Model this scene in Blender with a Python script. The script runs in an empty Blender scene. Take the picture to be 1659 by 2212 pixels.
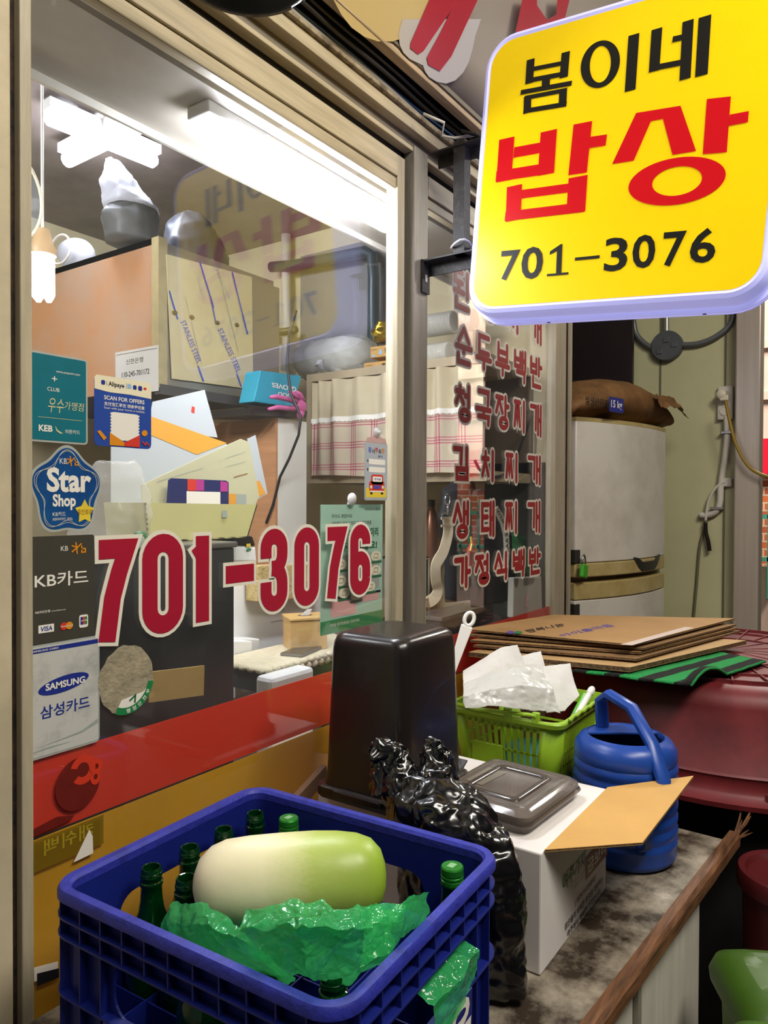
import bpy, math, random
from mathutils import Vector, Matrix, noise
random.seed(7)
sc = bpy.context.scene
C = sc.collection
V = Vector
# ------------------------------------------------------------------ camera
F, CX, CY = 1590.0, 829.5, 1106.0
CAM = V((0, -1, 1.5))
YAW, PITCH, ROLL = math.radians(34.7), math.radians(-0.83), 0.004
_f0 = V((math.cos(YAW), math.sin(YAW), 0)); _r0 = V((math.sin(YAW), -math.cos(YAW), 0)); _u0 = V((0, 0, 1))
FW = _f0*math.cos(PITCH) + _u0*math.sin(PITCH)
_u1 = _u0*math.cos(PITCH) - _f0*math.sin(PITCH)
RT = _r0*math.cos(ROLL) + _u1*math.sin(ROLL)
UP = _u1*math.cos(ROLL) - _r0*math.sin(ROLL)
cd = bpy.data.cameras.new('camera'); cam = bpy.data.objects.new('camera', cd); C.objects.link(cam)
cam.matrix_world = Matrix(((RT.x, UP.x, -FW.x, CAM.x), (RT.y, UP.y, -FW.y, CAM.y), (RT.z, UP.z, -FW.z, CAM.z), (0, 0, 0, 1)))
cd.sensor_fit = 'HORIZONTAL'; cd.sensor_width = 36; cd.lens = F/1659*36; cd.clip_start = 0.02
sc.camera = cam
# ------------------------------------------------------------------ light, exposure
sc.view_settings.view_transform = 'Standard'; sc.view_settings.look = 'None'
sc.view_settings.gamma = 1.0; sc.view_settings.use_curve_mapping = False
sc.view_settings.exposure = 0.0
w = bpy.data.worlds.new('world'); sc.world = w; w.use_nodes = True
w.node_tree.nodes['Background'].inputs[0].default_value = (0.86, 0.9, 1.0, 1)
w.node_tree.nodes['Background'].inputs[1].default_value = 0.16
def area(name, loc, target, sx, sy, power, color=(1, 1, 1)):
    l = bpy.data.lights.new(name, 'AREA'); l.shape = 'RECTANGLE'; l.size = sx; l.size_y = sy; l.energy = power; l.color = color
    o = bpy.data.objects.new(name, l); C.objects.link(o); o.location = loc
    o.rotation_euler = (V(target)-V(loc)).to_track_quat('-Z', 'Y').to_euler(); return o
area('market_lamp', (0.5, -1.75, 3.25), (0.9, -0.4, 0.9), 1.6, 0.5, 52, (1.0, 0.94, 0.83))
area('market_lamp_mid', (1.25, -1.95, 3.3), (2.3, -0.5, 1.0), 0.5, 0.5, 22, (1.0, 0.95, 0.85))
area('market_lamp_far', (4.5, -0.75, 3.3), (2.9, -0.4, 1.2), 0.6, 0.3, 55, (1.0, 0.95, 0.85))
area('room_fill', (0.12, 0.75, 2.6), (2.2, 0.6, 1.7), 0.6, 0.5, 26, (0.95, 0.97, 1.0))  # added soft fill for the room behind the glass, not a lamp seen there
area('daylight_exit', (6.4, -2.9, 6.0), (8.0, -2.4, 1.5), 1.6, 1.6, 1400, (1.0, 0.97, 0.93))

def ray(u, v): return FW + RT*((u-CX)/F) - UP*((v-CY)/F)
def onX(u, v, x): r = ray(u, v); return CAM + r*((x-CAM.x)/r.x)
def onY(u, v, y): r = ray(u, v); return CAM + r*((y-CAM.y)/r.y)
def onZ(u, v, z): r = ray(u, v); return CAM + r*((z-CAM.z)/r.z)
def atD(u, v, d): return CAM + ray(u, v)*d
def onP(u, v, p, n): r = ray(u, v); return CAM + r*((V(p)-CAM).dot(V(n))/r.dot(V(n)))
# ------------------------------------------------------------------ materials
MATS = {}
def srgb(c):
    if isinstance(c, str):
        c = [int(c[i:i+2], 16)/255 for i in (0, 2, 4)]
    return tuple(x/12.92 if x <= 0.04045 else ((x+0.055)/1.055)**2.4 for x in c[:3])
def mat(name, col='888888', rough=.5, metal=0, var=0, scale=12, col2=None, bump=0, bscale=None, trans=0, emit=0, ecol=None,
        transl=0, alpha=1, coat=0, ior=1.45, stretch=None, detail=6, contrast=None, spec=None):
    if name in MATS: return MATS[name]
    m = bpy.data.materials.new(name); m.use_nodes = True; nt = m.node_tree; n = nt.nodes; L = nt.links
    b = n['Principled BSDF']; out = n['Material Output']
    c = srgb(col)
    b.inputs['Base Color'].default_value = (*c, 1); b.inputs['Roughness'].default_value = rough; b.inputs['Metallic'].default_value = metal
    b.inputs['IOR'].default_value = ior
    b.inputs['Transmission Weight'].default_value = trans; b.inputs['Coat Weight'].default_value = coat
    if spec is not None: b.inputs['Specular IOR Level'].default_value = spec
    if emit:
        b.inputs['Emission Color'].default_value = (*srgb(ecol or col), 1); b.inputs['Emission Strength'].default_value = emit
    tc = None
    def coords():
        t = n.new('ShaderNodeTexCoord'); mp = n.new('ShaderNodeMapping'); L.new(t.outputs['Object'], mp.inputs[0])
        if stretch: mp.inputs['Scale'].default_value = stretch
        return mp.outputs[0]
    if var or col2:
        tc = coords(); nz = n.new('ShaderNodeTexNoise'); nz.inputs['Scale'].default_value = scale; nz.inputs['Detail'].default_value = detail
        nz.inputs['Roughness'].default_value = .65
        L.new(tc, nz.inputs['Vector']); r = n.new('ShaderNodeValToRGB')
        lo, hi = contrast or (.35, .65)
        r.color_ramp.elements[0].position = lo; r.color_ramp.elements[1].position = hi
        c2 = srgb(col2) if col2 else tuple(x*(1-var) for x in c)
        r.color_ramp.elements[0].color = (*c2, 1); r.color_ramp.elements[1].color = (*c, 1)
        L.new(nz.outputs[0], r.inputs[0]); L.new(r.outputs[0], b.inputs['Base Color'])
    if bump:
        tc = tc or coords(); nb = n.new('ShaderNodeTexNoise'); nb.inputs['Scale'].default_value = bscale or scale*3; nb.inputs['Detail'].default_value = 5
        L.new(tc, nb.inputs['Vector']); bp = n.new('ShaderNodeBump'); bp.inputs['Strength'].default_value = bump; bp.inputs['Distance'].default_value = .01
        L.new(nb.outputs[0], bp.inputs['Height']); L.new(bp.outputs[0], b.inputs['Normal'])
    sh = b.outputs[0]
    if transl:
        t = n.new('ShaderNodeBsdfTranslucent'); t.inputs[0].default_value = (*c, 1); mx = n.new('ShaderNodeMixShader'); mx.inputs[0].default_value = transl
        L.new(sh, mx.inputs[1]); L.new(t.outputs[0], mx.inputs[2]); sh = mx.outputs[0]
    if alpha < 1:
        t = n.new('ShaderNodeBsdfTransparent'); mx = n.new('ShaderNodeMixShader'); mx.inputs[0].default_value = alpha
        if isinstance(col, str) and trans == 0 and metal == 0: t.inputs[0].default_value = tuple(.5+.5*x for x in c)+(1,)
        L.new(t.outputs[0], mx.inputs[1]); L.new(sh, mx.inputs[2]); sh = mx.outputs[0]
    L.new(sh, out.inputs[0]); MATS[name] = m; return m
def glass(name, dust=.03, tint=(1, 1, 1), dcol=(.8, .82, .85), rough=0.0):
    if name in MATS: return MATS[name]
    m = bpy.data.materials.new(name); m.use_nodes = True; nt = m.node_tree; n = nt.nodes; L = nt.links; n.remove(n['Principled BSDF'])
    fr = n.new('ShaderNodeFresnel'); ge = n.new('ShaderNodeNewGeometry'); mi = n.new('ShaderNodeMix'); mi.inputs[2].default_value = 1.5; mi.inputs[3].default_value = 1/1.5
    L.new(ge.outputs['Backfacing'], mi.inputs[0]); L.new(mi.outputs[0], fr.inputs[0])
    t = n.new('ShaderNodeBsdfTransparent'); t.inputs[0].default_value = (*tint, 1)
    g = n.new('ShaderNodeBsdfGlossy'); g.inputs['Roughness'].default_value = rough
    mx = n.new('ShaderNodeMixShader'); L.new(fr.outputs[0], mx.inputs[0]); L.new(t.outputs[0], mx.inputs[1]); L.new(g.outputs[0], mx.inputs[2])
    d = n.new('ShaderNodeBsdfTranslucent' if dust < 0 else 'ShaderNodeBsdfDiffuse'); d.inputs[0].default_value = (*dcol, 1)
    tx = n.new('ShaderNodeTexCoord'); nz = n.new('ShaderNodeTexNoise'); nz.inputs['Scale'].default_value = 5; nz.inputs['Detail'].default_value = 8
    L.new(tx.outputs['Object'], nz.inputs['Vector'])
    mm = n.new('ShaderNodeMath'); mm.operation = 'MULTIPLY'; mm.inputs[1].default_value = abs(dust)*2; L.new(nz.outputs[0], mm.inputs[0])
    m2 = n.new('ShaderNodeMixShader'); L.new(mm.outputs[0], m2.inputs[0]); L.new(mx.outputs[0], m2.inputs[1]); L.new(d.outputs[0], m2.inputs[2])
    L.new(m2.outputs[0], n['Material Output'].inputs[0]); MATS[name] = m; return m
def emat(name, col, s):
    return mat(name, col, .4, emit=s)
# ------------------------------------------------------------------ mesh builder
INV = {}
def rrect(w, h, r, n=5, cx=0, cy=0):
    p = []
    for (sx, sy, a0) in ((1, 1, 0), (-1, 1, 90), (-1, -1, 180), (1, -1, 270)):
        for i in range(n+1):
            a = math.radians(a0+90*i/n); p.append((cx+sx*(w/2-r)+r*math.cos(a), cy+sy*(h/2-r)+r*math.sin(a)))
    return p
def circ(r, n=24, cx=0, cy=0, ry=None, a0=0):
    return [(cx+r*math.cos(a0+2*math.pi*i/n), cy+(ry or r)*math.sin(a0+2*math.pi*i/n)) for i in range(n)]
class MB:
    def __init__(s): s.v = []; s.f = []; s.M = Matrix.Identity(4)
    def add(s, vs, fs):
        k = len(s.v); s.v += [s.M @ V(p) for p in vs]; s.f += [[i+k for i in f] for f in fs]; return s
    def at(s, loc=(0, 0, 0), rz=0, rx=0, ry=0, m=None):
        s.M = m if m is not None else Matrix.Translation(V(loc)) @ Matrix.Rotation(rz, 4, 'Z') @ Matrix.Rotation(ry, 4, 'Y') @ Matrix.Rotation(rx, 4, 'X'); return s
    def box(s, x0, y0, z0, x1, y1, z1):
        return s.add([(x0, y0, z0), (x1, y0, z0), (x1, y1, z0), (x0, y1, z0), (x0, y0, z1), (x1, y0, z1), (x1, y1, z1), (x0, y1, z1)],
                     [(0, 3, 2, 1), (4, 5, 6, 7), (0, 1, 5, 4), (1, 2, 6, 5), (2, 3, 7, 6), (3, 0, 4, 7)])
    def poly(s, pts): return s.add(pts, [list(range(len(pts)))])
    def hexa(s, b, t):   # bottom quad, top quad (world points)
        return s.add(list(b)+list(t), [(3, 2, 1, 0), (4, 5, 6, 7), (0, 1, 5, 4), (1, 2, 6, 5), (2, 3, 7, 6), (3, 0, 4, 7)])
    def slab(s, pts, d):  # polygon extruded by vector d
        n = len(pts); d = V(d); q = [V(p) for p in pts]
        return s.add(q+[p+d for p in q], [list(range(n))[::-1], list(range(n, 2*n))]+[(i, (i+1) % n, n+(i+1) % n, n+i) for i in range(n)])
    def prism(s, p2, z0, z1): return s.slab([(x, y, z0) for x, y in p2], (0, 0, z1-z0))
    def loft(s, rings, caps=(True, True), closed=True):
        n = len(rings[0]); vs = [p for r in rings for p in r]; fs = []
        for k in range(len(rings)-1):
            for i in range(n if closed else n-1):
                j = (i+1) % n; fs.append((k*n+i, k*n+j, (k+1)*n+j, (k+1)*n+i))
        if caps[0]: fs.append(list(range(n))[::-1])
        if caps[1]: fs.append([(len(rings)-1)*n+i for i in range(n)])
        return s.add(vs, fs)
    def lathe(s, prof, n=28, caps=(True, True)):
        return s.loft([[(r*math.cos(2*math.pi*i/n), r*math.sin(2*math.pi*i/n), z) for i in range(n)] for r, z in prof], caps)
    def tube(s, pts, r, n=8, caps=True, closed=False):
        P = [V(p) for p in pts]; rings = []; up = None
        for i, p in enumerate(P):
            if closed: d = P[(i+1) % len(P)]-P[i-1]
            else: d = P[min(i+1, len(P)-1)]-P[max(i-1, 0)]
            d.normalize()
            if up is None: up = d.orthogonal().normalized()
            up = (up-d*up.dot(d)).normalized(); b = d.cross(up); rr = r[i] if isinstance(r, (list, tuple)) else r
            rings.append([p+(up*math.cos(2*math.pi*k/n)+b*math.sin(2*math.pi*k/n))*rr for k in range(n)])
        if closed: rings.append(rings[0]); caps = False
        return s.loft(rings, (caps, caps))
    def bar(s, a, b, w, h, up=(0, 0, 1)):
        a, b = V(a), V(b); d = (b-a).normalized(); x = d.cross(V(up)).normalized(); y = x.cross(d)
        o = [x*w/2*i+y*h/2*j for i, j in ((-1, -1), (1, -1), (1, 1), (-1, 1))]
        return s.hexa([a+q for q in o], [b+q for q in o])
    def grid(s, fn, nu, nv, skip=None):
        vs = [fn(i/nu, j/nv) for j in range(nv+1) for i in range(nu+1)]
        fs = [(j*(nu+1)+i, j*(nu+1)+i+1, (j+1)*(nu+1)+i+1, (j+1)*(nu+1)+i) for j in range(nv) for i in range(nu) if not (skip and skip((i+.5)/nu, (j+.5)/nv))]
        return s.add(vs, fs)
    def ball(s, c, rx, ry=None, rz=None, n=16, m=10, f=None):
        ry = ry or rx; rz = rz or rx; c = V(c); rings = []
        for j in range(m+1):
            th = math.pi*(j/m-.5); cr = max(math.cos(th), .004)
            ring = []
            for i in range(n):
                a = 2*math.pi*i/n; d = V((cr*math.cos(a)*rx, cr*math.sin(a)*ry, math.sin(th)*rz)); k = f(d) if f else 1
                ring.append(c+d*k)
            rings.append(ring)
        return s.loft(rings)
    def build(s, name, m, parent=None, smooth=False, bevel=0, bseg=2, solid=0, sub=0, auto=None):
        me = bpy.data.meshes.new(name); o = bpy.data.objects.new(name, me)
        if parent is not None:
            inv = INV[parent.name]; vs = [inv @ p for p in s.v]
        else:
            xs = [p.x for p in s.v]; ys = [p.y for p in s.v]; z = min(p.z for p in s.v)
            c = V(((min(xs)+max(xs))/2, (min(ys)+max(ys))/2, z)); inv = Matrix.Translation(-c); vs = [p-c for p in s.v]; o.location = c
        me.from_pydata([tuple(p) for p in vs], [], s.f); me.update()
        if isinstance(m, str): m = MATS[m]
        me.materials.append(m)
        C.objects.link(o); INV[o.name] = inv
        if parent is not None: o.parent = parent
        if smooth: me.shade_smooth()
        if solid:
            md = o.modifiers.new('solid', 'SOLIDIFY'); md.thickness = solid; md.offset = 0
        if bevel:
            md = o.modifiers.new('bevel', 'BEVEL'); md.width = bevel; md.segments = bseg; md.limit_method = 'ANGLE'; md.angle_limit = math.radians(35)
        if sub:
            md = o.modifiers.new('sub', 'SUBSURF'); md.levels = sub; md.render_levels = sub
        if auto or (smooth and bevel):
            try: me.set_sharp_from_angle(angle=math.radians(auto or 40))
            except Exception: pass
        return o
def tag(o, label=None, cat=None, group=None, kind=None):
    if label: o['label'] = label
    if cat: o['category'] = cat
    if group: o['group'] = group
    if kind: o['kind'] = kind
    return o
def thing(name, label, cat, loc=(0, 0, 0), group=None):
    o = bpy.data.objects.new(name, None); o.empty_display_size = .05; C.objects.link(o); o.location = loc
    INV[o.name] = Matrix.Translation(-V(loc)); return tag(o, label, cat, group)
def struct(o, label=None, cat=None): return tag(o, label, cat, kind='structure')
def copy_tree(o, parent=None):
    c = o.copy(); C.objects.link(c); INV[c.name] = INV[o.name]
    if parent: c.parent = parent
    for ch in list(o.children): copy_tree(ch, c)
    return c
# ------------------------------------------------------------------ flat print: text in a quad, strokes
_tc = {}
def textgeo(body, off=0.0, size=1.0):
    k = (body, off)
    if k in _tc: return _tc[k]
    if 'cu' not in _tc: _tc['cu'] = bpy.data.curves.new('t', 'FONT'); _tc['o'] = bpy.data.objects.new('t', _tc['cu'])
    cu, o = _tc['cu'], _tc['o']; cu.body = body; cu.offset = off; cu.resolution_u = 3
    me = bpy.data.meshes.new_from_object(o)
    vs = [(p.co.x, p.co.y) for p in me.vertices]; fs = [tuple(p.vertices) for p in me.polygons]
    bpy.data.meshes.remove(me)
    xs = [p[0] for p in vs]; ys = [p[1] for p in vs]
    x0, x1, y0, y1 = min(xs), max(xs), min(ys), max(ys)
    g = ([((x-x0)/max(x1-x0, 1e-6), (y-y0)/max(y1-y0, 1e-6)) for x, y in vs], fs, (x1-x0)/max(y1-y0, 1e-6)); _tc[k] = g; return g
class Pl:
    """flat print surface: origin at lower left, X to the right, Y up, N out of the face"""
    def __init__(s, o, x, y, w=1, h=1):
        s.o = V(o); s.X = V(x).normalized(); s.Y = V(y).normalized(); s.N = s.X.cross(s.Y).normalized(); s.w = w; s.h = h
    def p(s, x, y, e=0): return s.o+s.X*x+s.Y*y+s.N*e
    def text(s, mb, body, x0, y0, x1, y1, off=0.0, e=.0004, flip=False, shear=0):
        g = textgeo(body, off); w_, h_ = x1-x0, y1-y0
        return mb.add([s.p(x0+((1-a) if flip else a)*w_+shear*b*h_, y0+b*h_, e) for a, b in g[0]], g[1])
    def textc(s, mb, body, cx, y0, h_, off=0.0, e=.0004, sx=1.0, **k):   # centred, true proportions
        w_ = textgeo(body, off)[2]*h_*sx; return s.text(mb, body, cx-w_/2, y0, cx+w_/2, y0+h_, off, e, **k)
    def textl(s, mb, body, x0, y0, h_, off=0.0, e=.0004, sx=1.0, **k):
        w_ = textgeo(body, off)[2]*h_*sx; return s.text(mb, body, x0, y0, x0+w_, y0+h_, off, e, **k)
    def poly(s, mb, pts, e=.0004): return mb.poly([s.p(x, y, e) for x, y in pts])
    def rect(s, mb, x0, y0, x1, y1, e=.0004, r=0, n=3):
        if r: return s.poly(mb, rrect(x1-x0, y1-y0, r, n, (x0+x1)/2, (y0+y1)/2), e)
        return s.poly(mb, [(x0, y0), (x1, y0), (x1, y1), (x0, y1)], e)
    def slab(s, mb, pts, t): return mb.slab([s.p(x, y, 0) for x, y in pts], s.N*t)
    def strokes(s, mb, lines, wd, e=.0004, cap='round', wv=None):
        for ln in lines: stroke2(lambda x, y: s.p(x, y, e), mb, ln, wd, cap)
        return mb
    def ell(s, mb, cx, cy, rx, ry, e=.0004, n=28, rot=0):
        c_, s_ = math.cos(rot), math.sin(rot)
        return s.poly(mb, [(cx+x*c_-y*s_, cy+x*s_+y*c_) for x, y in circ(rx, n, 0, 0, ry)], e)
    def ring(s, mb, cx, cy, rx, ry, ix, iy, e=.0004, n=36, rot=0, a0=0, a1=360):
        c_, s_ = math.cos(rot), math.sin(rot); full = a1-a0 >= 360; vs = []; fs = []
        for i in range(n+1):
            a = math.radians(a0+(a1-a0)*i/n)
            for qx, qy in ((rx, ry), (ix, iy)):
                x, y = qx*math.cos(a), qy*math.sin(a); vs.append(s.p(cx+x*c_-y*s_, cy+x*s_+y*c_, e))
        fs = [(2*i, 2*i+2, 2*i+3, 2*i+1) for i in range(n)]
        return mb.add(vs, fs)
_sk = [0]
def stroke2(fn, mb, ln, wd, cap='round'):
    """one ribbon per pen line (mitred corners, no overlapping faces); each ribbon a hair above the last"""
    P = [V((x, y)) for x, y in ln]
    P = [p for i, p in enumerate(P) if i == 0 or (p-P[i-1]).length > 1e-7]
    closed = len(P) > 3 and (P[0]-P[-1]).length < 1e-7
    if closed: P = P[:-1]
    n = len(P); h = wd/2; Lr = []; _sk[0] = (_sk[0]+1) % 8; dz = _sk[0]*4e-5
    q0 = fn(0, 0); nn = (fn(1, 0)-q0).cross(fn(0, 1)-q0).normalized()*dz
    g = lambda x, y: fn(x, y)+nn
    for i, p in enumerate(P):
        a = P[i-1] if (i > 0 or closed) else None; c = P[(i+1) % n] if (i < n-1 or closed) else None
        d1 = (p-a).normalized() if a is not None else None; d2 = (c-p).normalized() if c is not None else None
        if d1 is None: d1 = d2
        if d2 is None: d2 = d1
        m = V((-(d1+d2).y, (d1+d2).x))
        m = m.normalized() if m.length > 1e-6 else V((-d1.y, d1.x))
        k = h/max(m.dot(V((-d1.y, d1.x))), .45)
        Lr.append((p+m*k, p-m*k))
    vs = [g(q.x, q.y) for pr in Lr for q in pr]
    mb.add(vs, [(2*i, 2*i+1, 2*((i+1) % n)+1, 2*((i+1) % n)) for i in range(n if closed else n-1)])
    if cap == 'round' and not closed:
        for p, q in ((P[0], P[1]), (P[-1], P[-2])):
            d = (p-q).normalized(); a0 = math.atan2(d.y, d.x)-math.pi/2
            mb.poly([g(p.x+h*math.cos(a0+math.pi*i/8), p.y+h*math.sin(a0+math.pi*i/8)) for i in range(9)])
def ellp(cx, cy, rx, ry, n=18): return [(cx+rx*math.cos(2*math.pi*i/n), cy+ry*math.sin(2*math.pi*i/n)) for i in range(n+1)]
# hangul by strokes: every letter is a list of pen lines in a unit box
def JB(k):
    return {'ㄱ': [[(0, 1), (1, 1), (.95, 0)]], 'ㄴ': [[(0, 1), (0, 0), (1, 0)]], 'ㄷ': [[(1, 1), (0, 1), (0, 0), (1, 0)]],
            'ㅁ': [[(0, 0), (1, 0), (1, 1), (0, 1), (0, 0)]], 'ㅂ': [[(0, 1), (0, 0), (1, 0), (1, 1)], [(0, .5), (1, .5)]],
            'ㅅ': [[(.5, 1), (0, 0)], [(.5, 1), (1, 0)]], 'ㅇ': [ellp(.5, .5, .5, .5)], 'ㅈ': [[(0, 1), (1, 1)], [(.5, 1), (0, 0)], [(.5, .8), (1, 0)]],
            'ㅊ': [[(.5, 1), (.5, .8)], [(0, .72), (1, .72)], [(.5, .72), (0, 0)], [(.5, .55), (1, 0)]],
            'ㅉ': [[(0, 1), (1, 1)], [(.25, 1), (0, 0)], [(.25, .8), (.5, .1), (.75, 1)], [(.75, .8), (1, 0)]],
            'ㅌ': [[(1, 1), (0, 1), (0, 0), (1, 0)], [(0, .5), (.9, .5)]]}[k]
def syl(ch):
    k = ord(ch)-0xAC00; L_ = 'ㄱㄲㄴㄷㄸㄹㅁㅂㅃㅅㅆㅇㅈㅉㅊㅋㅌㅍㅎ'[k//588]; v = (k % 588)//28; t = k % 28
    T_ = {0: None, 1: 'ㄱ', 4: 'ㄴ', 16: 'ㅁ', 17: 'ㅂ', 21: 'ㅇ'}[t]; out = []
    def put(j, x0, y0, x1, y1):
        for ln in JB(j): out.append([(x0+a*(x1-x0), y0+b*(y1-y0)) for a, b in ln])
    hor = v in (8, 13, 18, 11)
    if not hor:
        y0 = .42 if T_ else .0; put(L_, .02, y0+.06 if T_ else .16, .5, .96)
        vx = .74
        if v == 0: out += [[(vx, 1), (vx, y0)], [(vx, .5+y0/2), (.98, .5+y0/2)]]
        if v == 4: out += [[(vx+.1, 1), (vx+.1, y0)], [(vx-.12, .52+y0/2), (vx+.1, .52+y0/2)]]
        if v == 20: out += [[(.86, 1), (.86, y0)]]
        if v == 1: out += [[(.7, 1), (.7, y0)], [(.95, 1.02), (.95, y0-.03)], [(.7, .5+y0/2), (.95, .5+y0/2)]]
        if T_: put(T_, .3 if T_ == 'ㅇ' else .2, 0, .9, .3)
    elif v == 11:
        put(L_, .05, .68, .5, .98); out += [[(.28, .56), (.28, .44)], [(.0, .42), (.62, .42)], [(.85, 1), (.85, .32)]]; put(T_, .12, 0, .92, .24)
    else:
        put(L_, .16, .62 if T_ else .5, .84, 1)
        yb = .45 if T_ else .32; out += [[(0, yb), (1, yb)]]
        if v == 13: out += [[(.5, yb), (.5, yb-.14 if T_ else .03)]]
        if T_: put(T_, .14, 0, .88, .22)
    return out
def fig(ch):
    return {'7': [[(0, .93), (.93, .93), (.35, 0)]], '0': [ellp(.5, .5, .5, .5, 28)], '1': [[(.1, .75), (.55, .98), (.55, 0)]], '-': [[(0, .5), (1, .5)]]}[ch]
# ================================================================== SETTING
mat('floor_concrete', '4a4642', .55, var=.6, scale=5, bump=.2)
mat('wall_plaster', 'cdbfa0', .7, var=.25, scale=6, bump=.1)
mat('alu_beige', 'b9ad93', .42, var=.22, scale=9, bump=.05, stretch=(6, 6, .6))
mat('alu_beige_h', 'c2b496', .45, var=.3, scale=7, stretch=(.5, 8, 8))
mat('alu_grey', '8f887c', .4, metal=.3, var=.3, scale=9, stretch=(6, 6, .6))
mat('dark_gap', '17140f', .8)
mat('soot', '2a2622', .9, var=.5, scale=20)
mat('rust_jamb', '3b2a1a', .8, col2='120c08', scale=30, bump=.3)
mat('alley_dark', '2e2b29', .8, var=.5, scale=3)
mat('room_cream', 'd8cba6', .7, var=.15, scale=4)
mat('room_dark_panel', '6e625c', .22, var=.35, scale=3)
mat('soffit_grey', 'b5aea2', .5, var=.12, scale=8)
MATS['window_glass'] = glass('window_glass', .013)
floor = struct(MB().box(-3, -4.5, -.05, 9.5, 2.3, 0).build('floor', 'floor_concrete'))
struct(MB().box(-3, -2.7, 0, 6.5, -2.6, 3.5).build('wall_opposite', 'alley_dark'))
struct(MB().box(-3, -2.7, 3.5, 6.5, 0.0, 3.55).build('ceiling_alley', 'alley_dark'))
struct(MB().box(-1.2, -.012, 0, .537, .12, 3.5).build('wall_left', 'wall_plaster', bevel=.004))
struct(MB().box(.537, .0, 2.5, 2.64, .12, 3.5).build('wall_upper', 'soot'))
struct(MB().box(.537, -.004, 0, 2.64, .04, .62).build('wall_sill', 'wall_plaster'))
# room behind the glass
struct(MB().box(-1.2, 2.07, 0, 2.7, 2.12, 2.75).build('wall_back', 'room_cream'))
struct(MB().box(-1.25, .12, 0, -1.2, 2.12, 2.75).build('wall_room_left', 'room_cream'))
wr = struct(MB().box(2.58, .05, 0, 2.62, 2.07, 2.75).build('wall_right', 'room_cream'))
struct(MB().box(-1.2, .03, 2.72, 2.62, 2.12, 2.77).build('ceiling_room', 'room_dark_panel'))
struct(MB().box(-1.2, .12, -.001, 2.6, 2.07, .03).build('floor_room', 'floor_concrete'))
so = struct(MB().box(.5, .03, 2.252, 2.58, .25, 2.272).box(.5, .232, 2.272, 2.58, .25, 2.72).build('trim_1', 'soffit_grey'))
struct(MB().box(.5, .243, 2.236, 2.58, .251, 2.254).build('trim_2', mat('trim_white', 'd8d4c8', .4)))
# ------------------------------------------------------------------ windows
def zz(u, v): return onY(u, v, 0).z
ZT = 2.253
def window(name, x0, x1, lw, rw, shelf):
    t = struct(bpy.data.objects.new(name, None)); C.objects.link(t); t.location = (x0, 0, .62); INV[t.name] = Matrix.Translation((-x0, 0, -.62))
    MB().box(x0, -.012, .62, x0+lw, .022, ZT+.08).build('window_stile', 'alu_beige', t, bevel=.002)
    MB().box(x1-rw, -.012, .62, x1, .022, ZT+.08).build('window_stile', 'alu_beige', t, bevel=.002)
    MB().box(x0+lw, -.012, ZT+.028, x1-rw, .022, ZT+.08).build('window_top_rail', 'alu_beige_h', t, bevel=.002)
    MB().box(x0+lw, -.007, ZT, x1-rw, .018, ZT+.027).build('glazing_bead', 'alu_beige_h', t, bevel=.003)
    MB().box(x0+lw, -.012, .62, x1-rw, .022, .66).build('window_bottom_rail', 'alu_beige_h', t, bevel=.002)
    MB().box(x0+lw-.002, .001, .655, x1-rw+.002, .005, ZT+.004).build('pane', 'window_glass', t)
    return t
w1 = window('window_1', .549, 1.511, .017, .031, 0)
w2 = window('window_2', 1.59, 2.566, .03, .074, 0)
struct(MB().box(.537, .002, .62, .549, .02, 2.4).build('trim_3', 'rust_jamb'))
struct(MB().box(1.511, .0, .62, 1.526, .02, 2.36).build('trim_4', 'dark_gap'))
struct(MB().box(1.526, -.03, .62, 1.589, .022, 2.37).build('trim_5', 'alu_grey', bevel=.003))
struct(MB().box(1.587, -.02, .62, 1.593, .012, 2.36).box(1.597, -.02, .62, 1.603, -.012, 2.36).build('trim_6', 'alu_grey', bevel=.001))
struct(MB().box(2.566, -.012, .0, 2.592, .03, 2.5).build('trim_7', 'alu_beige', bevel=.003))
struct(MB().box(2.592, -.008, .0, 2.618, .03, 2.5).build('trim_8', 'rust_jamb'))
struct(MB().box(2.618, -.02, .0, 2.632, .03, 2.5).build('trim_9', 'alu_beige', bevel=.002))
# header bars above the sashes, running along the shop front
def hbar(n, y0, z0, y1, z1, m, bev=.002): return struct(MB().box(.5, y0, z0, 2.64, y1, z1).build('trim_%d' % n, m, bevel=bev))
hbar(10, .0, 2.333, .03, 2.36, 'dark_gap')
hbar(11, -.025, 2.355, .01, 2.366, 'alu_beige_h')
hbar(12, -.01, 2.366, .02, 2.40, mat('alu_dull', '7c7466', .55, var=.2, scale=6))
hbar(13, -.035, 2.398, .0, 2.428, 'alu_beige_h')
hbar(14, -.045, 2.428, -.02, 2.438, mat('rail_dusty', 'a89a7e', .8, col2='5a4d3b', scale=40))
hbar(15, -.01, 2.44, .03, 2.52, 'dark_gap')
hbar(16, -.095, 2.478, -.07, 2.512, mat('wood_bar', 'b9a283', .7, var=.4, scale=12, stretch=(.4, 6, 6)))
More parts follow.
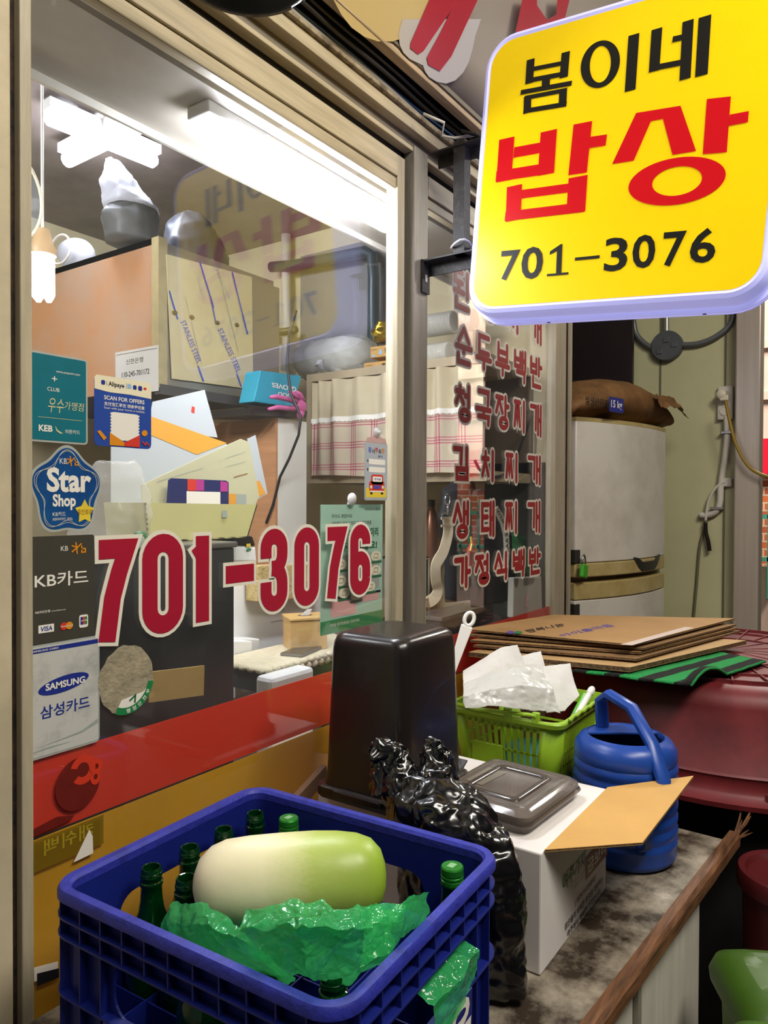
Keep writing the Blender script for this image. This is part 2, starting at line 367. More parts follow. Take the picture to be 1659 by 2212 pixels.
# cables along the header
def wob(p, a, s): return p+V((0, noise.noise(V((p.x*s, 3.1, a)))*.008, noise.noise(V((p.x*s, 8.7, a)))*.008))
for nm, col_, y, z, r, lb in (('electric_cable', '27241f', -.052, 2.462, .0045, 'upper black cable in the tray above the windows'),
                              ('electric_cable', '3d5f86', -.04, 2.452, .0028, 'thin blue cable in the tray above the windows'),
                              ('electric_conduit', '9b968b', -.03, 2.447, .008, 'grey dusty conduit in the tray above the windows'),
                              ('electric_cable', '1c1b1c', -.062, 2.47, .0035, 'thin black cable hugging the bar under the red lettered panel')):
    tag(MB().tube([wob(V((.5+i*.06, y, z)), r*900, 3.5) for i in range(36)], r, 8).build(nm, mat('cable_'+col_, col_, .5), smooth=True), lb, 'cable', 'cables above the windows')
# lettered panel leaning out above the windows
pA = V((0, -.09, 2.50)); pd = V((0, -.30, .62)).normalized(); pN = V((1, 0, 0)).cross(pd).normalized()
mat('panel_film', 'aea498', .28, col2='857a6d', scale=1.3, contrast=(.3, .7), detail=3)
def PP(u, v): return onP(u, v, pA, pN)
xr = 2.62
t = thing('awning_panel', 'big pale plastic panel with red letters overhanging the windows', 'sign panel', (1.2, -.09, 2.5))
def panel_fn(a, b): 
    p = V((-.2+a*(xr+.2), 0, 0))+V((0, pA.y, pA.z))+pd*(b*.85); return p - pN*(.02*math.sin(b*math.pi))
MB().grid(panel_fn, 24, 8).build('panel_sheet', 'panel_film', t, smooth=True, solid=.006)
MB().bar((-.2, pA.y, pA.z), (xr, pA.y, pA.z), .02, .012).build('panel_edge', 'alu_dull', t)
red = mat('panel_red', 'a51c2c', .35)
mat('panel_white', 'b4aeaa', .35); mat('panel_yellow', 'c2ab74', .4)
def panel_poly(px, m, nm, e):
    mb = MB(); mb.poly([PP(u, v)+pN*(e if pN.y < 0 else -e) for u, v in px]); return mb.build(nm, m, t)
panel_poly([(700, -40), (712, 0), (728, 30), (750, 58), (778, 78), (808, 88), (840, 88), (870, 78), (900, 60), (925, 35), (945, 5), (960, -40)], 'panel_yellow', 'yellow_field', .012)
panel_poly([(860, 40), (852, 70), (854, 95), (862, 112), (876, 126), (893, 134), (905, 140), (909, 152), (918, 165), (935, 175), (955, 179), (975, 172), (992, 155), (1004, 132), (1012, 105), (1018, 75), (1030, 40)], 'panel_white', 'letter_outline', .0125)
panel_poly([(925, -20), (985, -20), (965, 20), (905, 108), (893, 116), (876, 102), (877, 90)], red, 'letter_stroke', .014)
panel_poly([(985, -20), (1030, -20), (965, 120), (940, 152), (915, 138), (912, 122), (940, 70)], red, 'letter_stroke', .0142)
panel_poly([(1122, -20), (1150, -20), (1150, 10), (1172, 42), (1192, 30), (1195, -20), (1225, -20), (1210, 42), (1192, 80), (1112, 80), (1104, 66)], red, 'letter_stroke', .014)
# dusty round shade right at the top edge
t = thing('pendant_lamp', 'dark dusty round lamp shade cut by the top edge', 'lamp', atD(527, -75, 1.05))
c0 = atD(527, -75, 1.05)
MB().at(c0).lathe([(.002, .09), (.05, .085), (.088, .05), (.1, .0), (.1, -.006), (.093, -.006), (.085, .02), (.03, .03), (.002, .03)], 32).build('shade', mat('shade_dark', '1c1f26', .35, var=.3), t, smooth=True)
MB().at(c0).tube([(.1*math.cos(a/5.), .1*math.sin(a/5.), -.004) for a in range(31)], .004, 6, closed=False).build('dusty_rim', mat('dust', '8a8177', .95, var=.4, scale=60), t)
MB().tube([c0+V((0, 0, .085)), c0+V((0, .0, .28))], .008, 8).build('stem', 'shade_dark', t)
# ------------------------------------------------------------------ films on the glass
mat('film_red', 'ea3a0a', .35, transl=.4); mat('film_yellow', 'e8b400', .4, transl=.4, var=.15, scale=5)
zr1, zr0 = zz(62, 1648), zz(62, 1818)
mat('imprint', '6e1a12', .5, var=.2, scale=40); mat('imprint_y', '7d6408', .6, alpha=.7)
for nm, x0, x1, lb in (('red_band', .566, 1.48, 'first'), ('red_band', 1.62, 2.492, 'second')):
    tag(MB().box(x0, .0055, zr0, x1, .0062, zr1).build('window_film', 'film_red'), 'red film band along the lower glass of the %s window' % ('left' if lb == 'first' else 'right'), 'film', 'films on the window glass')
    tag(MB().box(x0, .0055, .66, x1, .0062, zr0-.004).build('window_film', 'film_yellow'), 'yellow film under the red band of the %s window' % ('left' if lb == 'first' else 'right'), 'film', 'films on the window glass')
GW = Pl((0, -.0004, 0), (1, 0, 0), (0, 0, 1))     # outer face of the glass: x along the shop front, y = height
def wx(u, v=1083): return onY(u, v, 0).x
def wz(u, v): return onY(u, v, 0).z
# worn logo showing through the red film
t = thing('worn_logo', 'dark round worn logo print on the red band at left', 'sticker', (wx(168), 0, wz(168, 1700)))
cx, cz = wx(167), (wz(167, 1637)+wz(167, 1750))/2; rr = (wz(167, 1637)-wz(167, 1750))/2
GW.ell(MB(), cx, cz, (wx(216)-wx(119))/2, rr, .0003).build('disc', 'imprint', t)
fr_ = mat('film_red_flat', 'cf3a22', .4)
b_ = MB(); GW.ring(b_, cx+.008, cz+.019, .021, .022, .010, .011, .0006, a0=-150, a1=150, rot=math.pi*.0+.2); b_.build('print', fr_, t)
b_ = MB(); GW.ring(b_, cx+.03, cz+.018, .011, .012, .004, .004, .0012); GW.ring(b_, cx+.029, cz+.002, .009, .012, .0035, .004, .0009); b_.build('print', fr_, t)
GW.poly(MB(), [(wx(63), wz(63, 1795)), (wx(120), wz(120, 1765)), (wx(160), wz(160, 1761)), (wx(150), wz(150, 1772)), (wx(63), wz(63, 1812))], .0003).build('streak_print', 'imprint', t)  # dark slanting streak below the disc, in the same imprint colour
b_ = MB(); GW.rect(b_, wx(63), wz(63, 1890), wx(222), wz(63, 1822), .0003); b_.build('ghost_patch', 'imprint_y', t)
b_ = MB(); GW.text(b_, '캐쉬백', wx(92), wz(63, 1862), wx(200), wz(63, 1828), .01, .0006, flip=True); b_.build('ghost_lettering', mat('ghost', 'a08a1c', .6), t)
tag(GW.slab(MB(), [(wx(157), wz(157, 1863)), (wx(199), wz(199, 1843)), (wx(198), wz(198, 1806)), (wx(191), wz(191, 1792))], .0008).build('paper_scrap', mat('scrap_white', 'e6dfd4', .6)), 'torn white paper scrap on the yellow film', 'paper scrap')
t = thing('visa_scrap', 'small torn black and white card scrap low on the yellow film', 'sticker', (wx(100), 0, wz(90, 2110)))
GW.slab(MB(), [(wx(70), wz(70, 2122)), (wx(122), wz(122, 2104)), (wx(122), wz(122, 2078)), (wx(70), wz(70, 2092))], .0006).build('backing', 'scrap_white', t)
b_ = MB(); GW.poly(b_, [(wx(76), wz(76, 2132)), (wx(124), wz(124, 2112)), (wx(124), wz(124, 2092)), (wx(76), wz(76, 2104))], .001); b_.build('dark_print', mat('scrap_black', '15151a', .5), t)
# ------------------------------------------------------------------ phone number in vinyl
mat('vinyl_red', 'a61b34', .35); mat('vinyl_white', 'e6dfcf', .45)
def fpath(ch, w_):
    el = lambda cx, cy, rx, ry, a0, a1, n=12: [(cx+rx*math.cos(math.radians(a0+(a1-a0)*i/n)), cy+ry*math.sin(math.radians(a0+(a1-a0)*i/n))) for i in range(n+1)]
    h = w_/2
    if ch == '0': return [el(h, 1-h, h, h, 0, 180)+el(h, h, h, h, 180, 360)+[(w_, 1-h)]]
    if ch == '7': return [[(0, 1), (w_, 1), (.72*w_, .72), (.48*w_, .42), (.28*w_, -.09)]]
    if ch == '1': return [[(-.03, .80), (.45*w_, .88)], [(.5*w_, 1.09), (.5*w_, -.1)]]
    if ch == '-': return [[(0, .5), (w_, .5)]]
    if ch == '3': return [[(0, .68)]+el(h, 1-h, h, h, 180, 0)+el(h, .74, h, .22, 0, -75, 6)+[(.35*w_, .525)], [(.35*w_, .525)]+el(h, .29, h, .235, 75, 0, 6)+el(h, h, h, h, 0, -180)+[(0, .33)]]
    if ch == '6': return [[(w_, .77)]+el(h, 1-h, h, h, 0, 180)+el(h, h, h, h, 180, 360), [(w_, h)]+el(h, .34, h, .19, 0, 165)]
t = thing('phone_number_lettering', 'large dark red phone number 701-3076 outlined in white on the left window', 'lettering', (wx(500), 0, wz(500, 1260)))
for k, (ch, u0, u1, v0, v1) in enumerate((('7', 193, 290, 1165, 1389), ('0', 306, 394, 1153, 1368), ('1', 410, 462, 1153, 1346), ('-', 487, 548, 1220, 1258), ('3', 562, 620, 1142, 1320),
                          ('0', 635, 688, 1139, 1308), ('7', 697, 746, 1138, 1295), ('6', 756, 799, 1133, 1284))):
    um = (u0+u1)/2; x0, x1 = wx(u0), wx(u1); z0, z1 = wz(um, v1), wz(um, v0); hh = z1-z0
    if ch == '-':
        for m_, g, e in (('vinyl_white', .006, .0004), ('vinyl_red', 0, .0008)):
            GW.slab(MB(), [(x0-g, z0-g), (x1+g, z0-g), (x1+g, z1+g), (x0-g, z1+g)], e).build('digit_outline' if g else 'digit', m_, t)
        continue
    sw = .030
    W_ = (x1-x0-sw)/(hh-sw)
    for m_, g, e in (('vinyl_white', .013, .0004), ('vinyl_red', 0, .0012)):
        b_ = MB()
        for ln in fpath(ch, W_):
            P2 = [(x0+sw/2+a*(hh-sw), z0+sw/2+b*(hh-sw)) for a, b in ln]
            if g and (V(P2[0])-V(P2[-1])).length > 1e-6:   # lengthen the open ends for the outline
                for i, j in ((0, 1), (-1, -2)):
                    d = (V(P2[i])-V(P2[j])).normalized()*g/2; P2[i] = (P2[i][0]+d.x, P2[i][1]+d.y)
            stroke2(lambda x, y: GW.p(x, y, e), b_, P2, sw+g, 'butt')
        b_.build('digit_outline' if g else 'digit', m_, t)
# ------------------------------------------------------------------ menu lettering on the right window
mat('menu_red', 'a3262c', .4); mat('menu_white', 'ece4d4', .5)
C5 = [(980, 1018), (1025, 1060), (1067, 1099), (1107, 1135), (1142, 1169)]; C4 = [(976, 1014), (1038, 1069), (1090, 1120), (1138, 1168)]
for word, cols, v0, v1, lb in (('된장찌개', C4, 583, 672, 'topmost red menu line mostly hidden behind the lit sign'), ('순두부백반', C5, 704, 789, 'second red menu line from the top, five letters close under the lit sign'),
                        ('청국장찌개', C5, 828, 913, 'third red menu line from the top, over the plain curtain top'), ('김치찌개', C4, 962, 1039, 'fourth red menu line, four wide-set letters across the checked curtain'),
                        ('생태찌개', C4, 1081, 1164, 'fifth red menu line, four wide-set letters just below the curtain hem'), ('가정식백반', C5, 1200, 1272, 'lowest red menu line, five letters on the right window')):
    z1, z0 = wz(1000, v0), wz(1000, v1)
    t = thing('menu_lettering', lb, 'lettering', (wx(1070), 0, z0), 'menu lines on the right window')
    for ch, (u0, u1) in zip(word, cols):
        x0, x1 = wx(u0), wx(u1)
        for m_, g, e in (('menu_white', .0145, .0004), ('menu_red', 0, .0012)):
            b_ = MB(); sw = .0155+g; m = .008
            for ln in syl(ch): stroke2(lambda x, y: GW.p(x, y, e), b_, [(x0+m+a*(x1-x0-2*m), z0+m+b*(z1-z0-2*m)) for a, b in ln], sw, 'round')
            b_.build('character_outline' if g else 'character', m_, t)
# ------------------------------------------------------------------ lit shop sign
XS = 1.52; dr = math.radians(4.8)
sgX = V((0, -math.cos(dr), -math.sin(dr))); sgY = V((0, -math.sin(dr), math.cos(dr)))
def SP(u, v):
    p = onX(u, v, XS) - V((XS, 0, 0)); q = p-V((0, -.5, 2.2)); return (q.dot(sgX), q.dot(sgY))
SG = Pl((XS, -.5, 2.2), sgX, sgY)
l_ = (SP(1028, 595)[0]+SP(1058, 170)[0])/2; bt = (SP(1150, 655)[1]+SP(1500, 633)[1])/2; tp = (SP(1150, 73)[1]+SP(1300, 28)[1])/2
rt_ = SP(1646, 560)[0]
print('SIGN', l_, rt_, bt, tp)
mat('sign_yellow', 'f0cc00', .3, emit=.24, ecol='e8c800', var=.06, scale=4); mat('sign_rim', 'c6c6f4', .3, emit=.5, ecol='b4b6ff'); mat('sign_black', '14130f', .4); mat('sign_red', 'c40012', .35, emit=.16, ecol='d00010')
ccx, ccy, sw_, sh_ = (l_+rt_)/2, (bt+tp)/2, rt_-l_, tp-bt
t = thing('shop_sign', 'lit yellow rounded shop sign with black and red lettering and phone number', 'sign', SG.p(ccx, bt))
def srr(g, r, e): return [SG.p(x, y, e) for x, y in rrect(sw_+2*g, sh_+2*g, r+g, 8, ccx, ccy)]
MB().poly(srr(0, .055, .001)).build('sign_face', 'sign_yellow', t)
MB().loft([srr(0, .055, .0), srr(.006, .055, .003), srr(.014, .055, -.002), srr(.020, .055, -.014), srr(.022, .055, -.05), srr(.03, .055, -.052), srr(.03, .055, -.06)], (False, False)).build('front_rim', 'sign_rim', t, smooth=True, auto=30)
MB().loft([srr(.024, .055, -.06), srr(.024, .055, -.064)], (False, False)).build('seam', mat('sign_seam', '7e7fae', .5), t)
MB().loft([srr(.03, .055, -.064), srr(.03, .055, -.072), srr(.022, .055, -.074), srr(.02, .055, -.11), srr(.012, .055, -.124), srr(0, .055, -.126)], (False, True)).build('rear_shell', 'sign_rim', t, smooth=True, auto=30)
for u, v in ((1163, 697), (1508, 672)):
    a = SP(u, v)[0]; MB().tube([SG.p(a, bt-.031, -.056), SG.p(a, bt-.022, -.056)], .004, 8).build('bolt', 'sign_black', t)
K = .5178
def SQ(x, y): return SP(800+x*K, y*K)
mpp = (V(SQ(1000, 500))-V(SQ(1001, 500))).length
def sstroke(b_, x0, y0, x1, y1, w_): 
    stroke2(lambda x, y: SG.p(x, y, .0022), b_, [SQ(x0, y0), SQ(x1, y1)], w_*mpp, 'butt')
def spoly(b_, pts): b_.poly([SG.p(*SQ(x, y), .0022) for x, y in pts])
def sletter(m_, strokes=(), polys=(), rings=()):
    b_ = MB()
    for s_ in strokes: sstroke(b_, *s_)
    for p in polys: spoly(b_, p)
    for (cx, cy, rx, ry, ix, iy, sl) in rings:
        f = lambda x, y: SG.p(*SQ(cx+x, cy+y+sl*x), .0022)
        n = 40; vs = []
        for i in range(n+1):
            a = 2*math.pi*i/n; vs += [f(rx*math.cos(a), ry*math.sin(a)), f(ix*math.cos(a), iy*math.sin(a))]
        b_.add(vs, [(2*i, 2*i+2, 2*i+3, 2*i+1) for i in range(n)])
    b_.build('sign_letter', m_, t)
sletter('sign_black', [(671, 249, 664, 350, 36), (817, 219, 808, 326, 36), (668, 292, 812, 264, 18), (650, 340, 822, 308, 20), (735, 322, 733, 372, 36), (629, 388, 842, 349, 20),
                       (658, 402, 656, 474, 34), (806, 372, 803, 443, 34), (645, 411, 822, 377, 18), (640, 466, 820, 436, 20)])
sletter('sign_black', [(1101, 146, 1085, 381, 42)], rings=[(961, 270, 82, 98, 44, 76, -.22)])
sletter('sign_black', [(1197, 122, 1185, 300, 40), (1175, 287, 1305, 262, 22), (1262, 167, 1320, 155, 22), (1327, 88, 1314, 333, 40), (1397, 70, 1382, 318, 44)])
sletter('sign_red', [(571, 578, 558, 757, 72), (746, 547, 734, 729, 72), (600, 638, 712, 618, 44), (526, 738, 768, 700, 46), (888, 514, 866, 727, 78), (910, 597, 986, 586, 44),
                     (603, 776, 597, 921, 70), (868, 738, 858, 888, 80), (630, 812, 830, 785, 36), (564, 904, 897, 864, 40)])
sletter('sign_red', [], [[(1110, 473), (1295, 443), (1360, 632), (1262, 648), (1222, 498), (1172, 507), (1100, 672), (1010, 686)], [(1405, 415), (1505, 404), (1488, 637), (1388, 645)], [(1500, 480), (1580, 465), (1576, 512), (1495, 527)]],
        [(1281, 757, 203, 98, 104, 60, -.14)])
for ch, x0, x1, y0, y1 in (('7', 545, 625, 1045, 1170), ('0', 632, 722, 1030, 1165), ('3', 978, 1075, 992, 1132), ('0', 1095, 1190, 980, 1120), ('7', 1222, 1318, 967, 1112), ('6', 1335, 1442, 953, 1098)):
    g = textgeo(ch, .02); b_ = MB(); sl = (y0-1045)/(x0-545) if x0 > 545 else -.1
    b_.add([SG.p(*SQ(x0+a*(x1-x0)+(b-.5)*8, y1-b*(y1-y0)-.09*(a-.5)*(x1-x0)), .0022) for a, b in g[0]], g[1]); b_.build('sign_digit', 'sign_black', t)
sletter('sign_black', [(855, 1082, 958, 1072, 12)])
sletter('sign_black', [(738, 1149, 828, 1141, 9)], [[(795, 1020), (803, 1018), (798, 1146), (776, 1148), (780, 1048), (750, 1064), (751, 1050)]])
# bracket of the sign
mat('bracket_steel', '23201f', .6, col2='4a443c', scale=60, contrast=(.2, .5))
t = thing('sign_bracket', 'dusty black steel bracket holding the shop sign to the mullion', 'bracket', (1.57, -.03, 1.85))
pf = onY(910, 548, -.035); pk = onX(985, 555, 1.575); pk = V((1.575, pk.y, pk.z)); pt_ = onX(993, 318, 1.575)
yk = pk.y; z1 = pk.z; z2 = pt_.z
MB().box(1.555, -.036, z1-.075, 1.59, -.031, z1+.005).build('foot_plate', 'bracket_steel', t)
MB().box(1.568, -.034, z1-.048, 1.577, -.037, z1-.03).build('slot', mat('slot_light', 'b5b3b0', .4), t)
MB().box(1.557, yk-.11, z1, 1.592, -.031, z1+.004).box(1.588, yk-.11, z1-.03, 1.592, -.031, z1+.004).build('lower_arm', 'bracket_steel', t)
MB().box(1.56, yk-.03, z1, 1.59, yk, z2+.01).build('upright', 'bracket_steel', t)
MB().box(1.557, yk-.16, z2-.004, 1.592, -.06, z2).box(1.588, yk-.16, z2-.03, 1.592, -.06, z2).build('upper_arm', 'bracket_steel', t)
MB().tube([V((1.575, yk-.015, z1+.025))+V((.026*math.cos(a*.5), .024*math.sin(a*.5), .006*math.sin(a))) for a in range(14)], .0028, 6).build('cable_tie', mat('tie_white', 'd8d6d2', .5), t)
tag(MB().tube([(1.56, yk-.02, z2+.03), (1.58, yk-.05, z2+.02), (1.6, yk-.1, z2-.03), (1.62, yk-.14, z2-.06)], .004, 6).build('sign_wire', 'cable_1c1b1c', smooth=True), 'black wire drooping from the bracket to the shop sign', 'cable')
tag(MB().tube([(1.5, -.07, z2+.065), (1.53, -.11, z2+.045), (1.555, yk+.03, z2+.03), (1.565, yk, z2+.02), (1.59, yk-.05, z2+.025)], .0035, 6).build('sign_wire', mat('wire_white', 'c9c3b6', .5), smooth=True), 'dusty white wire tied to the top of the sign bracket', 'cable')
# ================================================================== STICKERS ON THE GLASS
def tint(n, c, r=.45): return mat('print_'+n, c, r)
for n_, c_ in (('white', 'eae6dc'), ('black', '1d1c1c'), ('navy', '1e2f86'), ('gold', 'cfc79a'), ('orange', 'd98a1c'), ('red', 'cf3a2c'), ('green', '1e7d45'), ('grey', '9aa39c'), ('blue', '2d4fb8'),
               ('pink', 'd7a2a0'), ('mint', 'b9d8c6'), ('sky', '8fb6d6'), ('yellow', 'e2c63a'), ('dkgreen', '12603a'), ('cream', 'e6dfc2'), ('brown', '8a5a2c'), ('violet', '5a4aa0'), ('film', 'c9c9c2')):
    tint(n_, c_)
def sticker(name, label, u0, u1, vt, vb, colr, r=.004, y=-.0004, border=None, cat='sticker'):
    x0, x1 = onY(u0, vt, y).x, onY(u1, vt, y).x; z1, z0 = onY(u0, vt, y).z, onY(u0, vb, y).z
    pl = Pl((x0, y, z0), (1, 0, 0), (0, 0, 1), x1-x0, z1-z0); t = thing(name, label, cat, (x0, y, z0))
    if border:
        b_ = MB(); pl.slab(b_, rrect(pl.w+.006, pl.h+.006, r+.003, 4, pl.w/2, pl.h/2), .0003); b_.build('clear_border', mat('clear_border', 'c4c9c4', .3, alpha=.6), t)
    b_ = MB(); pl.slab(b_, rrect(pl.w, pl.h, r, 4, pl.w/2, pl.h/2), .0007); b_.build('backing', colr, t)
    def pr(m, fn, e=.0011, nm='print'):
        q = MB(); r_ = fn(q, e); o = q.build(nm, MATS['print_'+m], t)
        return tag(o, kind='stuff') if isinstance(r_, list) and len(r_) > 1 and nm != 'lettering' else o
    return t, pl, pr
# teal card-company sticker
t, pl, pr = sticker('card_sticker', 'teal card sticker with hand-lettered writing near the frame', 66, 185, 760, 948, mat('keb_teal', '17707f', .35, var=.12, scale=15), .003, border=1)
W_, H_ = pl.w, pl.h
pr('white', lambda q, e: [pl.textl(q, 'www.yespoint.com', W_*.44, H_*.80, H_*.035, .0, e), pl.text(q, '+', W_*.36, H_*.70, W_*.46, H_*.76, 0, e), pl.textl(q, 'CLUB', W_*.28, H_*.58, H_*.045, 0, e)], nm='lettering')
pr('gold', lambda q, e: [pl.text(q, '우수', W_*.28, H_*.33, W_*.56, H_*.50, .0, e, shear=.15), pl.text(q, '가맹점', W_*.58, H_*.38, W_*.94, H_*.48, 0, e, shear=.15), pl.rect(q, W_*.12, H_*.262, W_*.92, H_*.267, e)], nm='lettering')
pr('white', lambda q, e: [pl.textl(q, 'KEB', W_*.13, H_*.10, H_*.075, .03, e), pl.textl(q, '외환카드', W_*.60, H_*.095, H_*.05, 0, e)], nm='lettering')
pr('gold', lambda q, e: pl.poly(q, [(W_*.42, H_*.18), (W_*.46, H_*.13), (W_*.57, H_*.09), (W_*.5, H_*.09), (W_*.44, H_*.12)], e))
# payment sticker with offers
t, pl, pr = sticker('payment_sticker', 'blue and white payment sticker with a blank ticket, coins and ribbons', 203, 326, 808, 962, mat('pay_blue', '2a4a9e', .35), .008)
W_, H_ = pl.w, pl.h
pr('cream', lambda q, e: pl.poly(q, [(0, H_*.80), (W_*.25, H_*.775), (W_*.6, H_*.78), (W_, H_*.76), (W_, H_*.96), (W_*.96, H_), (W_*.04, H_), (0, H_*.96)], e), nm='header')
pr('black', lambda q, e: [pl.textl(q, 'Alipay', W_*.23, H_*.845, H_*.085, .02, e), pl.rect(q, W_*.2, H_*.86, W_*.205, H_*.93, e), pl.rect(q, W_*.54, H_*.85, W_*.545, H_*.94, e)], .0014, 'lettering')
MK = pr('navy', lambda q, e: [pl.rect(q, W_*.11, H_*.87, W_*.175, H_*.935, e, .002), pl.rect(q, W_*.455, H_*.88, W_*.51, H_*.893, e), pl.rect(q, W_*.475, H_*.86, W_*.49, H_*.915, e), pl.rect(q, W_*.66, H_*.865, W_*.725, H_*.93, e, .002), pl.rect(q, W_*.755, H_*.86, W_*.825, H_*.93, e, .002)], .0014)
pr('sky', lambda q, e: pl.rect(q, W_*.56, H_*.865, W_*.63, H_*.935, e, .002), .0014)
pr('red', lambda q, e: pl.ell(q, W_*.88, H_*.90, W_*.03, H_*.02, e, 12), .0014)
pr('white', lambda q, e: [pl.text(q, 'SCAN FOR OFFERS', W_*.16, H_*.665, W_*.87, H_*.725, .02, e), pl.text(q, '支付宝汇率优 领券更优惠', W_*.16, H_*.58, W_*.87, H_*.635, .01, e), pl.text(q, 'Scan with your home e-wallets', W_*.16, H_*.525, W_*.87, H_*.565, 0, e)], nm='lettering')
pr('white', lambda q, e: pl.rect(q, W_*.28, H_*.10, W_*.76, H_*.50, e, .004), nm='ticket')
pr('white', lambda q, e: [pl.ell(q, W_*.28, H_*(.16+.045*i), W_*.018, H_*.016, e, 8) for i in range(8)]+[pl.ell(q, W_*.76, H_*(.16+.045*i), W_*.018, H_*.016, e, 8) for i in range(8)], .0013, 'ticket_edge')
pr('orange', lambda q, e: [pl.poly(q, [(W_*.25, .002), (W_*.52, .002), (W_*.52, H_*.07), (W_*.25, H_*.2)], e), pl.poly(q, [(W_*.04, H_*.2), (W_*.09, H_*.22), (W_*.2, H_*.12), (W_*.15, H_*.08)], e), pl.ell(q, W_*.87, H_*.235, W_*.055, H_*.045, e, 16, .3)], .0016)
pr('red', lambda q, e: [pl.poly(q, [(W_*.78, .002), (W_*.50, .002), (W_*.50, H_*.07), (W_*.78, H_*.2)], e), pl.strokes(q, [[(W_*.83, H_*.1), (W_*.88, H_*.06), (W_*.9, H_*.1), (W_*.95, H_*.05)]], .002, e)], .0018)
# star shaped sticker
x0, x1 = wx(66), wx(217); zc = wz(140, 1061); cx = (x0+x1)/2; R_ = (x1-x0)/2
t = thing('star_sticker', 'blue star shaped shop sticker with a small yellow star', 'sticker', (cx, 0, zc-R_))
def star(r0, r1, n=10, ph=90): return [((r0 if i % 2 == 0 else r1)*math.cos(math.radians(ph+18*2*i)), (r0 if i % 2 == 0 else r1)*math.sin(math.radians(ph+36*i))) for i in range(n)]
def rstar(R, dip, n=90): return [(R*(1-dip*(.5-.5*math.cos(math.radians(5*(a-90)))))*math.cos(math.radians(a)), R*1.14*(1-dip*(.5-.5*math.cos(math.radians(5*(a-90)))))*math.sin(math.radians(a))) for a in [360*i/n for i in range(n)]]
pl = Pl((cx, -.0004, zc), (1, 0, 0), (0, 0, 1))
for nm, sc_, m_, e in (('clear_border', 1.07, 'clear_border', .0003), ('backing', 1.0, mat('star_blue', '173a78', .3, col2='1a568f', scale=9), .0007)):
    b_ = MB(); pl.slab(b_, rstar(R_*sc_, .16), e); b_.build(nm, m_, t)
def pr(m, fn, e=.0011, nm='print'):
    q = MB(); fn(q, e); return q.build(nm, MATS['print_'+m], t)
pr('film', lambda q, e: pl.strokes(q, [rs+[rs[0]] for rs in ([(a*.96, b*.96) for a, b in rstar(R_, .3)], [(a*.9, b*.93) for a, b in rstar(R_, .22)])], .0007, e))
pr('white', lambda q, e: [pl.text(q, 'Star', -R_*.58, -R_*.03, R_*.70, R_*.62, .035, e), pl.text(q, 'Shop', -R_*.42, -R_*.50, R_*.24, -R_*.08, .035, e), pl.text(q, 'KB', -R_*.22, R_*.72, -R_*.02, R_*.86, 0, e), pl.text(q, 'KB카드', -R_*.42, -R_*.66, -R_*.05, -R_*.54, 0, e), pl.text(q, '(KB비씨카드 제외)', -R_*.42, -R_*.79, R_*.14, -R_*.69, 0, e)], nm='lettering')
def aster(q, e, x, y, s, pl): pl.strokes(q, [[(x-s, y-s*.7), (x+s, y+s*.8)], [(x-s*.2, y+s*1.1), (x+s*.1, y-s*1.1)], [(x-s, y+s*.5), (x+s*.2, y)], [(x+s*1.1, y+s*.3), (x+s*1.1, y-s*.9), (x+s*1.9, y-s*.9), (x+s*1.9, y-s*.2), (x+s*1.1, y-s*.2)]], s*.28, e)
pr('orange', lambda q, e: aster(q, e, R_*.1, R_*.8, R_*.11, pl))
pr('yellow', lambda q, e: pl.poly(q, [(R_*.5+a*R_*.3, -R_*.55+b*R_*.34) for a, b in star(1, .58)], e), .0014, 'small_star')
pr('brown', lambda q, e: pl.text(q, '포인트리', R_*.28, -R_*.62, R_*.72, -R_*.48, 0, e), .0018, 'lettering')
# dark grey bank card sticker
t, pl, pr = sticker('card_sticker', 'dark grey bank card sticker with credit card marks, left of the phone number', 58, 203, 1160, 1396, mat('kb_grey', '45423a', .4, var=.1), .004)
W_, H_ = pl.w, pl.h
pr('white', lambda q, e: [pl.textl(q, 'KB', W_*.48, H_*.855, H_*.045, 0, e), pl.text(q, 'KB카드', W_*.1, H_*.52, W_*.9, H_*.66, .012, e), pl.text(q, 'KB국민은행', W_*.11, H_*.285, W_*.32, H_*.31, .01, e), pl.text(q, 'www.kbstar.com', W_*.34, H_*.288, W_*.55, H_*.303, 0, e)], nm='lettering')
pr('orange', lambda q, e: aster(q, e, W_*.72, H_*.875, W_*.07, pl))
pr('white', lambda q, e: [pl.rect(q, W_*.15, H_*.1, W_*.375, H_*.175, e), pl.rect(q, W_*.755, H_*.095, W_*.895, H_*.22, e, .003)], .0013, 'mark_plate')
pr('navy', lambda q, e: [pl.text(q, 'VISA', W_*.175, H_*.115, W_*.35, H_*.16, .02, e, shear=.1), pl.rect(q, W_*.775, H_*.125, W_*.81, H_*.20, e)], .0016)
pr('red', lambda q, e: [pl.ell(q, W_*.52, H_*.135, W_*.055, H_*.036, e), pl.rect(q, W_*.812, H_*.125, W_*.843, H_*.20, e)], .0016)
pr('orange', lambda q, e: pl.ell(q, W_*.60, H_*.135, W_*.055, H_*.036, e), .0019)
pr('green', lambda q, e: pl.rect(q, W_*.845, H_*.125, W_*.878, H_*.20, e), .0016)
pr('white', lambda q, e: [pl.text(q, 'MasterCard', W_*.47, H_*.128, W_*.65, H_*.142, .02, e), pl.text(q, 'JCB', W_*.78, H_*.155, W_*.875, H_*.17, .02, e)], .0022, 'lettering')
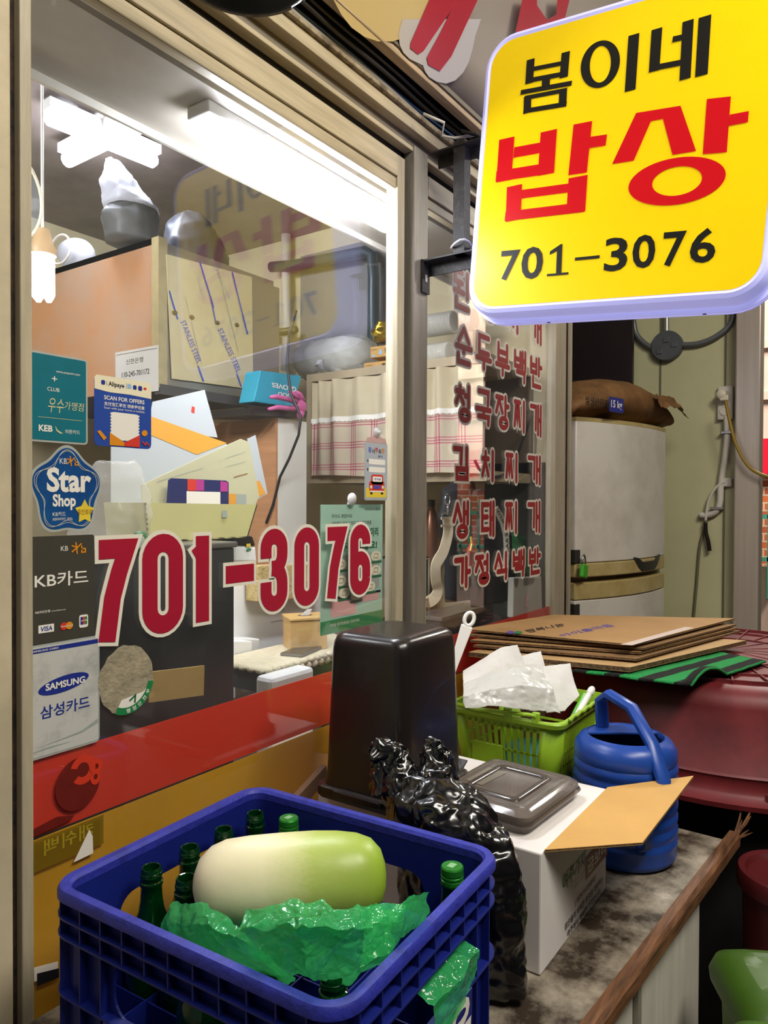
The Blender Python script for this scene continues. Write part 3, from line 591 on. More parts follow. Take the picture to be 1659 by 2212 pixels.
# silver card sticker
t, pl, pr = sticker('card_sticker', 'silver card sticker with a blue oval, lowest at the frame', 58, 211, 1402, 1643, mat('silver_film', 'c3c2bd', .35, col2='8f908c', scale=14, contrast=(.25, .5)), .004, border=1)
W_, H_ = pl.w, pl.h
pr('navy', lambda q, e: [pl.rect(q, 0, H_*.945, W_, H_*.985, e), pl.ell(q, W_*.5, H_*.62, W_*.36, H_*.075, e, 32, .12), pl.text(q, '삼성카드', W_*.17, H_*.335, W_*.87, H_*.455, .014, e)], nm='print')
pr('white', lambda q, e: [pl.text(q, 'SAMSUNG', W_*.24, H_*.588, W_*.80, H_*.652, .03, e), pl.text(q, 'SAMSUNG CARD', W_*.06, H_*.957, W_*.42, H_*.974, .01, e)], .0014, 'lettering')
pr('grey', lambda q, e: [pl.poly(q, [(W_*.2, H_*.09), (W_*.75, H_*.135), (W_, H_*.21), (W_, H_*.17), (W_*.75, H_*.115)], e), pl.poly(q, [(0, H_*.05), (W_*.3, H_*.07), (W_*.6, H_*.06), (W_*.3, H_*.055)], e)])
# torn round sticker
cx, cz = wx(273), wz(273, 1468); rx = (wx(333)-wx(213))/2; rz = (wz(273, 1396)-wz(273, 1546))/2
t = thing('torn_round_sticker', 'peeled round sticker with a green lettered rim left at the bottom', 'sticker', (cx, 0, cz-rz))
pl = Pl((cx, -.0004, cz), (1, 0, 0), (0, 0, 1))
b_ = MB(); random.seed(3)
pl.slab(b_, [(rx*math.cos(a/30*2*math.pi)*(1+random.uniform(-.06, .03)), rz*math.sin(a/30*2*math.pi)*(1+random.uniform(-.05, .03))) for a in range(30)], .0006); b_.build('residue', mat('residue', 'a79c82', .85, var=.35, scale=30, bump=.4), t)
b_ = MB(); pl.poly(b_, [(-rx*.2, -rz*.55)]+[(rx*.95*math.cos(math.radians(a)), rz*.95*math.sin(math.radians(a))) for a in range(-115, -5, 10)]+[(rx*.9, -rz*.25), (rx*.6, -rz*.45)], .001); b_.build('white_rest', 'print_white', t)
b_ = MB(); pl.ring(b_, 0, 0, rx*1.0, rz*1.0, rx*.80, rz*.80, .0014, a0=-115, a1=-12); b_.build('green_rim', 'print_green', t)
b_ = MB()
for i, ch in enumerate('행정안전부'):
    a = math.radians(-88+14*i); g = textgeo(ch, .015); s_ = rx*.14
    q0 = V((rx*.9*math.cos(a), rz*.9*math.sin(a))); tx = V((-math.sin(a), math.cos(a))); ty = V((-math.cos(a), -math.sin(a)))
    b_.add([pl.p(*(q0+tx*(p[0]-.5)*s_+ty*(p[1]-.5)*s_), .0018) for p in g[0]], g[1])
b_.build('lettering', 'print_white', t)
b_ = MB(); pl.strokes(b_, [[(rx*.1, -rz*.62), (rx*.3, -rz*.5), (rx*.28, -rz*.7)]], .003, .0014); b_.build('print', 'print_dkgreen', t)
# temporary parking notice on a suction cup
t, pl, pr = sticker('parking_notice', 'narrow parking notice card with a red car hung from a clear suction cup', 789, 835, 955, 1078, mat('card_grey', 'aab2bb', .3), .003, y=-.004, border=1, cat='notice')
W_, H_ = pl.w, pl.h
b_ = MB(); pl.slab(b_, [(W_*.0, H_*1.0), (W_, H_*1.0), (W_*.95, H_*1.09), (W_*.68, H_*1.12), (W_*.6, H_*1.24), (W_*.42, H_*1.24), (W_*.34, H_*1.12), (W_*.08, H_*1.08)], .0005); b_.build('hanging_tab', mat('clear_tab', 'd9b9b4', .2, alpha=.55), t)
pp = pl.p(W_*.52, H_*1.19); MB().at(m=Matrix.Translation(pp) @ Matrix.Rotation(math.pi/2, 4, 'X')).lathe([(.001, .012), (.004, .011), (.005, .006), (.011, .002), (.013, 0)], 20).build('suction_cup', mat('clear_pvc', 'dfe6e8', .08, alpha=.45, coat=.5), t, smooth=True)
for i, (ch, c_) in enumerate(zip('잠시주차중', ('blue', 'black', 'red', 'black', 'orange'))):
    pr(c_, lambda q, e: pl.text(q, ch, W_*(.13+.155*i), H_*(.83-.02*(i % 2)), W_*(.27+.155*i), H_*(.92-.02*(i % 2)), .02, e), nm='lettering')
pr('black', lambda q, e: [pl.text(q, '입니다', W_*.58, H_*.75, W_*.8, H_*.79, .01, e), pl.rect(q, W_*.08, H_*.66, W_*.12, H_*.7, e), pl.rect(q, W_*.08, H_*.5, W_*.12, H_*.55, e)], nm='lettering')
pr('white', lambda q, e: [pl.rect(q, W_*.16, H_*.62, W_*.92, H_*.715, e, .002), pl.rect(q, W_*.16, H_*.48, W_*.92, H_*.575, e, .002)], .0009, 'field')
pr('yellow', lambda q, e: pl.rect(q, W_*.03, H_*.03, W_*.97, H_*.2, e), .0010, 'meadow')
pr('red', lambda q, e: [pl.rect(q, W_*.26, H_*.26, W_*.82, H_*.44, e, .006), pl.rect(q, W_*.17, H_*.13, W_*.88, H_*.32, e, .005)], .0013, 'car_print')
pr('white', lambda q, e: [pl.rect(q, W_*.32, H_*.31, W_*.76, H_*.405, e, .002), pl.rect(q, W_*.2, H_*.125, W_*.86, H_*.15, e)], .0016, 'car_print')
pr('cream', lambda q, e: [pl.ell(q, W_*.25, H_*.215, W_*.05, H_*.032, e, 14), pl.ell(q, W_*.8, H_*.215, W_*.05, H_*.032, e, 14)], .0018, 'car_print')
pr('violet', lambda q, e: [pl.rect(q, W_*.36, H_*.185, W_*.69, H_*.25, e, .002), pl.text(q, '주차중', W_*.40, H_*.34, W_*.7, H_*.375, .01, e)], .0019, 'car_print')
pr('black', lambda q, e: [pl.rect(q, W_*.22, H_*.085, W_*.32, H_*.125, e), pl.rect(q, W_*.72, H_*.085, W_*.82, H_*.125, e)], .0013, 'car_print')
# mint green poster on a white hook, behind the glass
YP = .016
t, pl, pr = sticker('recycling_poster', 'mint green recycling poster hanging behind the last phone digits', 692, 826, 1090, 1374, mat('poster_mint', 'b4d6c4', .45, transl=.3), .001, y=YP, cat='poster')
W_, H_ = pl.w, pl.h
pr('black', lambda q, e: [pl.text(q, '작아도 괜찮아요', W_*.16, H_*.895, W_*.48, H_*.925, .0, e), pl.text(q, '내용물은 비우고 따로 모아 분리배출', W_*.16, H_*.835, W_*.80, H_*.868, 0, e), pl.text(q, '서초포도리합회', W_*.68, H_*.95, W_*.95, H_*.975, .02, e)], nm='lettering')
pr('dkgreen', lambda q, e: [pl.text(q, '은', W_*.42, H_*.73, W_*.52, H_*.80, .03, e), pl.text(q, '미리', W_*.78, H_*.735, W_*.92, H_*.81, .03, e), pl.text(q, '모두만나세요!', W_*.18, H_*.63, W_*.90, H_*.70, .03, e)], .0016, 'lettering')
for nm, (a, b, c_, d_) in (('grey', (.15, .30, .47, .60)), ('grey', (.52, .30, .94, .60)), ('pink', (.15, .12, .55, .25)), ('pink', (.6, .2, .94, .26)), ('white', (.12, .26, .97, .275))):
    pr(nm, lambda q, e: pl.rect(q, W_*a, H_*b, W_*c_, H_*d_, e, .005), .0010, 'panel')
for i, (a, b) in enumerate(((.3, .53), (.3, .40), (.36, .30), (.55, .27), (.78, .32), (.88, .45), (.88, .57))):
    pr('cream', lambda q, e: pl.ell(q, W_*a, H_*b, W_*.09, H_*.042, e, 20), .0014, 'icon')
    pr('black', lambda q, e: [pl.strokes(q, [[(W_*(a-.04), H_*(b-.015)), (W_*(a+.03), H_*(b-.02)), (W_*(a+.04), H_*(b+.015)), (W_*(a-.02), H_*(b+.02)), (W_*(a-.04), H_*(b-.015))]], .0008, e)], .0018, 'icon_line')
    pr('dkgreen', lambda q, e: pl.rect(q, W_*(a-.1), H_*(b-.062), W_*(a+.1), H_*(b-.043), e, .002), .0017, 'icon_label')
pr('green', lambda q, e: pl.rect(q, 0, 0, W_, H_*.105, e), .0014, 'bottom_band')
pr('white', lambda q, e: pl.text(q, '가까운 동주민센터로 가져오세요', W_*.14, H_*.05, W_*.6, H_*.075, .0, e), .0018, 'lettering')
hp = onY(762, 1078, .006)
t = thing('suction_hook', 'white oval suction hook above the mint poster', 'hook', hp)
MB().at(m=Matrix.Translation(hp) @ Matrix.Rotation(-math.pi/2, 4, 'X')).lathe([(.014, 0), (.014, .003), (.012, .006), (.006, .008), (.001, .008)], 24).build('cup', mat('hook_white', 'e8e6e6', .3), t, smooth=True)
MB().tube([hp+V((0, .008, 0)), hp+V((0, .012, -.012)), hp+V((0, .016, -.02)), hp+V((0, .02, -.016))], .003, 8).build('hook', 'hook_white', t, smooth=True)
sp = onY(302, 1171, .006)
t = thing('suction_cup', 'small green rimmed suction cup between the first two phone digits', 'suction cup', sp)
MB().at(m=Matrix.Translation(sp) @ Matrix.Rotation(-math.pi/2, 4, 'X')).lathe([(.018, 0), (.016, .002), (.008, .005), (.005, .010), (.001, .011)], 24).build('cup', mat('cup_green', '3f7a4c', .2, alpha=.6), t, smooth=True)
MB().at(m=Matrix.Translation(sp) @ Matrix.Rotation(math.pi/2, 4, 'X')).lathe([(.011, .0), (.009, .001), (.004, .0012), (.001, .0012)], 20).build('spiral_centre', mat('cup_pale', 'aeb8b0', .2), t)
# ================================================================== COUNTER
ZC = .78
def fe(x): return -.677-.0778*(x-1.009)      # front edge of the counter top
mat('counter_top', 'a89d8b', .6, col2='33271b', scale=13, contrast=(.40, .68), bump=.2, detail=12)
mat('counter_edge', '84593a', .6, col2='4f3420', scale=20, stretch=(.5, 5, 5), bump=.12)
mat('counter_board', 'ddd7c8', .6, var=.18, scale=7, stretch=(4, 4, .5))
mat('counter_gap', '4a453c', .8)
t = thing('counter', 'long worn counter with a dirty top, splintered brown edge and white boards', 'counter', (1.0, -.4, 0))
XE = 1.70
MB().slab([(-.3, fe(-.3)+.022, ZC-.028), (XE, fe(XE)+.022, ZC-.028), (XE+.02, -.03, ZC-.028), (-.3, -.03, ZC-.028)], (0, 0, .028)).build('counter_top', 'counter_top', t)
random.seed(5); ed = []
for i in range(41):
    x = -.3+i*(XE+.05+.3)/40; j = random.uniform(-.0007, .0007)
    ed.append([(x, fe(x)+j, ZC-.026), (x, fe(x)+j, ZC-.004), (x, fe(x)+.006, ZC+.003+j*.5), (x, fe(x)+.022, ZC+.003), (x, fe(x)+.022, ZC-.026)])
MB().loft(ed).build('edge_strip', 'counter_edge', t)
for k, (xa, xb) in enumerate(((-.3, .98), (.986, 1.20), (1.222, 1.55))):
    MB().slab([(xa, fe(xa)+.03, .0), (xb, fe(xb)+.03, .0), (xb, fe(xb)+.045, .0), (xa, fe(xa)+.045, .0)], (0, 0, ZC-.029)).build('front_board', 'counter_board', t)
for xa in (.976, 1.203):
    MB().slab([(xa, fe(xa)+.022, .0), (xa+.02, fe(xa)+.022, .0), (xa+.02, fe(xa)+.05, .0), (xa, fe(xa)+.05, .0)], (0, 0, ZC-.04)).build('batten', mat('batten', 'a39c8b', .6, var=.3), t)
MB().slab([(1.55, fe(1.55)+.03, 0), (1.565, fe(1.55)+.03, 0), (1.565, -.04, 0), (1.55, -.04, 0)], (0, 0, ZC-.03)).build('end_board', 'counter_board', t)
MB().box(-.3, -.06, 0, 1.55, -.045, ZC-.03).build('back_board', 'counter_gap', t)
for k in range(7):
    p = V((XE+.04, fe(XE)+.004, ZC-.01)); d = V((.1+.05*random.random(), -.02+.03*random.random(), -.03+.07*random.random()))
    MB().tube([p+V((0, random.uniform(0, .018), random.uniform(-.015, .008))), p+d*.5, p+d], [.003, .0025, .0005], 5).build('splinter', 'counter_edge', t)
# ================================================================== BLUE CRATE
CX0, CX1, CY0, CY1, CZ0, CZ1 = .498, .874, -.594, -.158, ZC+.002, 1.04
CROT = .05
def CR(p, s=1):
    c = V(((CX0+CX1)/2, (CY0+CY1)/2, 0)); return Matrix.Rotation(s*CROT, 3, 'Z') @ (V(p)-c)+c
ccx, ccy, cw, ch_ = (CX0+CX1)/2, (CY0+CY1)/2, CX1-CX0, CY1-CY0
mat('crate_blue', '16237a', .42, var=.25, scale=10, bump=.06); mat('crate_rim', '2b329c', .5, col2='20277e', scale=50, bump=.15, contrast=(.3, .55))
t = thing('bottle_crate', 'deep blue plastic bottle crate with ribbed sides and handle openings', 'crate', (ccx, ccy, CZ0))
def crr(g, r, z, n=7): return [(x, y, z) for x, y in rrect(cw-2*g, ch_-2*g, max(r-g, .006), n, ccx, ccy)]
RC = .04
def ringm(g0, g1, z0, z1): return MB().loft([crr(g0, RC, z0), crr(g0, RC, z1), crr(g1, RC, z1), crr(g1, RC, z0), crr(g0, RC, z0)], (False, False))
MB().loft([crr(.0, RC, CZ1-.012), crr(.0, RC, CZ1-.004), crr(.003, RC, CZ1), crr(.013, RC, CZ1), crr(.0165, RC, CZ1-.004), crr(.0165, RC, CZ1-.014), crr(.0, RC, CZ1-.012)], (False, False)).build('rim', 'crate_rim', t, smooth=True, auto=40)
for z in (CZ1-.034, CZ1-.056, CZ1-.125):
    ringm(.001, .015, z, z+.0025).build('flange', 'crate_blue', t)
# inner shell with rounded handle openings on all four sides
per = crr(.0145, RC, 0, 6); dense = []
for i in range(len(per)):
    a, b = V(per[i]), V(per[(i+1) % len(per)]); n = max(1, int((b-a).length/.012))
    dense += [a+(b-a)*(k/n) for k in range(n)]
N = len(dense); hz0, hz1 = CZ1-.125, CZ1-.056
def hole(p, z):
    if not hz0+.001 < z < hz1-.001: return False
    if abs(p.x-CX0) < .03 or abs(p.x-CX1) < .03: return abs(p.y-ccy) < .105
    if abs(p.y-CY0) < .03 or abs(p.y-CY1) < .03: return abs(p.x-ccx) < .09
    return False
mbw = MB(); wl = .0145; rin = RC-wl
for (ox, oy, dx, dy, half, hh_) in ((CX0+wl, ccy, 0, 1, ch_/2-wl-rin, .105), (CX1-wl, ccy, 0, 1, ch_/2-wl-rin, .105), (ccx, CY0+wl, 1, 0, cw/2-wl-rin, .09), (ccx, CY1-wl, 1, 0, cw/2-wl-rin, .09)):
    hp_ = rrect(2*hh_, hz1-hz0, .026, 6, 0, (hz0+hz1)/2); op = []
    za, zb = CZ0+.004, CZ1-.012
    for (x, z) in hp_:
        m_ = (hz0+hz1)/2; fx, fz = x/hh_, (z-m_)/((hz1-hz0)/2); k = max(abs(fx), abs(fz)); fx /= k; fz /= k
        op.append((fx*half, (zb-m_)*fz+m_ if fz > 0 else (m_-za)*fz+m_))
    # make sure the four corners of the panel are reached
    for cxs in (-1, 1):
        for zc in (za, zb):
            j = min(range(len(op)), key=lambda q: abs(op[q][0]-cxs*half)/half+abs(op[q][1]-zc)/(zb-za)); op[j] = (cxs*half, zc)
    w3 = lambda x, z: V((ox+dx*x, oy+dy*x, z)); n = len(hp_)
    mbw.add([w3(*p) for p in hp_]+[w3(*p) for p in op], [(i, (i+1) % n, n+(i+1) % n, n+i) for i in range(n)])
for sx, sy in ((1, 1), (-1, 1), (-1, -1), (1, -1)):
    arc = [V((ccx+sx*(cw/2-wl-rin+rin*math.cos(q)), ccy+sy*(ch_/2-wl-rin+rin*math.sin(q)), 0)) for q in [math.pi/2*i/6 for i in range(7)]]
    mbw.loft([[p+V((0, 0, z)) for p in arc] for z in (CZ0+.004, CZ1-.012)], (False, False), closed=False)
mbw.build('side_wall', 'crate_blue', t, solid=.003)
MB().loft([crr(.002, RC, CZ0), crr(.002, RC, CZ0+.021), ], (True, True)).build('bottom', 'crate_blue', t)
# ribs between the flanges, around the outside
ln = 0; acc = [0]
P_ = [V(p) for p in dense]; C_ = V((ccx, ccy, 0))
L_ = [0]
for i in range(N): L_.append(L_[-1]+(P_[(i+1) % N]-P_[i]).length)
tot = L_[-1]; nrib = 40
for k in range(nrib):
    s_ = tot*k/nrib
    i = max(j for j in range(N) if L_[j] <= s_); a, b = P_[i], P_[(i+1) % N]; p = a+(b-a)*((s_-L_[i])/max((b-a).length, 1e-6)); d = (b-a).normalized(); nrm = V((d.y, -d.x, 0))
    inh = hole(p, (hz0+hz1)/2)
    q0 = p-nrm*.0005; q1 = p+nrm*.0125
    for (za, zb, ok) in ((CZ1-.054, CZ1-.012, True), (CZ1-.125, CZ1-.056, not inh), (CZ0+.004, CZ1-.125, (k % 2 == 0) or not inh)):
        if ok: MB().hexa([q0-d*.001+V((0, 0, za)), q1-d*.001+V((0, 0, za)), q1+d*.001+V((0, 0, za)), q0+d*.001+V((0, 0, za))], [q0-d*.001+V((0, 0, zb)), q1-d*.001+V((0, 0, zb)), q1+d*.001+V((0, 0, zb)), q0+d*.001+V((0, 0, zb))]).build('rib', 'crate_blue', t)
# recessed smooth panels below the handles
MB().box(CX0-.0005, ccy-.108, CZ0+.01, CX0+.013, ccy+.108, hz0+.001).build('side_panel', 'crate_blue', t, bevel=.002)
MB().box(ccx-.088, CY0-.0005, CZ0+.01, ccx+.088, CY0+.013, hz0+.001).build('side_panel', 'crate_blue', t, bevel=.002)
pl = Pl((ccx-.088, CY0-.0008, CZ0), (1, 0, 0), (0, 0, 1)); b_ = MB()
pl.text(b_, '을', .105, .055, .165, .135, .03, .0004, shear=.1); b_.build('logo', 'print_white', t)
for k in range(1, 6):
    y = CY0+.016+(ch_-.032)*k/6; MB().box(CX0+.017, y-.001, CZ0+.004, CX1-.017, y+.001, CZ0+.1).build('divider', 'crate_blue', t)
for k in range(1, 5):
    x = CX0+.016+(cw-.032)*k/5; MB().box(x-.001, CY0+.017, CZ0+.004, x+.001, CY1-.017, CZ0+.098).build('divider', 'crate_blue', t)
t.rotation_euler.z = CROT
# ------------------------------------------------------------------ bottles
mat('bottle_glass', '0c6b2c', .04, trans=.85, ior=1.5); mat('cap_green', '2c8a2e', .3, metal=.5); mat('cap_print', '7fae7c', .4)
bt0 = [(.001, .0), (.029, .0), (.0325, .004), (.0325, .118), (.0295, .135), (.0215, .152), (.0165, .165), (.0142, .18), (.0136, .197), (.0148, .199), (.0148, .203), (.0131, .204), (.0131, .208), (.0139, .209), (.0139, .2115), (.0129, .2125), (.0129, .219), (.0118, .221), (.0104, .2205), (.0104, .19), (.0165, .155), (.0285, .118), (.0285, .01), (.001, .009)]
def bottle(p, label, capped):
    o = thing('glass_bottle', label, 'bottle', p, 'green bottles in the blue crate')
    MB().at(p).lathe(bt0, 24, (True, True)).build('bottle_body', 'bottle_glass', o, smooth=True, auto=50)
    MB().at(p).tube([(.0131*math.cos(a*.45), .0131*math.sin(a*.45), .207+.0006*a/2) for a in range(30)], .0008, 5).build('screw_thread', 'bottle_glass', o, smooth=True)
    if capped:
        c = MB().at(p).lathe([(.0138, .2), (.0148, .201), (.0148, .2075), (.0139, .208), (.0139, .2095), (.0148, .21), (.0148, .2125), (.0141, .213), (.0141, .2145), (.0148, .215), (.0148, .2225), (.0135, .2245), (.001, .2247)], 24).build('cap', 'cap_green', o, smooth=True, auto=30)
        MB().at(p).box(-.006, -.004, .2247, .006, .005, .2249).build('cap_label', 'cap_print', c)
    return o
ZB = CZ0+.022
for (u, v, cap, lb) in ((321, 1868, 0, 'open green bottle nearest the left corner of the crate'), (407, 1826, 0, 'open green bottle against the window side handle of the crate'), (402, 1893, 0, 'open green bottle touching the white end of the radish'),
                        (483, 1788, 0, 'open green bottle half behind the top left of the radish'), (551, 1754, 0, 'open green bottle in the back corner of the crate'), (626, 1768, 1, 'capped green bottle just behind the radish'),
                        (988, 1868, 1, 'capped green bottle with a printed cap in the right corner of the crate'), (720, 2098, 0, 'open green bottle in the near corner under the green bag')):
    q = onZ(u, v, ZB+.222)
    q = CR(q, -1); q = CR((min(max(q.x, CX0+.052), CX1-.052), min(max(q.y, CY0+.052), CY1-.052), 0)); bottle(V((q.x, q.y, ZB)), lb, cap)
# two more seen through the front handle opening
bottle(CR((.566, -.36, ZB)), 'green bottle seen dimly through the left handle opening, nearer the frame', 0)
bottle(CR((.566, -.455, ZB)), 'green bottle seen dimly through the left handle opening, nearer the crate corner', 0)
# ------------------------------------------------------------------ radish
m = mat('radish_skin', 'e0d6b4', .38, bump=.05, bscale=40); nt = m.node_tree; n = nt.nodes; Lk = nt.links
tc = n.new('ShaderNodeTexCoord'); sx = n.new('ShaderNodeSeparateXYZ'); Lk.new(tc.outputs['Object'], sx.inputs[0])
nz = n.new('ShaderNodeTexNoise'); nz.inputs['Scale'].default_value = 30; ma = n.new('ShaderNodeMath'); ma.operation = 'MULTIPLY_ADD'; ma.inputs[1].default_value = .02; Lk.new(nz.outputs[0], ma.inputs[0]); Lk.new(sx.outputs[0], ma.inputs[2])
rp = n.new('ShaderNodeValToRGB'); mr = n.new('ShaderNodeMapRange'); mr.inputs[1].default_value = -.12; mr.inputs[2].default_value = .13; Lk.new(ma.outputs[0], mr.inputs[0]); Lk.new(mr.outputs[0], rp.inputs[0])
cr = rp.color_ramp; cr.elements[0].position = 0; cr.elements[0].color = (*srgb('cdbd92'), 1); cr.elements[1].position = 1; cr.elements[1].color = (*srgb('8fb02e'), 1)
for p_, c_ in ((.06, 'efe6c8'), (.42, 'ece7bf'), (.56, 'd4d79a'), (.66, 'b4c468'), (.92, '96ad44')):
    e = cr.elements.new(p_); e.color = (*srgb(c_), 1)
Lk.new(rp.outputs[0], n['Principled BSDF'].inputs['Base Color']); n['Principled BSDF'].inputs['Subsurface Weight'].default_value = .15; n['Principled BSDF'].inputs['Subsurface Radius'].default_value = (.02, .02, .01)
rc = V((.684, -.385, 1.028))
ax = atD(833, 1850, .9)-atD(432, 1905, .9); ax = V((ax.x, ax.y, ax.z*.35)).normalized()
ro = bpy.data.objects.new('radish', None)
prof = [(.001, -.118), (.016, -.117), (.03, -.111), (.042, -.098), (.049, -.08), (.0525, -.05), (.054, -.01), (.0545, .03), (.0535, .06), (.050, .085), (.043, .103), (.030, .115), (.014, .120), (.001, .121)]
Zr = V((0, 0, 1)); Yr = Zr.cross(ax).normalized(); Zr = ax.cross(Yr)
Mr = Matrix(((ax.x, Yr.x, Zr.x, rc.x), (ax.y, Yr.y, Zr.y, rc.y), (ax.z, Yr.z, Zr.z, rc.z), (0, 0, 0, 1)))
me = bpy.data.meshes.new('radish'); mb = MB(); n_ = 40
mb.loft([[(x, r*math.cos(2*math.pi*i/n_)*(1+.02*noise.noise(V((x*20, i*.2, 0)))), r*math.sin(2*math.pi*i/n_)*(1+.02*noise.noise(V((x*20, i*.2, 3))))) for i in range(n_)] for r, x in prof])
me.from_pydata([tuple(p) for p in mb.v], [], mb.f); me.materials.append(MATS['radish_skin']); me.shade_smooth()
bpy.data.objects.remove(ro); ro = bpy.data.objects.new('radish', me); C.objects.link(ro); ro.matrix_world = Mr
tag(ro, 'big white and green radish lying across the blue crate', 'radish')
# ------------------------------------------------------------------ crumpled film helper
def ridged(q):
    s_ = 0; a = 1.; f = 1.
    for _ in range(3):
        s_ += a*(1-abs(noise.noise(q*f))*2.2); a *= .5; f *= 2.1
    return s_
def crease(q): return V((ridged(q), ridged(q+V((19, 3, 1))), ridged(q+V((5, 23, 9)))))-V((.9, .9, .9))
def crumple(mb, pts, nu, nv, amp, seed, freq=24.):
    """pts: rows of world points (control net); smooth patch pushed about by sharp creases"""
    R, K_ = len(pts)-1, len(pts[0])-1
    sm = lambda f: f*f*(3-2*f)*.5+f*.5
    def fn(a, b):
        x, y = a*K_, b*R; i, j = min(int(x), K_-1), min(int(y), R-1); x = sm(x-i); y = sm(y-j)
        p = V(pts[j][i])*(1-x)*(1-y)+V(pts[j][i+1])*x*(1-y)+V(pts[j+1][i])*(1-x)*y+V(pts[j+1][i+1])*x*y
        return p+crease(p*freq+V((seed, seed*1.7, 0)))*amp
    return mb.grid(fn, nu*2, nv*2)
def triang(o):
    o.data.shade_smooth(); return o
def film(name, col_, alpha, transl, rough=.16):
    m = mat(name, col_, rough, alpha=alpha, transl=transl, coat=.3, ior=1.5); nt = m.node_tree; n = nt.nodes; L = nt.links
    tcn = n.new('ShaderNodeTexCoord'); vo = n.new('ShaderNodeTexVoronoi'); vo.feature = 'DISTANCE_TO_EDGE'; vo.inputs['Scale'].default_value = 55
    nz = n.new('ShaderNodeTexNoise'); nz.inputs['Scale'].default_value = 30; ad = n.new('ShaderNodeMix'); ad.data_type = 'VECTOR'; ad.inputs[0].default_value = .12
    L.new(tcn.outputs['Object'], ad.inputs[4]); L.new(nz.outputs['Color'], ad.inputs[5]); L.new(tcn.outputs['Object'], nz.inputs['Vector']); L.new(ad.outputs[1], vo.inputs['Vector'])
    bp = n.new('ShaderNodeBump'); bp.inputs['Strength'].default_value = .4; bp.inputs['Distance'].default_value = .003; n['Principled BSDF'].inputs['Coat Weight'].default_value = .9; n['Principled BSDF'].inputs['Coat Roughness'].default_value = .06; L.new(vo.outputs['Distance'], bp.inputs['Height'])
    b = n['Principled BSDF']; L.new(bp.outputs[0], b.inputs['Normal']); L.new(bp.outputs[0], b.inputs['Coat Normal'])
    return m
film('bag_green', '4ee285', .55, .4, .1)
Z = lambda u, v, z: onZ(u, v, z)
t = thing('green_plastic_bag', 'crumpled translucent green plastic bag tucked round the radish', 'plastic bag', (.66, -.47, .98))
mb = MB(); crumple(mb, [[Z(372, 1950, 1.03), Z(430, 1945, 1.045), Z(500, 1985, 1.05)], [Z(352, 1995, 1.01), Z(450, 2000, 1.045), Z(560, 2050, 1.05)], [Z(335, 2080, .99), Z(470, 2075, 1.01), Z(640, 2110, 1.02)], [Z(350, 2120, .93), Z(450, 2120, .95), Z(600, 2150, .96)]], 34, 34, .0028, 1.); triang(mb.build('bag_fold', 'bag_green', t))
mb = MB(); crumple(mb, [[Z(528, 1960, 1.07), Z(650, 1945, 1.09), Z(760, 1958, 1.085), Z(870, 1950, 1.06)], [Z(515, 2005, 1.065), Z(650, 2000, 1.09), Z(760, 2010, 1.08), Z(860, 1990, 1.05)], [Z(545, 2060, 1.045), Z(650, 2060, 1.06), Z(760, 2060, 1.05), Z(850, 2030, 1.04)], [Z(600, 2110, 1.03), Z(670, 2115, 1.03), Z(750, 2115, 1.02), Z(840, 2080, 1.02)]], 60, 60, .0045, 5.); triang(mb.build('bag_bunch', 'bag_green', t))
mb = MB(); crumple(mb, [[Z(780, 1965, 1.06), Z(860, 1950, 1.07), Z(930, 1925, 1.075)], [Z(790, 2010, 1.05), Z(860, 1990, 1.06), Z(925, 1965, 1.05)], [Z(780, 2085, 1.03), Z(850, 2040, 1.04), Z(900, 2000, 1.035)]], 30, 30, .004, 9.); triang(mb.build('bag_corner', 'bag_green', t))
mb = MB(); crumple(mb, [[CR((.66, CY0+.03, .975)), CR((.72, CY0+.03, .982)), CR((.77, CY0+.03, .975))], [CR((.665, CY0-.006, .955)), CR((.72, CY0-.012, .965)), CR((.775, CY0-.008, .965))], [CR((.665, CY0-.006, .915)), CR((.71, CY0-.012, .92)), CR((.77, CY0-.008, .94))]], 26, 26, .003, 14.); triang(mb.build('bag_tail', 'bag_green', t))
# ------------------------------------------------------------------ black bag beside the crate
mat('bag_black', '0d0d0f', .22, coat=.4, spec=.7)
t = thing('black_plastic_bag', 'crumpled shiny black plastic bag squeezed between crate and carton', 'plastic bag', (.96, -.45, ZC))
def blob(rings, n, amp, seed, freq):
    mb = MB(); rr = []
    for (c, a, b, rz_) in rings:
        ring = []
        for i in range(n):
            th = 2*math.pi*i/n; p = V((a*math.cos(th), b*math.sin(th), 0)); p.rotate(Matrix.Rotation(rz_, 3, 'Z')); p += V(c)
            ring.append(p+crease(p*freq*.7+V((seed, 0, 0)))*amp)
        rr.append(ring)
    return mb.loft(rr)
def interp(keys, n):
    out = []
    for k in range(n+1):
        s_ = k/n*(len(keys)-1); i = min(int(s_), len(keys)-2); f = s_-i
        a, b = keys[i], keys[i+1]; out.append((V(a[0])*(1-f)+V(b[0])*f, a[1]*(1-f)+b[1]*f, a[2]*(1-f)+b[2]*f, a[3]*(1-f)+b[3]*f))
    return out
triang(blob(interp([((.972, -.475, ZC+.012), .05, .095, 0), ((.968, -.475, .86), .055, .10, 0), ((.965, -.47, .95), .055, .105, 0), ((.965, -.45, 1.01), .052, .10, .1), ((.968, -.42, 1.05), .045, .085, .2), ((.972, -.395, 1.075), .03, .05, .2)], 90), 130, .0065, 2, 24).build('bag_body', 'bag_black', t))
tp_ = [((.955, -.37, 1.05), .034, .045, .3), ((.958, -.36, 1.085), .026, .034, .3), ((.955, -.345, 1.11), .02, .03, .5), ((.95, -.34, 1.125), .006, .012, .5)]
triang(blob(interp(tp_, 30), 60, .008, 8, 40).build('bag_knot', 'bag_black', t))
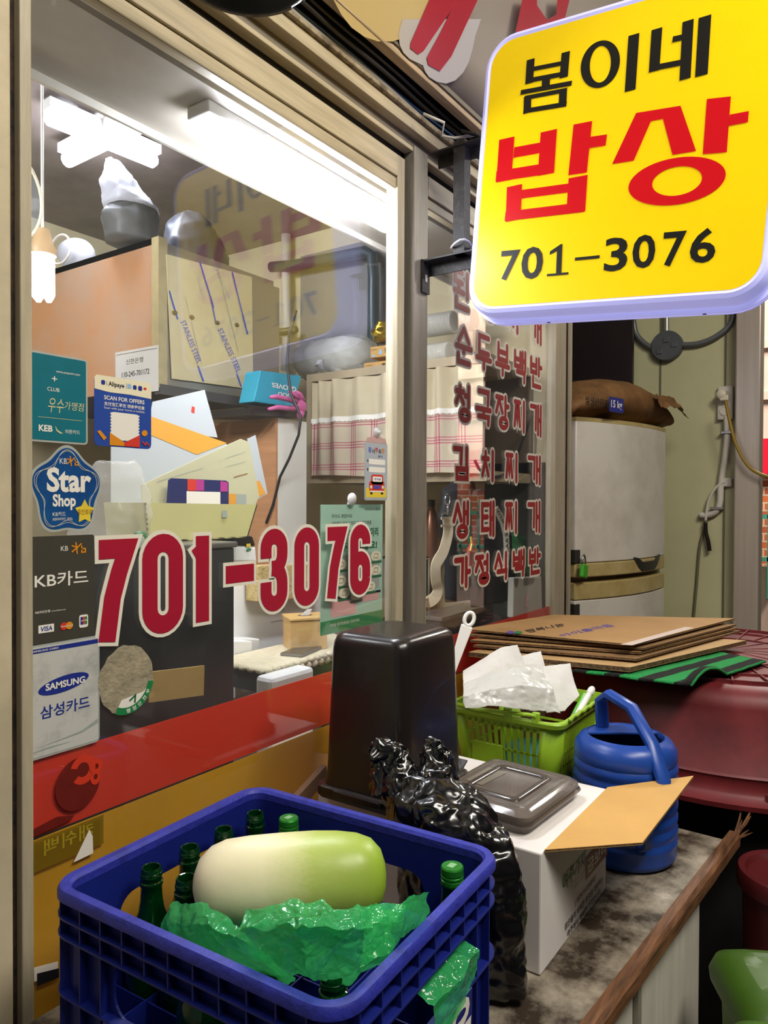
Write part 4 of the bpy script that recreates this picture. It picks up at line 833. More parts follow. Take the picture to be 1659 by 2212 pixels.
tp_ = [((.985, -.41, 1.05), .032, .04, .3), ((.992, -.415, 1.08), .024, .03, .3), ((1.0, -.41, 1.108), .016, .024, .5), ((1.0, -.405, 1.122), .004, .008, .5)]
triang(blob(interp(tp_, 30), 60, .008, 18, 40).build('bag_ear', 'bag_black', t))
# ------------------------------------------------------------------ carton (aubergine box)
BX0, BX1, BY0, BY1, BZ1 = 1.045, 1.355, -.568, -.13, .968
mat('carton_white', 'e2dcd8', .55, var=.07, scale=6); mat('kraft', 'c79a54', .7, var=.1, scale=8); mat('kraft_edge', '6f5438', .85, col2='3d2c1c', scale=160, contrast=(.4, .6))
t = thing('carton_box', 'white printed produce carton with its tan flap folded open', 'box', ((BX0+BX1)/2, (BY0+BY1)/2, ZC))
SK = .08   # the carton stands a little askew, like the counter
MB().box(BX0, BY0, ZC+.001, BX1, BY1, BZ1).build('carton_body', 'carton_white', t, bevel=.003)
pl = Pl((BX0, BY0-.0006, ZC), (1, 0, 0), (0, 0, 1)); W_, H_ = BX1-BX0, BZ1-ZC
def cp(m_, fn, nm='print', e=.0004):
    q = MB(); fn(q, e); q.build(nm, m_, t)
def fz(u0, u1, vm, hpx):
    a_, b_2 = onY(u0, vm, BY0).x-BX0, onY(u1, vm, BY0).x-BX0; um = (u0+u1)/2; return a_, onY(um, vm+hpx/2, BY0).z-ZC, b_2, onY(um, vm-hpx/2, BY0).z-ZC
for m_, body, q4, off, sh in (('print_dkgreen', '여주가지', (1214, 1262, 1882, 36), .012, .15), ('print_dkgreen', '안심하고 먹을 수 있는 여주가지', (1232, 1262, 1897, 5), .0, 0), ('print_dkgreen', '구매해 주세요', (1236, 1262, 1906, 5), .0, 0),
                              ('print_black', '| 여주가지연합회 |', (1242, 1287, 1923, 14), .012, 0), ('print_black', '맑은물과 비옥한 토양을 자랑하는', (1220, 1301, 1950, 15), .012, 0), ('print_black', '여주에서 재배한 가지입니다.', (1225, 1297, 1970, 15), .012, 0)):
    cp(m_, lambda q, e: pl.text(q, body, *fz(*q4), off, e, shear=sh), 'lettering')
r4 = fz(1265, 1311, 1850, 46); cp('print_brown', lambda q, e: pl.rect(q, *r4, e), 'seal')
r5 = fz(1268, 1309, 1849, 30); cp('print_white', lambda q, e: pl.text(q, '금보라', *r5, .02, e), 'lettering', .0008)
def corr_sheet(name, P, m_, me_, parent=None, thick=.005, nw=70, edges=(0, 1)):
    """corrugated board: P = 4 world corners in order; upper liner, lower liner and a wavy core that shows at the cut edges"""
    P = [V(p) for p in P]; N_ = (P[1]-P[0]).cross(P[3]-P[0]).normalized()
    if N_.z < 0: N_ = -N_
    mb = MB(); k = .0008
    for z in (0, thick-k): mb.slab([p+N_*z for p in P], N_*k)
    f = lambda a, b: P[0]*(1-a)*(1-b)+P[1]*a*(1-b)+P[2]*a*b+P[3]*(1-a)*b
    k0 = len(mb.f); mb.grid(lambda a, b: f(.001+.998*a, .001+.998*b)+N_*(thick/2+(thick/2-k)*math.sin(a*nw*math.pi)*.95), nw*4, 1)
    k1 = len(mb.f)
    for i in range(4):      # raw cut edges between the liners
        a, b = P[i], P[(i+1) % 4]; mb.poly([a+N_*k, b+N_*k, b+N_*(thick-k), a+N_*(thick-k)])
    o = mb.build(name, m_, parent); o.data.materials.append(MATS['kraft_edge'])
    for i in range(k0, len(mb.f)): o.data.polygons[i].material_index = 1
    return o
h0, h1 = V((BX1+.001, BY0, BZ1+.002)), V((BX1+.001, BY0, BZ1+.002))
ha = V((BX0+.01, BY0-.001, BZ1-.001)); hb = V((BX1, BY0-.001, BZ1-.001))
fa = onZ(1388, 1825, BZ1-.005); fb = onP(1498, 1680, ha, (hb-ha).cross(fa-ha))
fl_ = corr_sheet('flap', [ha, hb, fb, fa], 'kraft', None, t, .004, 60)
# ------------------------------------------------------------------ tall black bin upside down on its lid
X0, X1, Y0, Y1 = 1.02, 1.238, -.34, -.148; bx, by = (X0+X1)/2, (Y0+Y1)/2; bw, bh = X1-X0, Y1-Y0; z0 = BZ1+.001
mat('bin_black', '211c1b', .28, var=.15, scale=5, coat=.15)
t = thing('storage_bin', 'tall black plastic bin standing upside down on its lid', 'bin', (bx, by, z0))
def brr(g, r, z): return [(x, y, z) for x, y in rrect(bw-2*g, bh-2*g, r, 7, bx, by)]
MB().loft([brr(.004, .022, z0+.018), brr(.007, .024, z0+.05), brr(.013, .026, z0+.265), brr(.0145, .027, z0+.278), brr(.0175, .027, z0+.287), brr(.023, .026, z0+.293), brr(.031, .02, z0+.2955), brr(.045, .015, z0+.296)], (True, True)).build('bin_body', 'bin_black', t, smooth=True, auto=50)
MB().loft([brr(-.002, .02, z0), brr(-.005, .022, z0+.004), brr(-.005, .022, z0+.02), brr(-.001, .022, z0+.022), brr(.006, .02, z0+.022)], (True, True)).build('bin_lid', 'bin_black', t, smooth=True, auto=40)
MB().at((bx, Y0-.006, z0+.02)).box(-.06, -.014, 0, .06, 0, .004).box(-.06, -.014, 0, .06, -.011, .022).build('lid_clip', 'bin_black', t, bevel=.001)
MB().at((X0-.006, by, z0+.01)).box(-.006, -.05, 0, 0, .05, .012).build('lid_clip', 'bin_black', t, bevel=.002)
MB().at((X1+.004, by-.02, z0+.012), ry=-.5).box(0, -.06, 0, .028, .06, .004).build('lid_clip', 'bin_black', t, bevel=.001)
# ------------------------------------------------------------------ smoky storage box lid
L0, L1, M0, M1 = 1.075, 1.285, -.545, -.335; lx, ly = (L0+L1)/2, (M0+M1)/2
lw_, lh_ = .21, .18; z0 = BZ1+.001
mat('smoke_plastic', '7d736c', .12, alpha=.62, coat=.3); mat('smoke_dark', '4d443f', .2, alpha=.8, coat=.3)
t = thing('smoky_container', 'flat smoky brown clear plastic container lying on the carton', 'container', (1.19, -.44, z0))
def lrr(g, r, z, m=None): return [Matrix.Rotation(-.06, 3, 'Z') @ V((x, y, 0))+V((1.19, -.445, z)) for x, y in rrect(lw_-2*g, lh_-2*g, r, 6)]
MB().loft([lrr(.004, .02, z0), lrr(.002, .02, z0+.02), lrr(-.002, .022, z0+.021), lrr(-.002, .022, z0+.028), lrr(.006, .02, z0+.034), lrr(.014, .018, z0+.036), lrr(.018, .016, z0+.034), lrr(.03, .012, z0+.034)], (True, True)).build('container_shell', 'smoke_plastic', t, smooth=True, auto=35)
MB().loft([lrr(.036, .012, z0+.035), lrr(.038, .012, z0+.038), lrr(.046, .01, z0+.038), lrr(.048, .01, z0+.035)], (False, False)).build('lid_ridge', 'smoke_dark', t, smooth=True)
MB().loft([lrr(-.003, .022, z0+.012), lrr(-.006, .022, z0+.016), lrr(-.003, .022, z0+.022)], (False, False)).build('rim_band', 'smoke_dark', t, smooth=True)
pl = Pl(V((1.19, -.445, z0+.0345)) + Matrix.Rotation(-.06, 3, 'Z') @ V((-.06, .03, 0)), Matrix.Rotation(-.06, 3, 'Z') @ V((1, 0, 0)), Matrix.Rotation(-.06, 3, 'Z') @ V((0, 1, 0)))
b_ = MB(); pl.poly(b_, [(.02, .0), (.10, -.005), (.105, .035), (.025, .035)], .0006); b_.build('tape_strip', mat('tape', 'a9a396', .2, alpha=.5), t)
# ================================================================== REST OF THE COUNTER
# low carton under the basket (only there to carry it)
MB_ = MB
t = thing('low_carton', 'low plain carton under the lime green basket', 'box', (1.6, -.3, ZC))
MB().box(1.49, -.415, ZC+.001, 1.68, -.16, .836).build('carton_body', 'carton_white', t, bevel=.002)
MB().box(1.49, -.29, .836, 1.68, -.285, .8365).build('lid_seam', 'kraft_edge', t)
# ------------------------------------------------------------------ lime green basket
GX0, GX1, GY0, GY1, GZ0, GZ1 = 1.465, 1.765, -.432, -.165, .838, 1.036
gx, gy, gw, gh = (GX0+GX1)/2, (GY0+GY1)/2, GX1-GX0, GY1-GY0
mat('lime', '8fb526', .4, var=.12, scale=8)
t = thing('plastic_basket', 'lime green slatted plastic basket stuffed with white napkins', 'basket', (gx, gy, GZ0))
def grr(z, extra=0, n=5):
    f = (z-GZ0)/(GZ1-GZ0); g = .028*(1-f)-extra; return [(x, y, z) for x, y in rrect(gw-2*g, gh-2*g, .028, n, gx, gy)]
MB().loft([grr(GZ0), grr(GZ0+.003)], (True, True)).build('basket_bottom', 'lime', t)
def band(nm, z0, z1, ex=.0): MB().loft([grr(z0, .0+ex), grr(z1, .0+ex), grr(z1, -.003), grr(z0, -.003), grr(z0, ex)], (False, False)).build(nm, 'lime', t, smooth=True, auto=35)
band('lower_band', GZ0, GZ0+.012); band('middle_band', GZ0+.085, GZ0+.09); band('middle_band', GZ0+.115, GZ0+.12); band('upper_band', GZ1-.028, GZ1-.012)
MB().loft([grr(GZ1-.014, .0), grr(GZ1-.012, .009), grr(GZ1-.003, .010), grr(GZ1, .008), grr(GZ1, -.002), grr(GZ1-.014, -.003), grr(GZ1-.014, 0)], (False, False)).build('rim', 'lime', t, smooth=True, auto=40)
def side_pts(nx, ny):
    out = []
    for s_ in (-1, 1):
        out += [(gx-gw/2+.03+(gw-.06)*(i+.5)/nx, gy+s_*gh/2, 0, s_) for i in range(nx)]
        out += [(gx+s_*gw/2, gy-gh/2+.03+(gh-.06)*(i+.5)/ny, s_, 0) for i in range(ny)]
    return out
for (x, y, nx_, ny_) in side_pts(15, 13):
    if not ((nx_ == -1 and y > gy-.11) or ny_ == -1): continue      # the two sides that can be seen
    def at_(z):
        f = (z-GZ0)/(GZ1-GZ0); g = .028*(1-f); k = (gw/2-g)/(gw/2); return V((gx+(x-gx)*(1 if nx_ else k), gy+(y-gy)*(1 if ny_ else (gh/2-g)/(gh/2)), z))-V((nx_*g, ny_*g, 0))
    tan = V((-ny_, nx_, 0)); nv_ = V((nx_, ny_, 0))
    for za, zb in ((GZ0+.008, GZ1-.02),):
        a, b = at_(za), at_(zb); w2 = .0042
        MB().hexa([a-tan*w2-nv_*.003, a+tan*w2-nv_*.003, a+tan*w2, a-tan*w2], [b-tan*w2-nv_*.003, b+tan*w2-nv_*.003, b+tan*w2, b-tan*w2]).build('slat', 'lime', t)
for (cx, cy) in ((GX0, GY0), (GX1, GY0), (GX0, GY1), (GX1, GY1)):
    sx, sy = (1 if cx > gx else -1), (1 if cy > gy else -1); ring = []
    for z in (GZ0, GZ1-.01):
        g = .028*(1-(z-GZ0)/(GZ1-GZ0)); hx, hy = gw/2-g, gh/2-g; a = []
        arc = [(sx*(hx-.028+.028*math.cos(q)), sy*(hy-.028+.028*math.sin(q))) for q in [math.pi/2*i/6 for i in range(7)]]
        arc = [(arc[0][0], arc[0][1]-sy*.012)]+arc+[(arc[-1][0]-sx*.012, arc[-1][1])]
        ring.append([(gx+p, gy+q, z) for p, q in arc])
    MB().loft(ring, (False, False), closed=False).build('corner', 'lime', t, smooth=True, solid=.003)
MB().box(GX0+.009, gy+.0, GZ0+.05, GX0+.016, gy+.075, GZ0+.125).build('label_plate', 'lime', t, bevel=.002)
for (ya, yb) in ((GY0+.05, GY1-.02),):
    MB().tube([(GX0-.004, ya, GZ1-.002), (GX0-.008, ya, GZ1+.012), (GX0-.01, ya+.015, GZ1+.012), (GX0-.012, gy+.06, GZ1+.004), (GX0-.004, yb, GZ1+.006)], .0045, 8).build('carry_handle', 'lime', t, smooth=True)
MB().tube([(GX0+.03, GY0-.010, GZ1+.003)]+[(GX0+.03+(gw-.06)*i/12, GY0-.012, GZ1+.004+.004*(i % 2)) for i in range(13)], .0045, 8).build('carry_handle', 'lime', t, smooth=True)
for y in (GY0+.05, GY0+.115): MB().box(GX0-.010, y-.008, GZ1-.006, GX0+.002, y+.008, GZ1+.018).build('handle_hinge', 'lime', t, bevel=.002)
mat('napkin', 'f2efea', .8, var=.03, scale=30, bump=.12, bscale=220, transl=.3)
def sheet(name, label, cat, pts, amp, seed, m_, nu=26, nv=20, freq=20., group=None):
    mb = MB(); crumple(mb, pts, nu, nv, amp, seed, freq); return tag(triang(mb.build(name, m_, smooth=True, solid=.0008)), label, cat, group)
D = atD
sheet('napkin', 'white napkin peak standing highest at the left of the basket', 'napkin', [[D(1000, 1450, 1.72), D(1080, 1400, 1.72), D(1118, 1392, 1.72)], [D(1000, 1480, 1.66), D(1085, 1450, 1.68), D(1135, 1440, 1.70)], [D(1000, 1520, 1.62), D(1090, 1500, 1.65), D(1150, 1500, 1.68)]], .0012, 1, 'napkin', group='napkins in the basket')
sheet('napkin', 'white napkin corner poking up behind the middle of the basket', 'napkin', [[D(1120, 1420, 1.76), D(1150, 1410, 1.76), D(1168, 1406, 1.76)], [D(1125, 1445, 1.74), D(1155, 1440, 1.74), D(1178, 1440, 1.74)], [D(1130, 1500, 1.7), D(1160, 1500, 1.7), D(1185, 1500, 1.7)]], .0012, 2, 'napkin', group='napkins in the basket')
sheet('napkin', 'white napkin corner standing up at the right of the basket', 'napkin', [[D(1175, 1440, 1.72), D(1205, 1436, 1.72), D(1232, 1432, 1.72)], [D(1170, 1480, 1.69), D(1210, 1475, 1.69), D(1240, 1470, 1.7)], [D(1180, 1540, 1.66), D(1220, 1535, 1.66), D(1252, 1502, 1.68)]], .0012, 3, 'napkin', group='napkins in the basket')
mat('clear_wrap', 'd9ded6', .12, alpha=.45, coat=.4)
sheet('napkin_pack', 'crumpled clear wrapped napkin pack lying at the front of the basket', 'napkin pack', [[D(1000, 1478, 1.62), D(1060, 1455, 1.62), D(1120, 1440, 1.63), D(1165, 1440, 1.65)], [D(1000, 1505, 1.57), D(1060, 1490, 1.575), D(1130, 1480, 1.58), D(1195, 1490, 1.6)], [D(1005, 1530, 1.56), D(1070, 1525, 1.56), D(1150, 1535, 1.57), D(1210, 1540, 1.58)]], .0022, 4, mat('wrap_white', 'dad9d2', .25, transl=.25, coat=.3), 40, 26, 26)
t = thing('white_tube', 'white capped tube sticking up at the right end of the basket', 'tube', D(1255, 1530, 1.66))
a, b = D(1240, 1555, 1.62), D(1278, 1490, 1.70); dd = (b-a)
MB().tube([a, a+dd*.85], .007, 10).build('tube_body', mat('tube_white', 'e9e6e0', .35), t, smooth=True)
MB().tube([a+dd*.85, a+dd*.88, a+dd*1.0, a+dd*1.06], [.005, .0085, .0085, .006], 10).build('cap', 'tube_white', t, smooth=True)
tag(MB().tube([D(1232, 1560, 1.63), D(1262, 1500, 1.7)], .006, 8).build('green_stick', mat('stick_green', '5fb33a', .4), smooth=True), 'bright green stick beside the white tube in the basket', 'stick')
tag(triang(blob(interp([((gx-.02, gy-.02, GZ0+.006), .1, .09, 0), ((gx-.02, gy-.02, GZ0+.07), .105, .095, 0), ((gx-.02, gy-.02, GZ0+.1), .05, .05, 0)], 14), 40, .004, 4, 20).build('teal_cloth', mat('teal', '1f6f78', .7, var=.3))), 'teal bundle seen through the basket slats', 'cloth')
# ------------------------------------------------------------------ blue watering can
wc = V((1.52, -.552, ZC+.001)); wr_ = .103
mat('can_blue', '20479c', .33, var=.2, scale=9, bump=.04)
t = thing('watering_can', 'ribbed blue plastic watering can with an angular top handle', 'watering can', wc)
pr_ = [(.001, 0), (wr_*.86, 0), (wr_*.95, .006), (wr_*.99, .016)]
for k in range(7):
    z = .03+k*.024; pr_ += [(wr_*.965, z), (wr_*1.0, z+.007), (wr_*1.0, z+.016), (wr_*.965, z+.022)]
pr_ += [(wr_*.99, .202), (wr_*.97, .222), (wr_*.88, .236), (wr_*.80, .240), (wr_*.74, .244), (wr_*.72, .240), (wr_*.71, .234)]
hole_top = []
MB().at(wc).lathe(pr_, 44, (True, False)).build('can_body', 'can_blue', t, smooth=True, auto=50)
MB().at(wc).lathe([(wr_*.71, .234), (wr_*.7, .2), (wr_*.8, .05), (.001, .05)], 36, (False, True)).build('can_inside', mat('can_inside', '0a1c4a', .5), t, smooth=True)
# half cover on the far side of the mouth
f0 = V((FW.x, FW.y, 0)).normalized(); r0_ = V((RT.x, RT.y, 0)).normalized()
MB().slab([wc+V((0, 0, .236))+r0_*(wr_*.74*math.cos(a))+f0*(wr_*.74*math.sin(a)) for a in [math.radians(12+i*13) for i in range(13)]], (0, 0, .006)).build('mouth_cover', 'can_blue', t, bevel=.002)
hp = [wc+f0*.055-r0_*.03+V((0, 0, .238)), wc+f0*.052-r0_*.034+V((0, 0, .30)), wc+f0*.03-r0_*.026+V((0, 0, .318)), wc-f0*.01+r0_*.01+V((0, 0, .30)), wc-f0*.07+r0_*.03+V((0, 0, .245)), wc-f0*.115+r0_*.036+V((0, 0, .19)), wc-f0*.118+r0_*.036+V((0, 0, .165))]
def band_tube(P, w_, h_): 
    rings = []
    for i, p in enumerate(P):
        d = (P[min(i+1, len(P)-1)]-P[max(i-1, 0)]).normalized(); x = (r0_+f0*.35).normalized(); x = (x-d*x.dot(d)).normalized(); y = d.cross(x)
        rings.append([p+x*w_*a+y*h_*b for a, b in ((-1, -.5), (-.6, -1), (.6, -1), (1, -.5), (1, .5), (.6, 1), (-.6, 1), (-1, .5))])
    return MB().loft(rings)
band_tube(hp, .0135, .009).build('top_handle', 'can_blue', t, smooth=True, auto=50)
hp = [wc-f0*.098-r0_*.0+V((0, 0, .15)), wc-f0*.122-r0_*.0+V((0, 0, .145)), wc-f0*.13+V((0, 0, .11)), wc-f0*.126+V((0, 0, .07)), wc-f0*.1+V((0, 0, .055))]
band_tube(hp, .011, .008).build('rear_handle', 'can_blue', t, smooth=True, auto=50)
# ------------------------------------------------------------------ dark red tub, upside down on a stand
tc_ = V((2.34, -.60, .80)); 
mat('tub_red', '6e1f22', .5, col2='521619', scale=7, bump=.06, contrast=(.3, .6))
t = thing('rubber_tub', 'wide dark red rubber tub turned upside down', 'tub', tc_)
MB().at(tc_).lathe([(.49, .0), (.525, .0), (.527, .012), (.505, .022), (.50, .03), (.492, .06), (.496, .064), (.49, .07), (.468, .215), (.462, .235), (.445, .252), (.42, .262), (.3, .266), (.02, .27), (.001, .27)], 72, (False, True)).build('tub_shell', 'tub_red', t, smooth=True, auto=60)
for k in range(30):
    a = 2*math.pi*k/30; MB().at(tc_, rz=a).box(.05 if k % 2 == 0 else .2, -.002, .262, .41, .002, .2705).build('radial_ridge', 'tub_red', t)
for rr_ in (.2, .32, .405): MB().at(tc_).lathe([(rr_-.002, .262), (rr_-.002, .2715), (rr_+.002, .2715), (rr_+.002, .262)], 60, (False, False)).build('ring_ridge', 'tub_red', t)
for k in range(6): MB().at(tc_, rz=k*1.047+.35).box(.49, -.004, .012, .51, .004, .035).build('rim_gusset', 'tub_red', t)
t = thing('dark_stand', 'dark low stand carrying the upturned tub', 'stand', (2.35, -.5, 0))
MB().box(1.93, -.98, .755, 2.62, -.2, .798).build('stand_top', mat('stand_wood', '1d1a18', .8, var=.3), t)
MB().box(1.93, -.97, .0, 1.945, -.2, .755).build('shade_panel', 'stand_wood', t); MB().box(1.945, -.97, 0, 2.62, -.955, .755).build('shade_panel', 'stand_wood', t)  # dark boards added to stand in for the shade under the tub
for x in (1.95, 2.56):
    for y in (-.94, -.26): MB().box(x, y, 0, x+.05, y+.05, .755).build('leg', 'stand_wood', t)
# ------------------------------------------------------------------ striped mat and flattened cartons on the tub
m = mat('mat_stripe', '1c7a3c', .95, bump=.6, bscale=260); nt = m.node_tree; n = nt.nodes; Lk = nt.links
tcn = n.new('ShaderNodeTexCoord'); sx = n.new('ShaderNodeSeparateXYZ'); Lk.new(tcn.outputs['UV'], sx.inputs[0]); w_ = n.new('ShaderNodeMath'); w_.operation = 'FRACT'; w2_ = n.new('ShaderNodeMath'); w2_.operation = 'MULTIPLY'; w2_.inputs[1].default_value = 3.5
Lk.new(sx.outputs[1], w2_.inputs[0]); Lk.new(w2_.outputs[0], w_.inputs[0]); gt = n.new('ShaderNodeMath'); gt.operation = 'GREATER_THAN'; gt.inputs[1].default_value = .45; Lk.new(w_.outputs[0], gt.inputs[0])
mxn = n.new('ShaderNodeMix'); mxn.data_type = 'RGBA'; mxn.inputs[6].default_value = (*srgb('14140f'), 1); mxn.inputs[7].default_value = (*srgb('1d8a42'), 1); Lk.new(gt.outputs[0], mxn.inputs[0]); Lk.new(mxn.outputs[2], n['Principled BSDF'].inputs['Base Color'])
MA, MBq, MC, MD = onZ(1235, 1452, 1.076), onZ(1495, 1484, 1.076), onZ(1655, 1432, 1.076), onZ(1480, 1398, 1.076)
me = bpy.data.meshes.new('striped_mat'); vs = []; fs = []; uv = []; nu, nv = 40, 30
for j in range(nv+1):
    for i in range(nu+1):
        a, b = i/nu, j/nv; p = MA*(1-a)*(1-b)+MBq*a*(1-b)+MC*a*b+MD*(1-a)*b
        curl = max(0, 1-((a-.97)**2/.01+(b-.22)**2/.05)); p = p+V((-.012*curl, 0, .030*curl)); p.z += .002*noise.noise(p*20); vs.append(p); uv.append((b, a))
for j in range(nv):
    for i in range(nu): fs.append((j*(nu+1)+i, j*(nu+1)+i+1, (j+1)*(nu+1)+i+1, (j+1)*(nu+1)+i))
c0 = MA.copy(); me.from_pydata([tuple(p-c0) for p in vs], [], fs); ul = me.uv_layers.new(name='uv')
for lp in me.loops: ul.data[lp.index].uv = uv[lp.vertex_index]
me.materials.append(m); me.shade_smooth(); o = bpy.data.objects.new('striped_mat', me); o.location = c0; C.objects.link(o)
md = o.modifiers.new('s', 'SOLIDIFY'); md.thickness = .006; md.offset = 1; tag(o, 'green and black striped mat folded on the upturned tub', 'mat')
mat('board', 'a9814f', .75, var=.12, scale=10); mat('board_dark', '8a683f', .8, var=.2, scale=10); mat('board_light', 'b4905f', .75, var=.1, scale=9)
def bsheet(label, px, z, m_, th=.005, dz=(0, 0, 0, 0), nw=80):
    P = [onZ(u, v, z+k) for (u, v), k in zip(px, dz)]
    o = corr_sheet('cardboard_sheet', [P[0], P[1], P[2], P[3]], m_, None, None, th, nw); return tag(o, label, 'cardboard', 'flattened cartons on the tub')
SQR = [(1012, 1418), (1360, 1452), (1612, 1392), (1210, 1366)]
bsheet('lowest flattened carton with a thick honeycomb edge', SQR, 1.088, 'board_light', .012, nw=90)
bsheet('flattened carton lying second from the bottom of the stack', [(1022, 1398), (1375, 1428), (1600, 1366), (1205, 1352)], 1.106, 'board_dark', .006)
bsheet('flattened carton in the middle of the stack', [(1016, 1387), (1382, 1413), (1592, 1360), (1200, 1346)], 1.116, 'board', .006)
bsheet('second flattened carton from the top of the stack', [(1004, 1374), (1390, 1404), (1590, 1352), (1198, 1338)], 1.126, 'board_dark', .005)
top = [(1003, 1362), (1368, 1396), (1587, 1339), (1194, 1331)]
P = [onZ(u, v, 1.138) for u, v in top]
t = thing('cardboard_sheet', 'topmost flattened brown carton with faint print', 'cardboard', P[0], 'flattened cartons on the tub')
corr_sheet('board', P, 'board', None, t, .005, 80)
N_ = (P[1]-P[0]).cross(P[3]-P[0]).normalized(); N_ = N_ if N_.z > 0 else -N_
pl = Pl(P[0]+N_*.0052, P[1]-P[0], P[3]-P[0]); e1, e2 = (P[1]-P[0]).length, (P[3]-P[0]).length
if pl.N.z < 0: pl.N = -pl.N
def tp_at(u, v): q = onZ(u, v, 1.1432)-pl.o; return q.dot(pl.X), q.dot(pl.Y)
def bprint(m_, fn, nm='print'):
    q = MB(); fn(q); q.build(nm, m_, t)
def quadtext(q, body, a, b, c, d_, off=.01):
    g = textgeo(body, off); pa, pb, pc, pd_ = [onZ(u, v, 1.1436) for u, v in (a, b, c, d_)]
    q.add([pa*(1-x)*(1-y)+pb*x*(1-y)+pc*x*y+pd_*(1-x)*y for x, y in g[0]], g[1])
bprint('print_violet', lambda q: q.poly([onZ(1103+9*math.cos(a*.5), 1366+3*math.sin(a*.5), 1.1436) for a in range(12)]))
bprint('print_green', lambda q: q.poly([onZ(1120+9*math.cos(a*.5), 1366+3*math.sin(a*.5), 1.1438) for a in range(12)]))
bprint('print_black', lambda q: quadtext(q, '행복나눔', (1140, 1368), (1220, 1352), (1214, 1345), (1132, 1361)), 'lettering')
bprint('print_violet', lambda q: quadtext(q, '아이들마음', (1215, 1376), (1330, 1352), (1312, 1347), (1205, 1371)), 'lettering')
q = MB(); q.poly([onZ(u, v, 1.1434) for u, v in ((1340, 1392), (1365, 1394), (1500, 1356), (1480, 1354))]); q.build('tape_strip', mat('pale_tape', 'c9b6ab', .5), t)
# white handle poking up behind the bin
pa, pb = D(1000, 1378, 1.65), D(1016, 1330, 1.66); dd = (pb-pa).normalized(); xx = dd.cross(FW).normalized()
t = thing('plastic_ladle', 'white plastic ladle handle with a hole standing behind the black bin', 'ladle', pa)
hole_ = lambda: None
cpt = [pa-dd*.12, pa, pa+(pb-pa)*.5, pb]; rings = []
for p, w_ in zip([pa-dd*.12, pa, pa+(pb-pa)*.55], (.006, .012, .0135)): rings.append([p+xx*a*w_+FW*b*.004 for a, b in ((-1, -1), (1, -1), (1, 1), (-1, 1))])
MB().loft(rings).build('shaft', 'tube_white', t, bevel=.002)
cc = pb-dd*.008; lp = [cc+xx*.0105*math.cos(a)+dd*(.015*math.sin(a)) for a in [2*math.pi*i/20 for i in range(20)]]
MB().tube(lp, .0045, 8, closed=True).build('eye', 'tube_white', t, smooth=True)
# brown stick of wood leaning behind the crate
tag(MB().bar(onY(640, 1735, -.12), onY(700, 1668, -.09), .012, .03).build('wood_stick', mat('stick_wood', '6d4f38', .7, var=.3)), 'brown strip of wood leaning against the yellow film behind the crate', 'stick')
# ------------------------------------------------------------------ bins on the floor at the right
bc = V((2.03, -1.0, 0)); q = D(1712, 1885, 1.5); bc = V((q.x, q.y, 0)); zt = q.z
mat('bucket_red', '5c1519', .5, var=.2, scale=6)
t = thing('red_bucket', 'dark red plastic bucket standing on the floor behind the green bins', 'bucket', bc)
MB().at(bc).lathe([(.001, .0), (.075, 0), (.08, .02), (.092, zt-.04), (.103, zt-.035), (.105, zt-.012), (.1, zt), (.088, zt-.002), (.082, zt-.012), (.001, zt-.012)], 40).build('bucket_body', 'bucket_red', t, smooth=True, auto=40)
mat('bin_green', '44681a', .45, var=.15, scale=6); mat('bin_grey', '6b6b68', .4); mat('steel', 'b9b9b6', .25, metal=1.0)
def gbin(u, v, d, label, sz, hdl):
    q = D(u, v, d); bc = V((q.x, q.y, 0)); zt = q.z
    t = thing('food_waste_bin', label, 'bin', bc, 'green bins on the floor'); rz_ = .5
    R = lambda g, r, z, : [Matrix.Rotation(rz_, 3, 'Z') @ V((x, y, 0))+bc+V((0, 0, z)) for x, y in rrect(sz-2*g, sz*.9-2*g, r, 5)]
    MB().loft([R(.03, .03, 0), R(.01, .03, zt-.07), R(.012, .03, zt-.06)], (True, True)).build('bin_body', 'bin_green', t, smooth=True, auto=40)
    MB().loft([R(-.006, .035, zt-.062), R(-.008, .035, zt-.045), R(.0, .035, zt-.02), R(.02, .035, zt-.006), R(.035, .03, zt-.002), R(.04, .028, zt-.006), R(.06, .02, zt-.004)], (True, True)).build('bin_lid', 'bin_green', t, smooth=True, auto=40)
    for s_ in (-.3, .3):
        p = Matrix.Rotation(rz_, 3, 'Z') @ V((-sz/2-.012, s_*sz, 0))+bc+V((0, 0, zt-.045)); ax_ = Matrix.Rotation(rz_, 3, 'Z') @ V((0, 1, 0))
        MB().tube([p-ax_*.022, p+ax_*.022], .009, 10).build('hinge', 'bin_grey', t, smooth=True)
    if hdl:
        MB().tube([Matrix.Rotation(rz_, 3, 'Z') @ V((-sz*.62*math.cos(a)-.02, sz*.62*math.sin(a), 0))+bc+V((0, 0, zt-.12+.09*math.cos(a))) for a in [math.radians(-100+i*10) for i in range(21)]], .005, 8).build('wire_handle', 'steel', t, smooth=True)
gbin(1690, 2105, 1.25, 'larger green food waste bin with hinged lid on the floor', .195, False)
gbin(1722, 2262, 1.02, 'nearer green bin with a steel wire handle at the bottom right corner', .155, True)
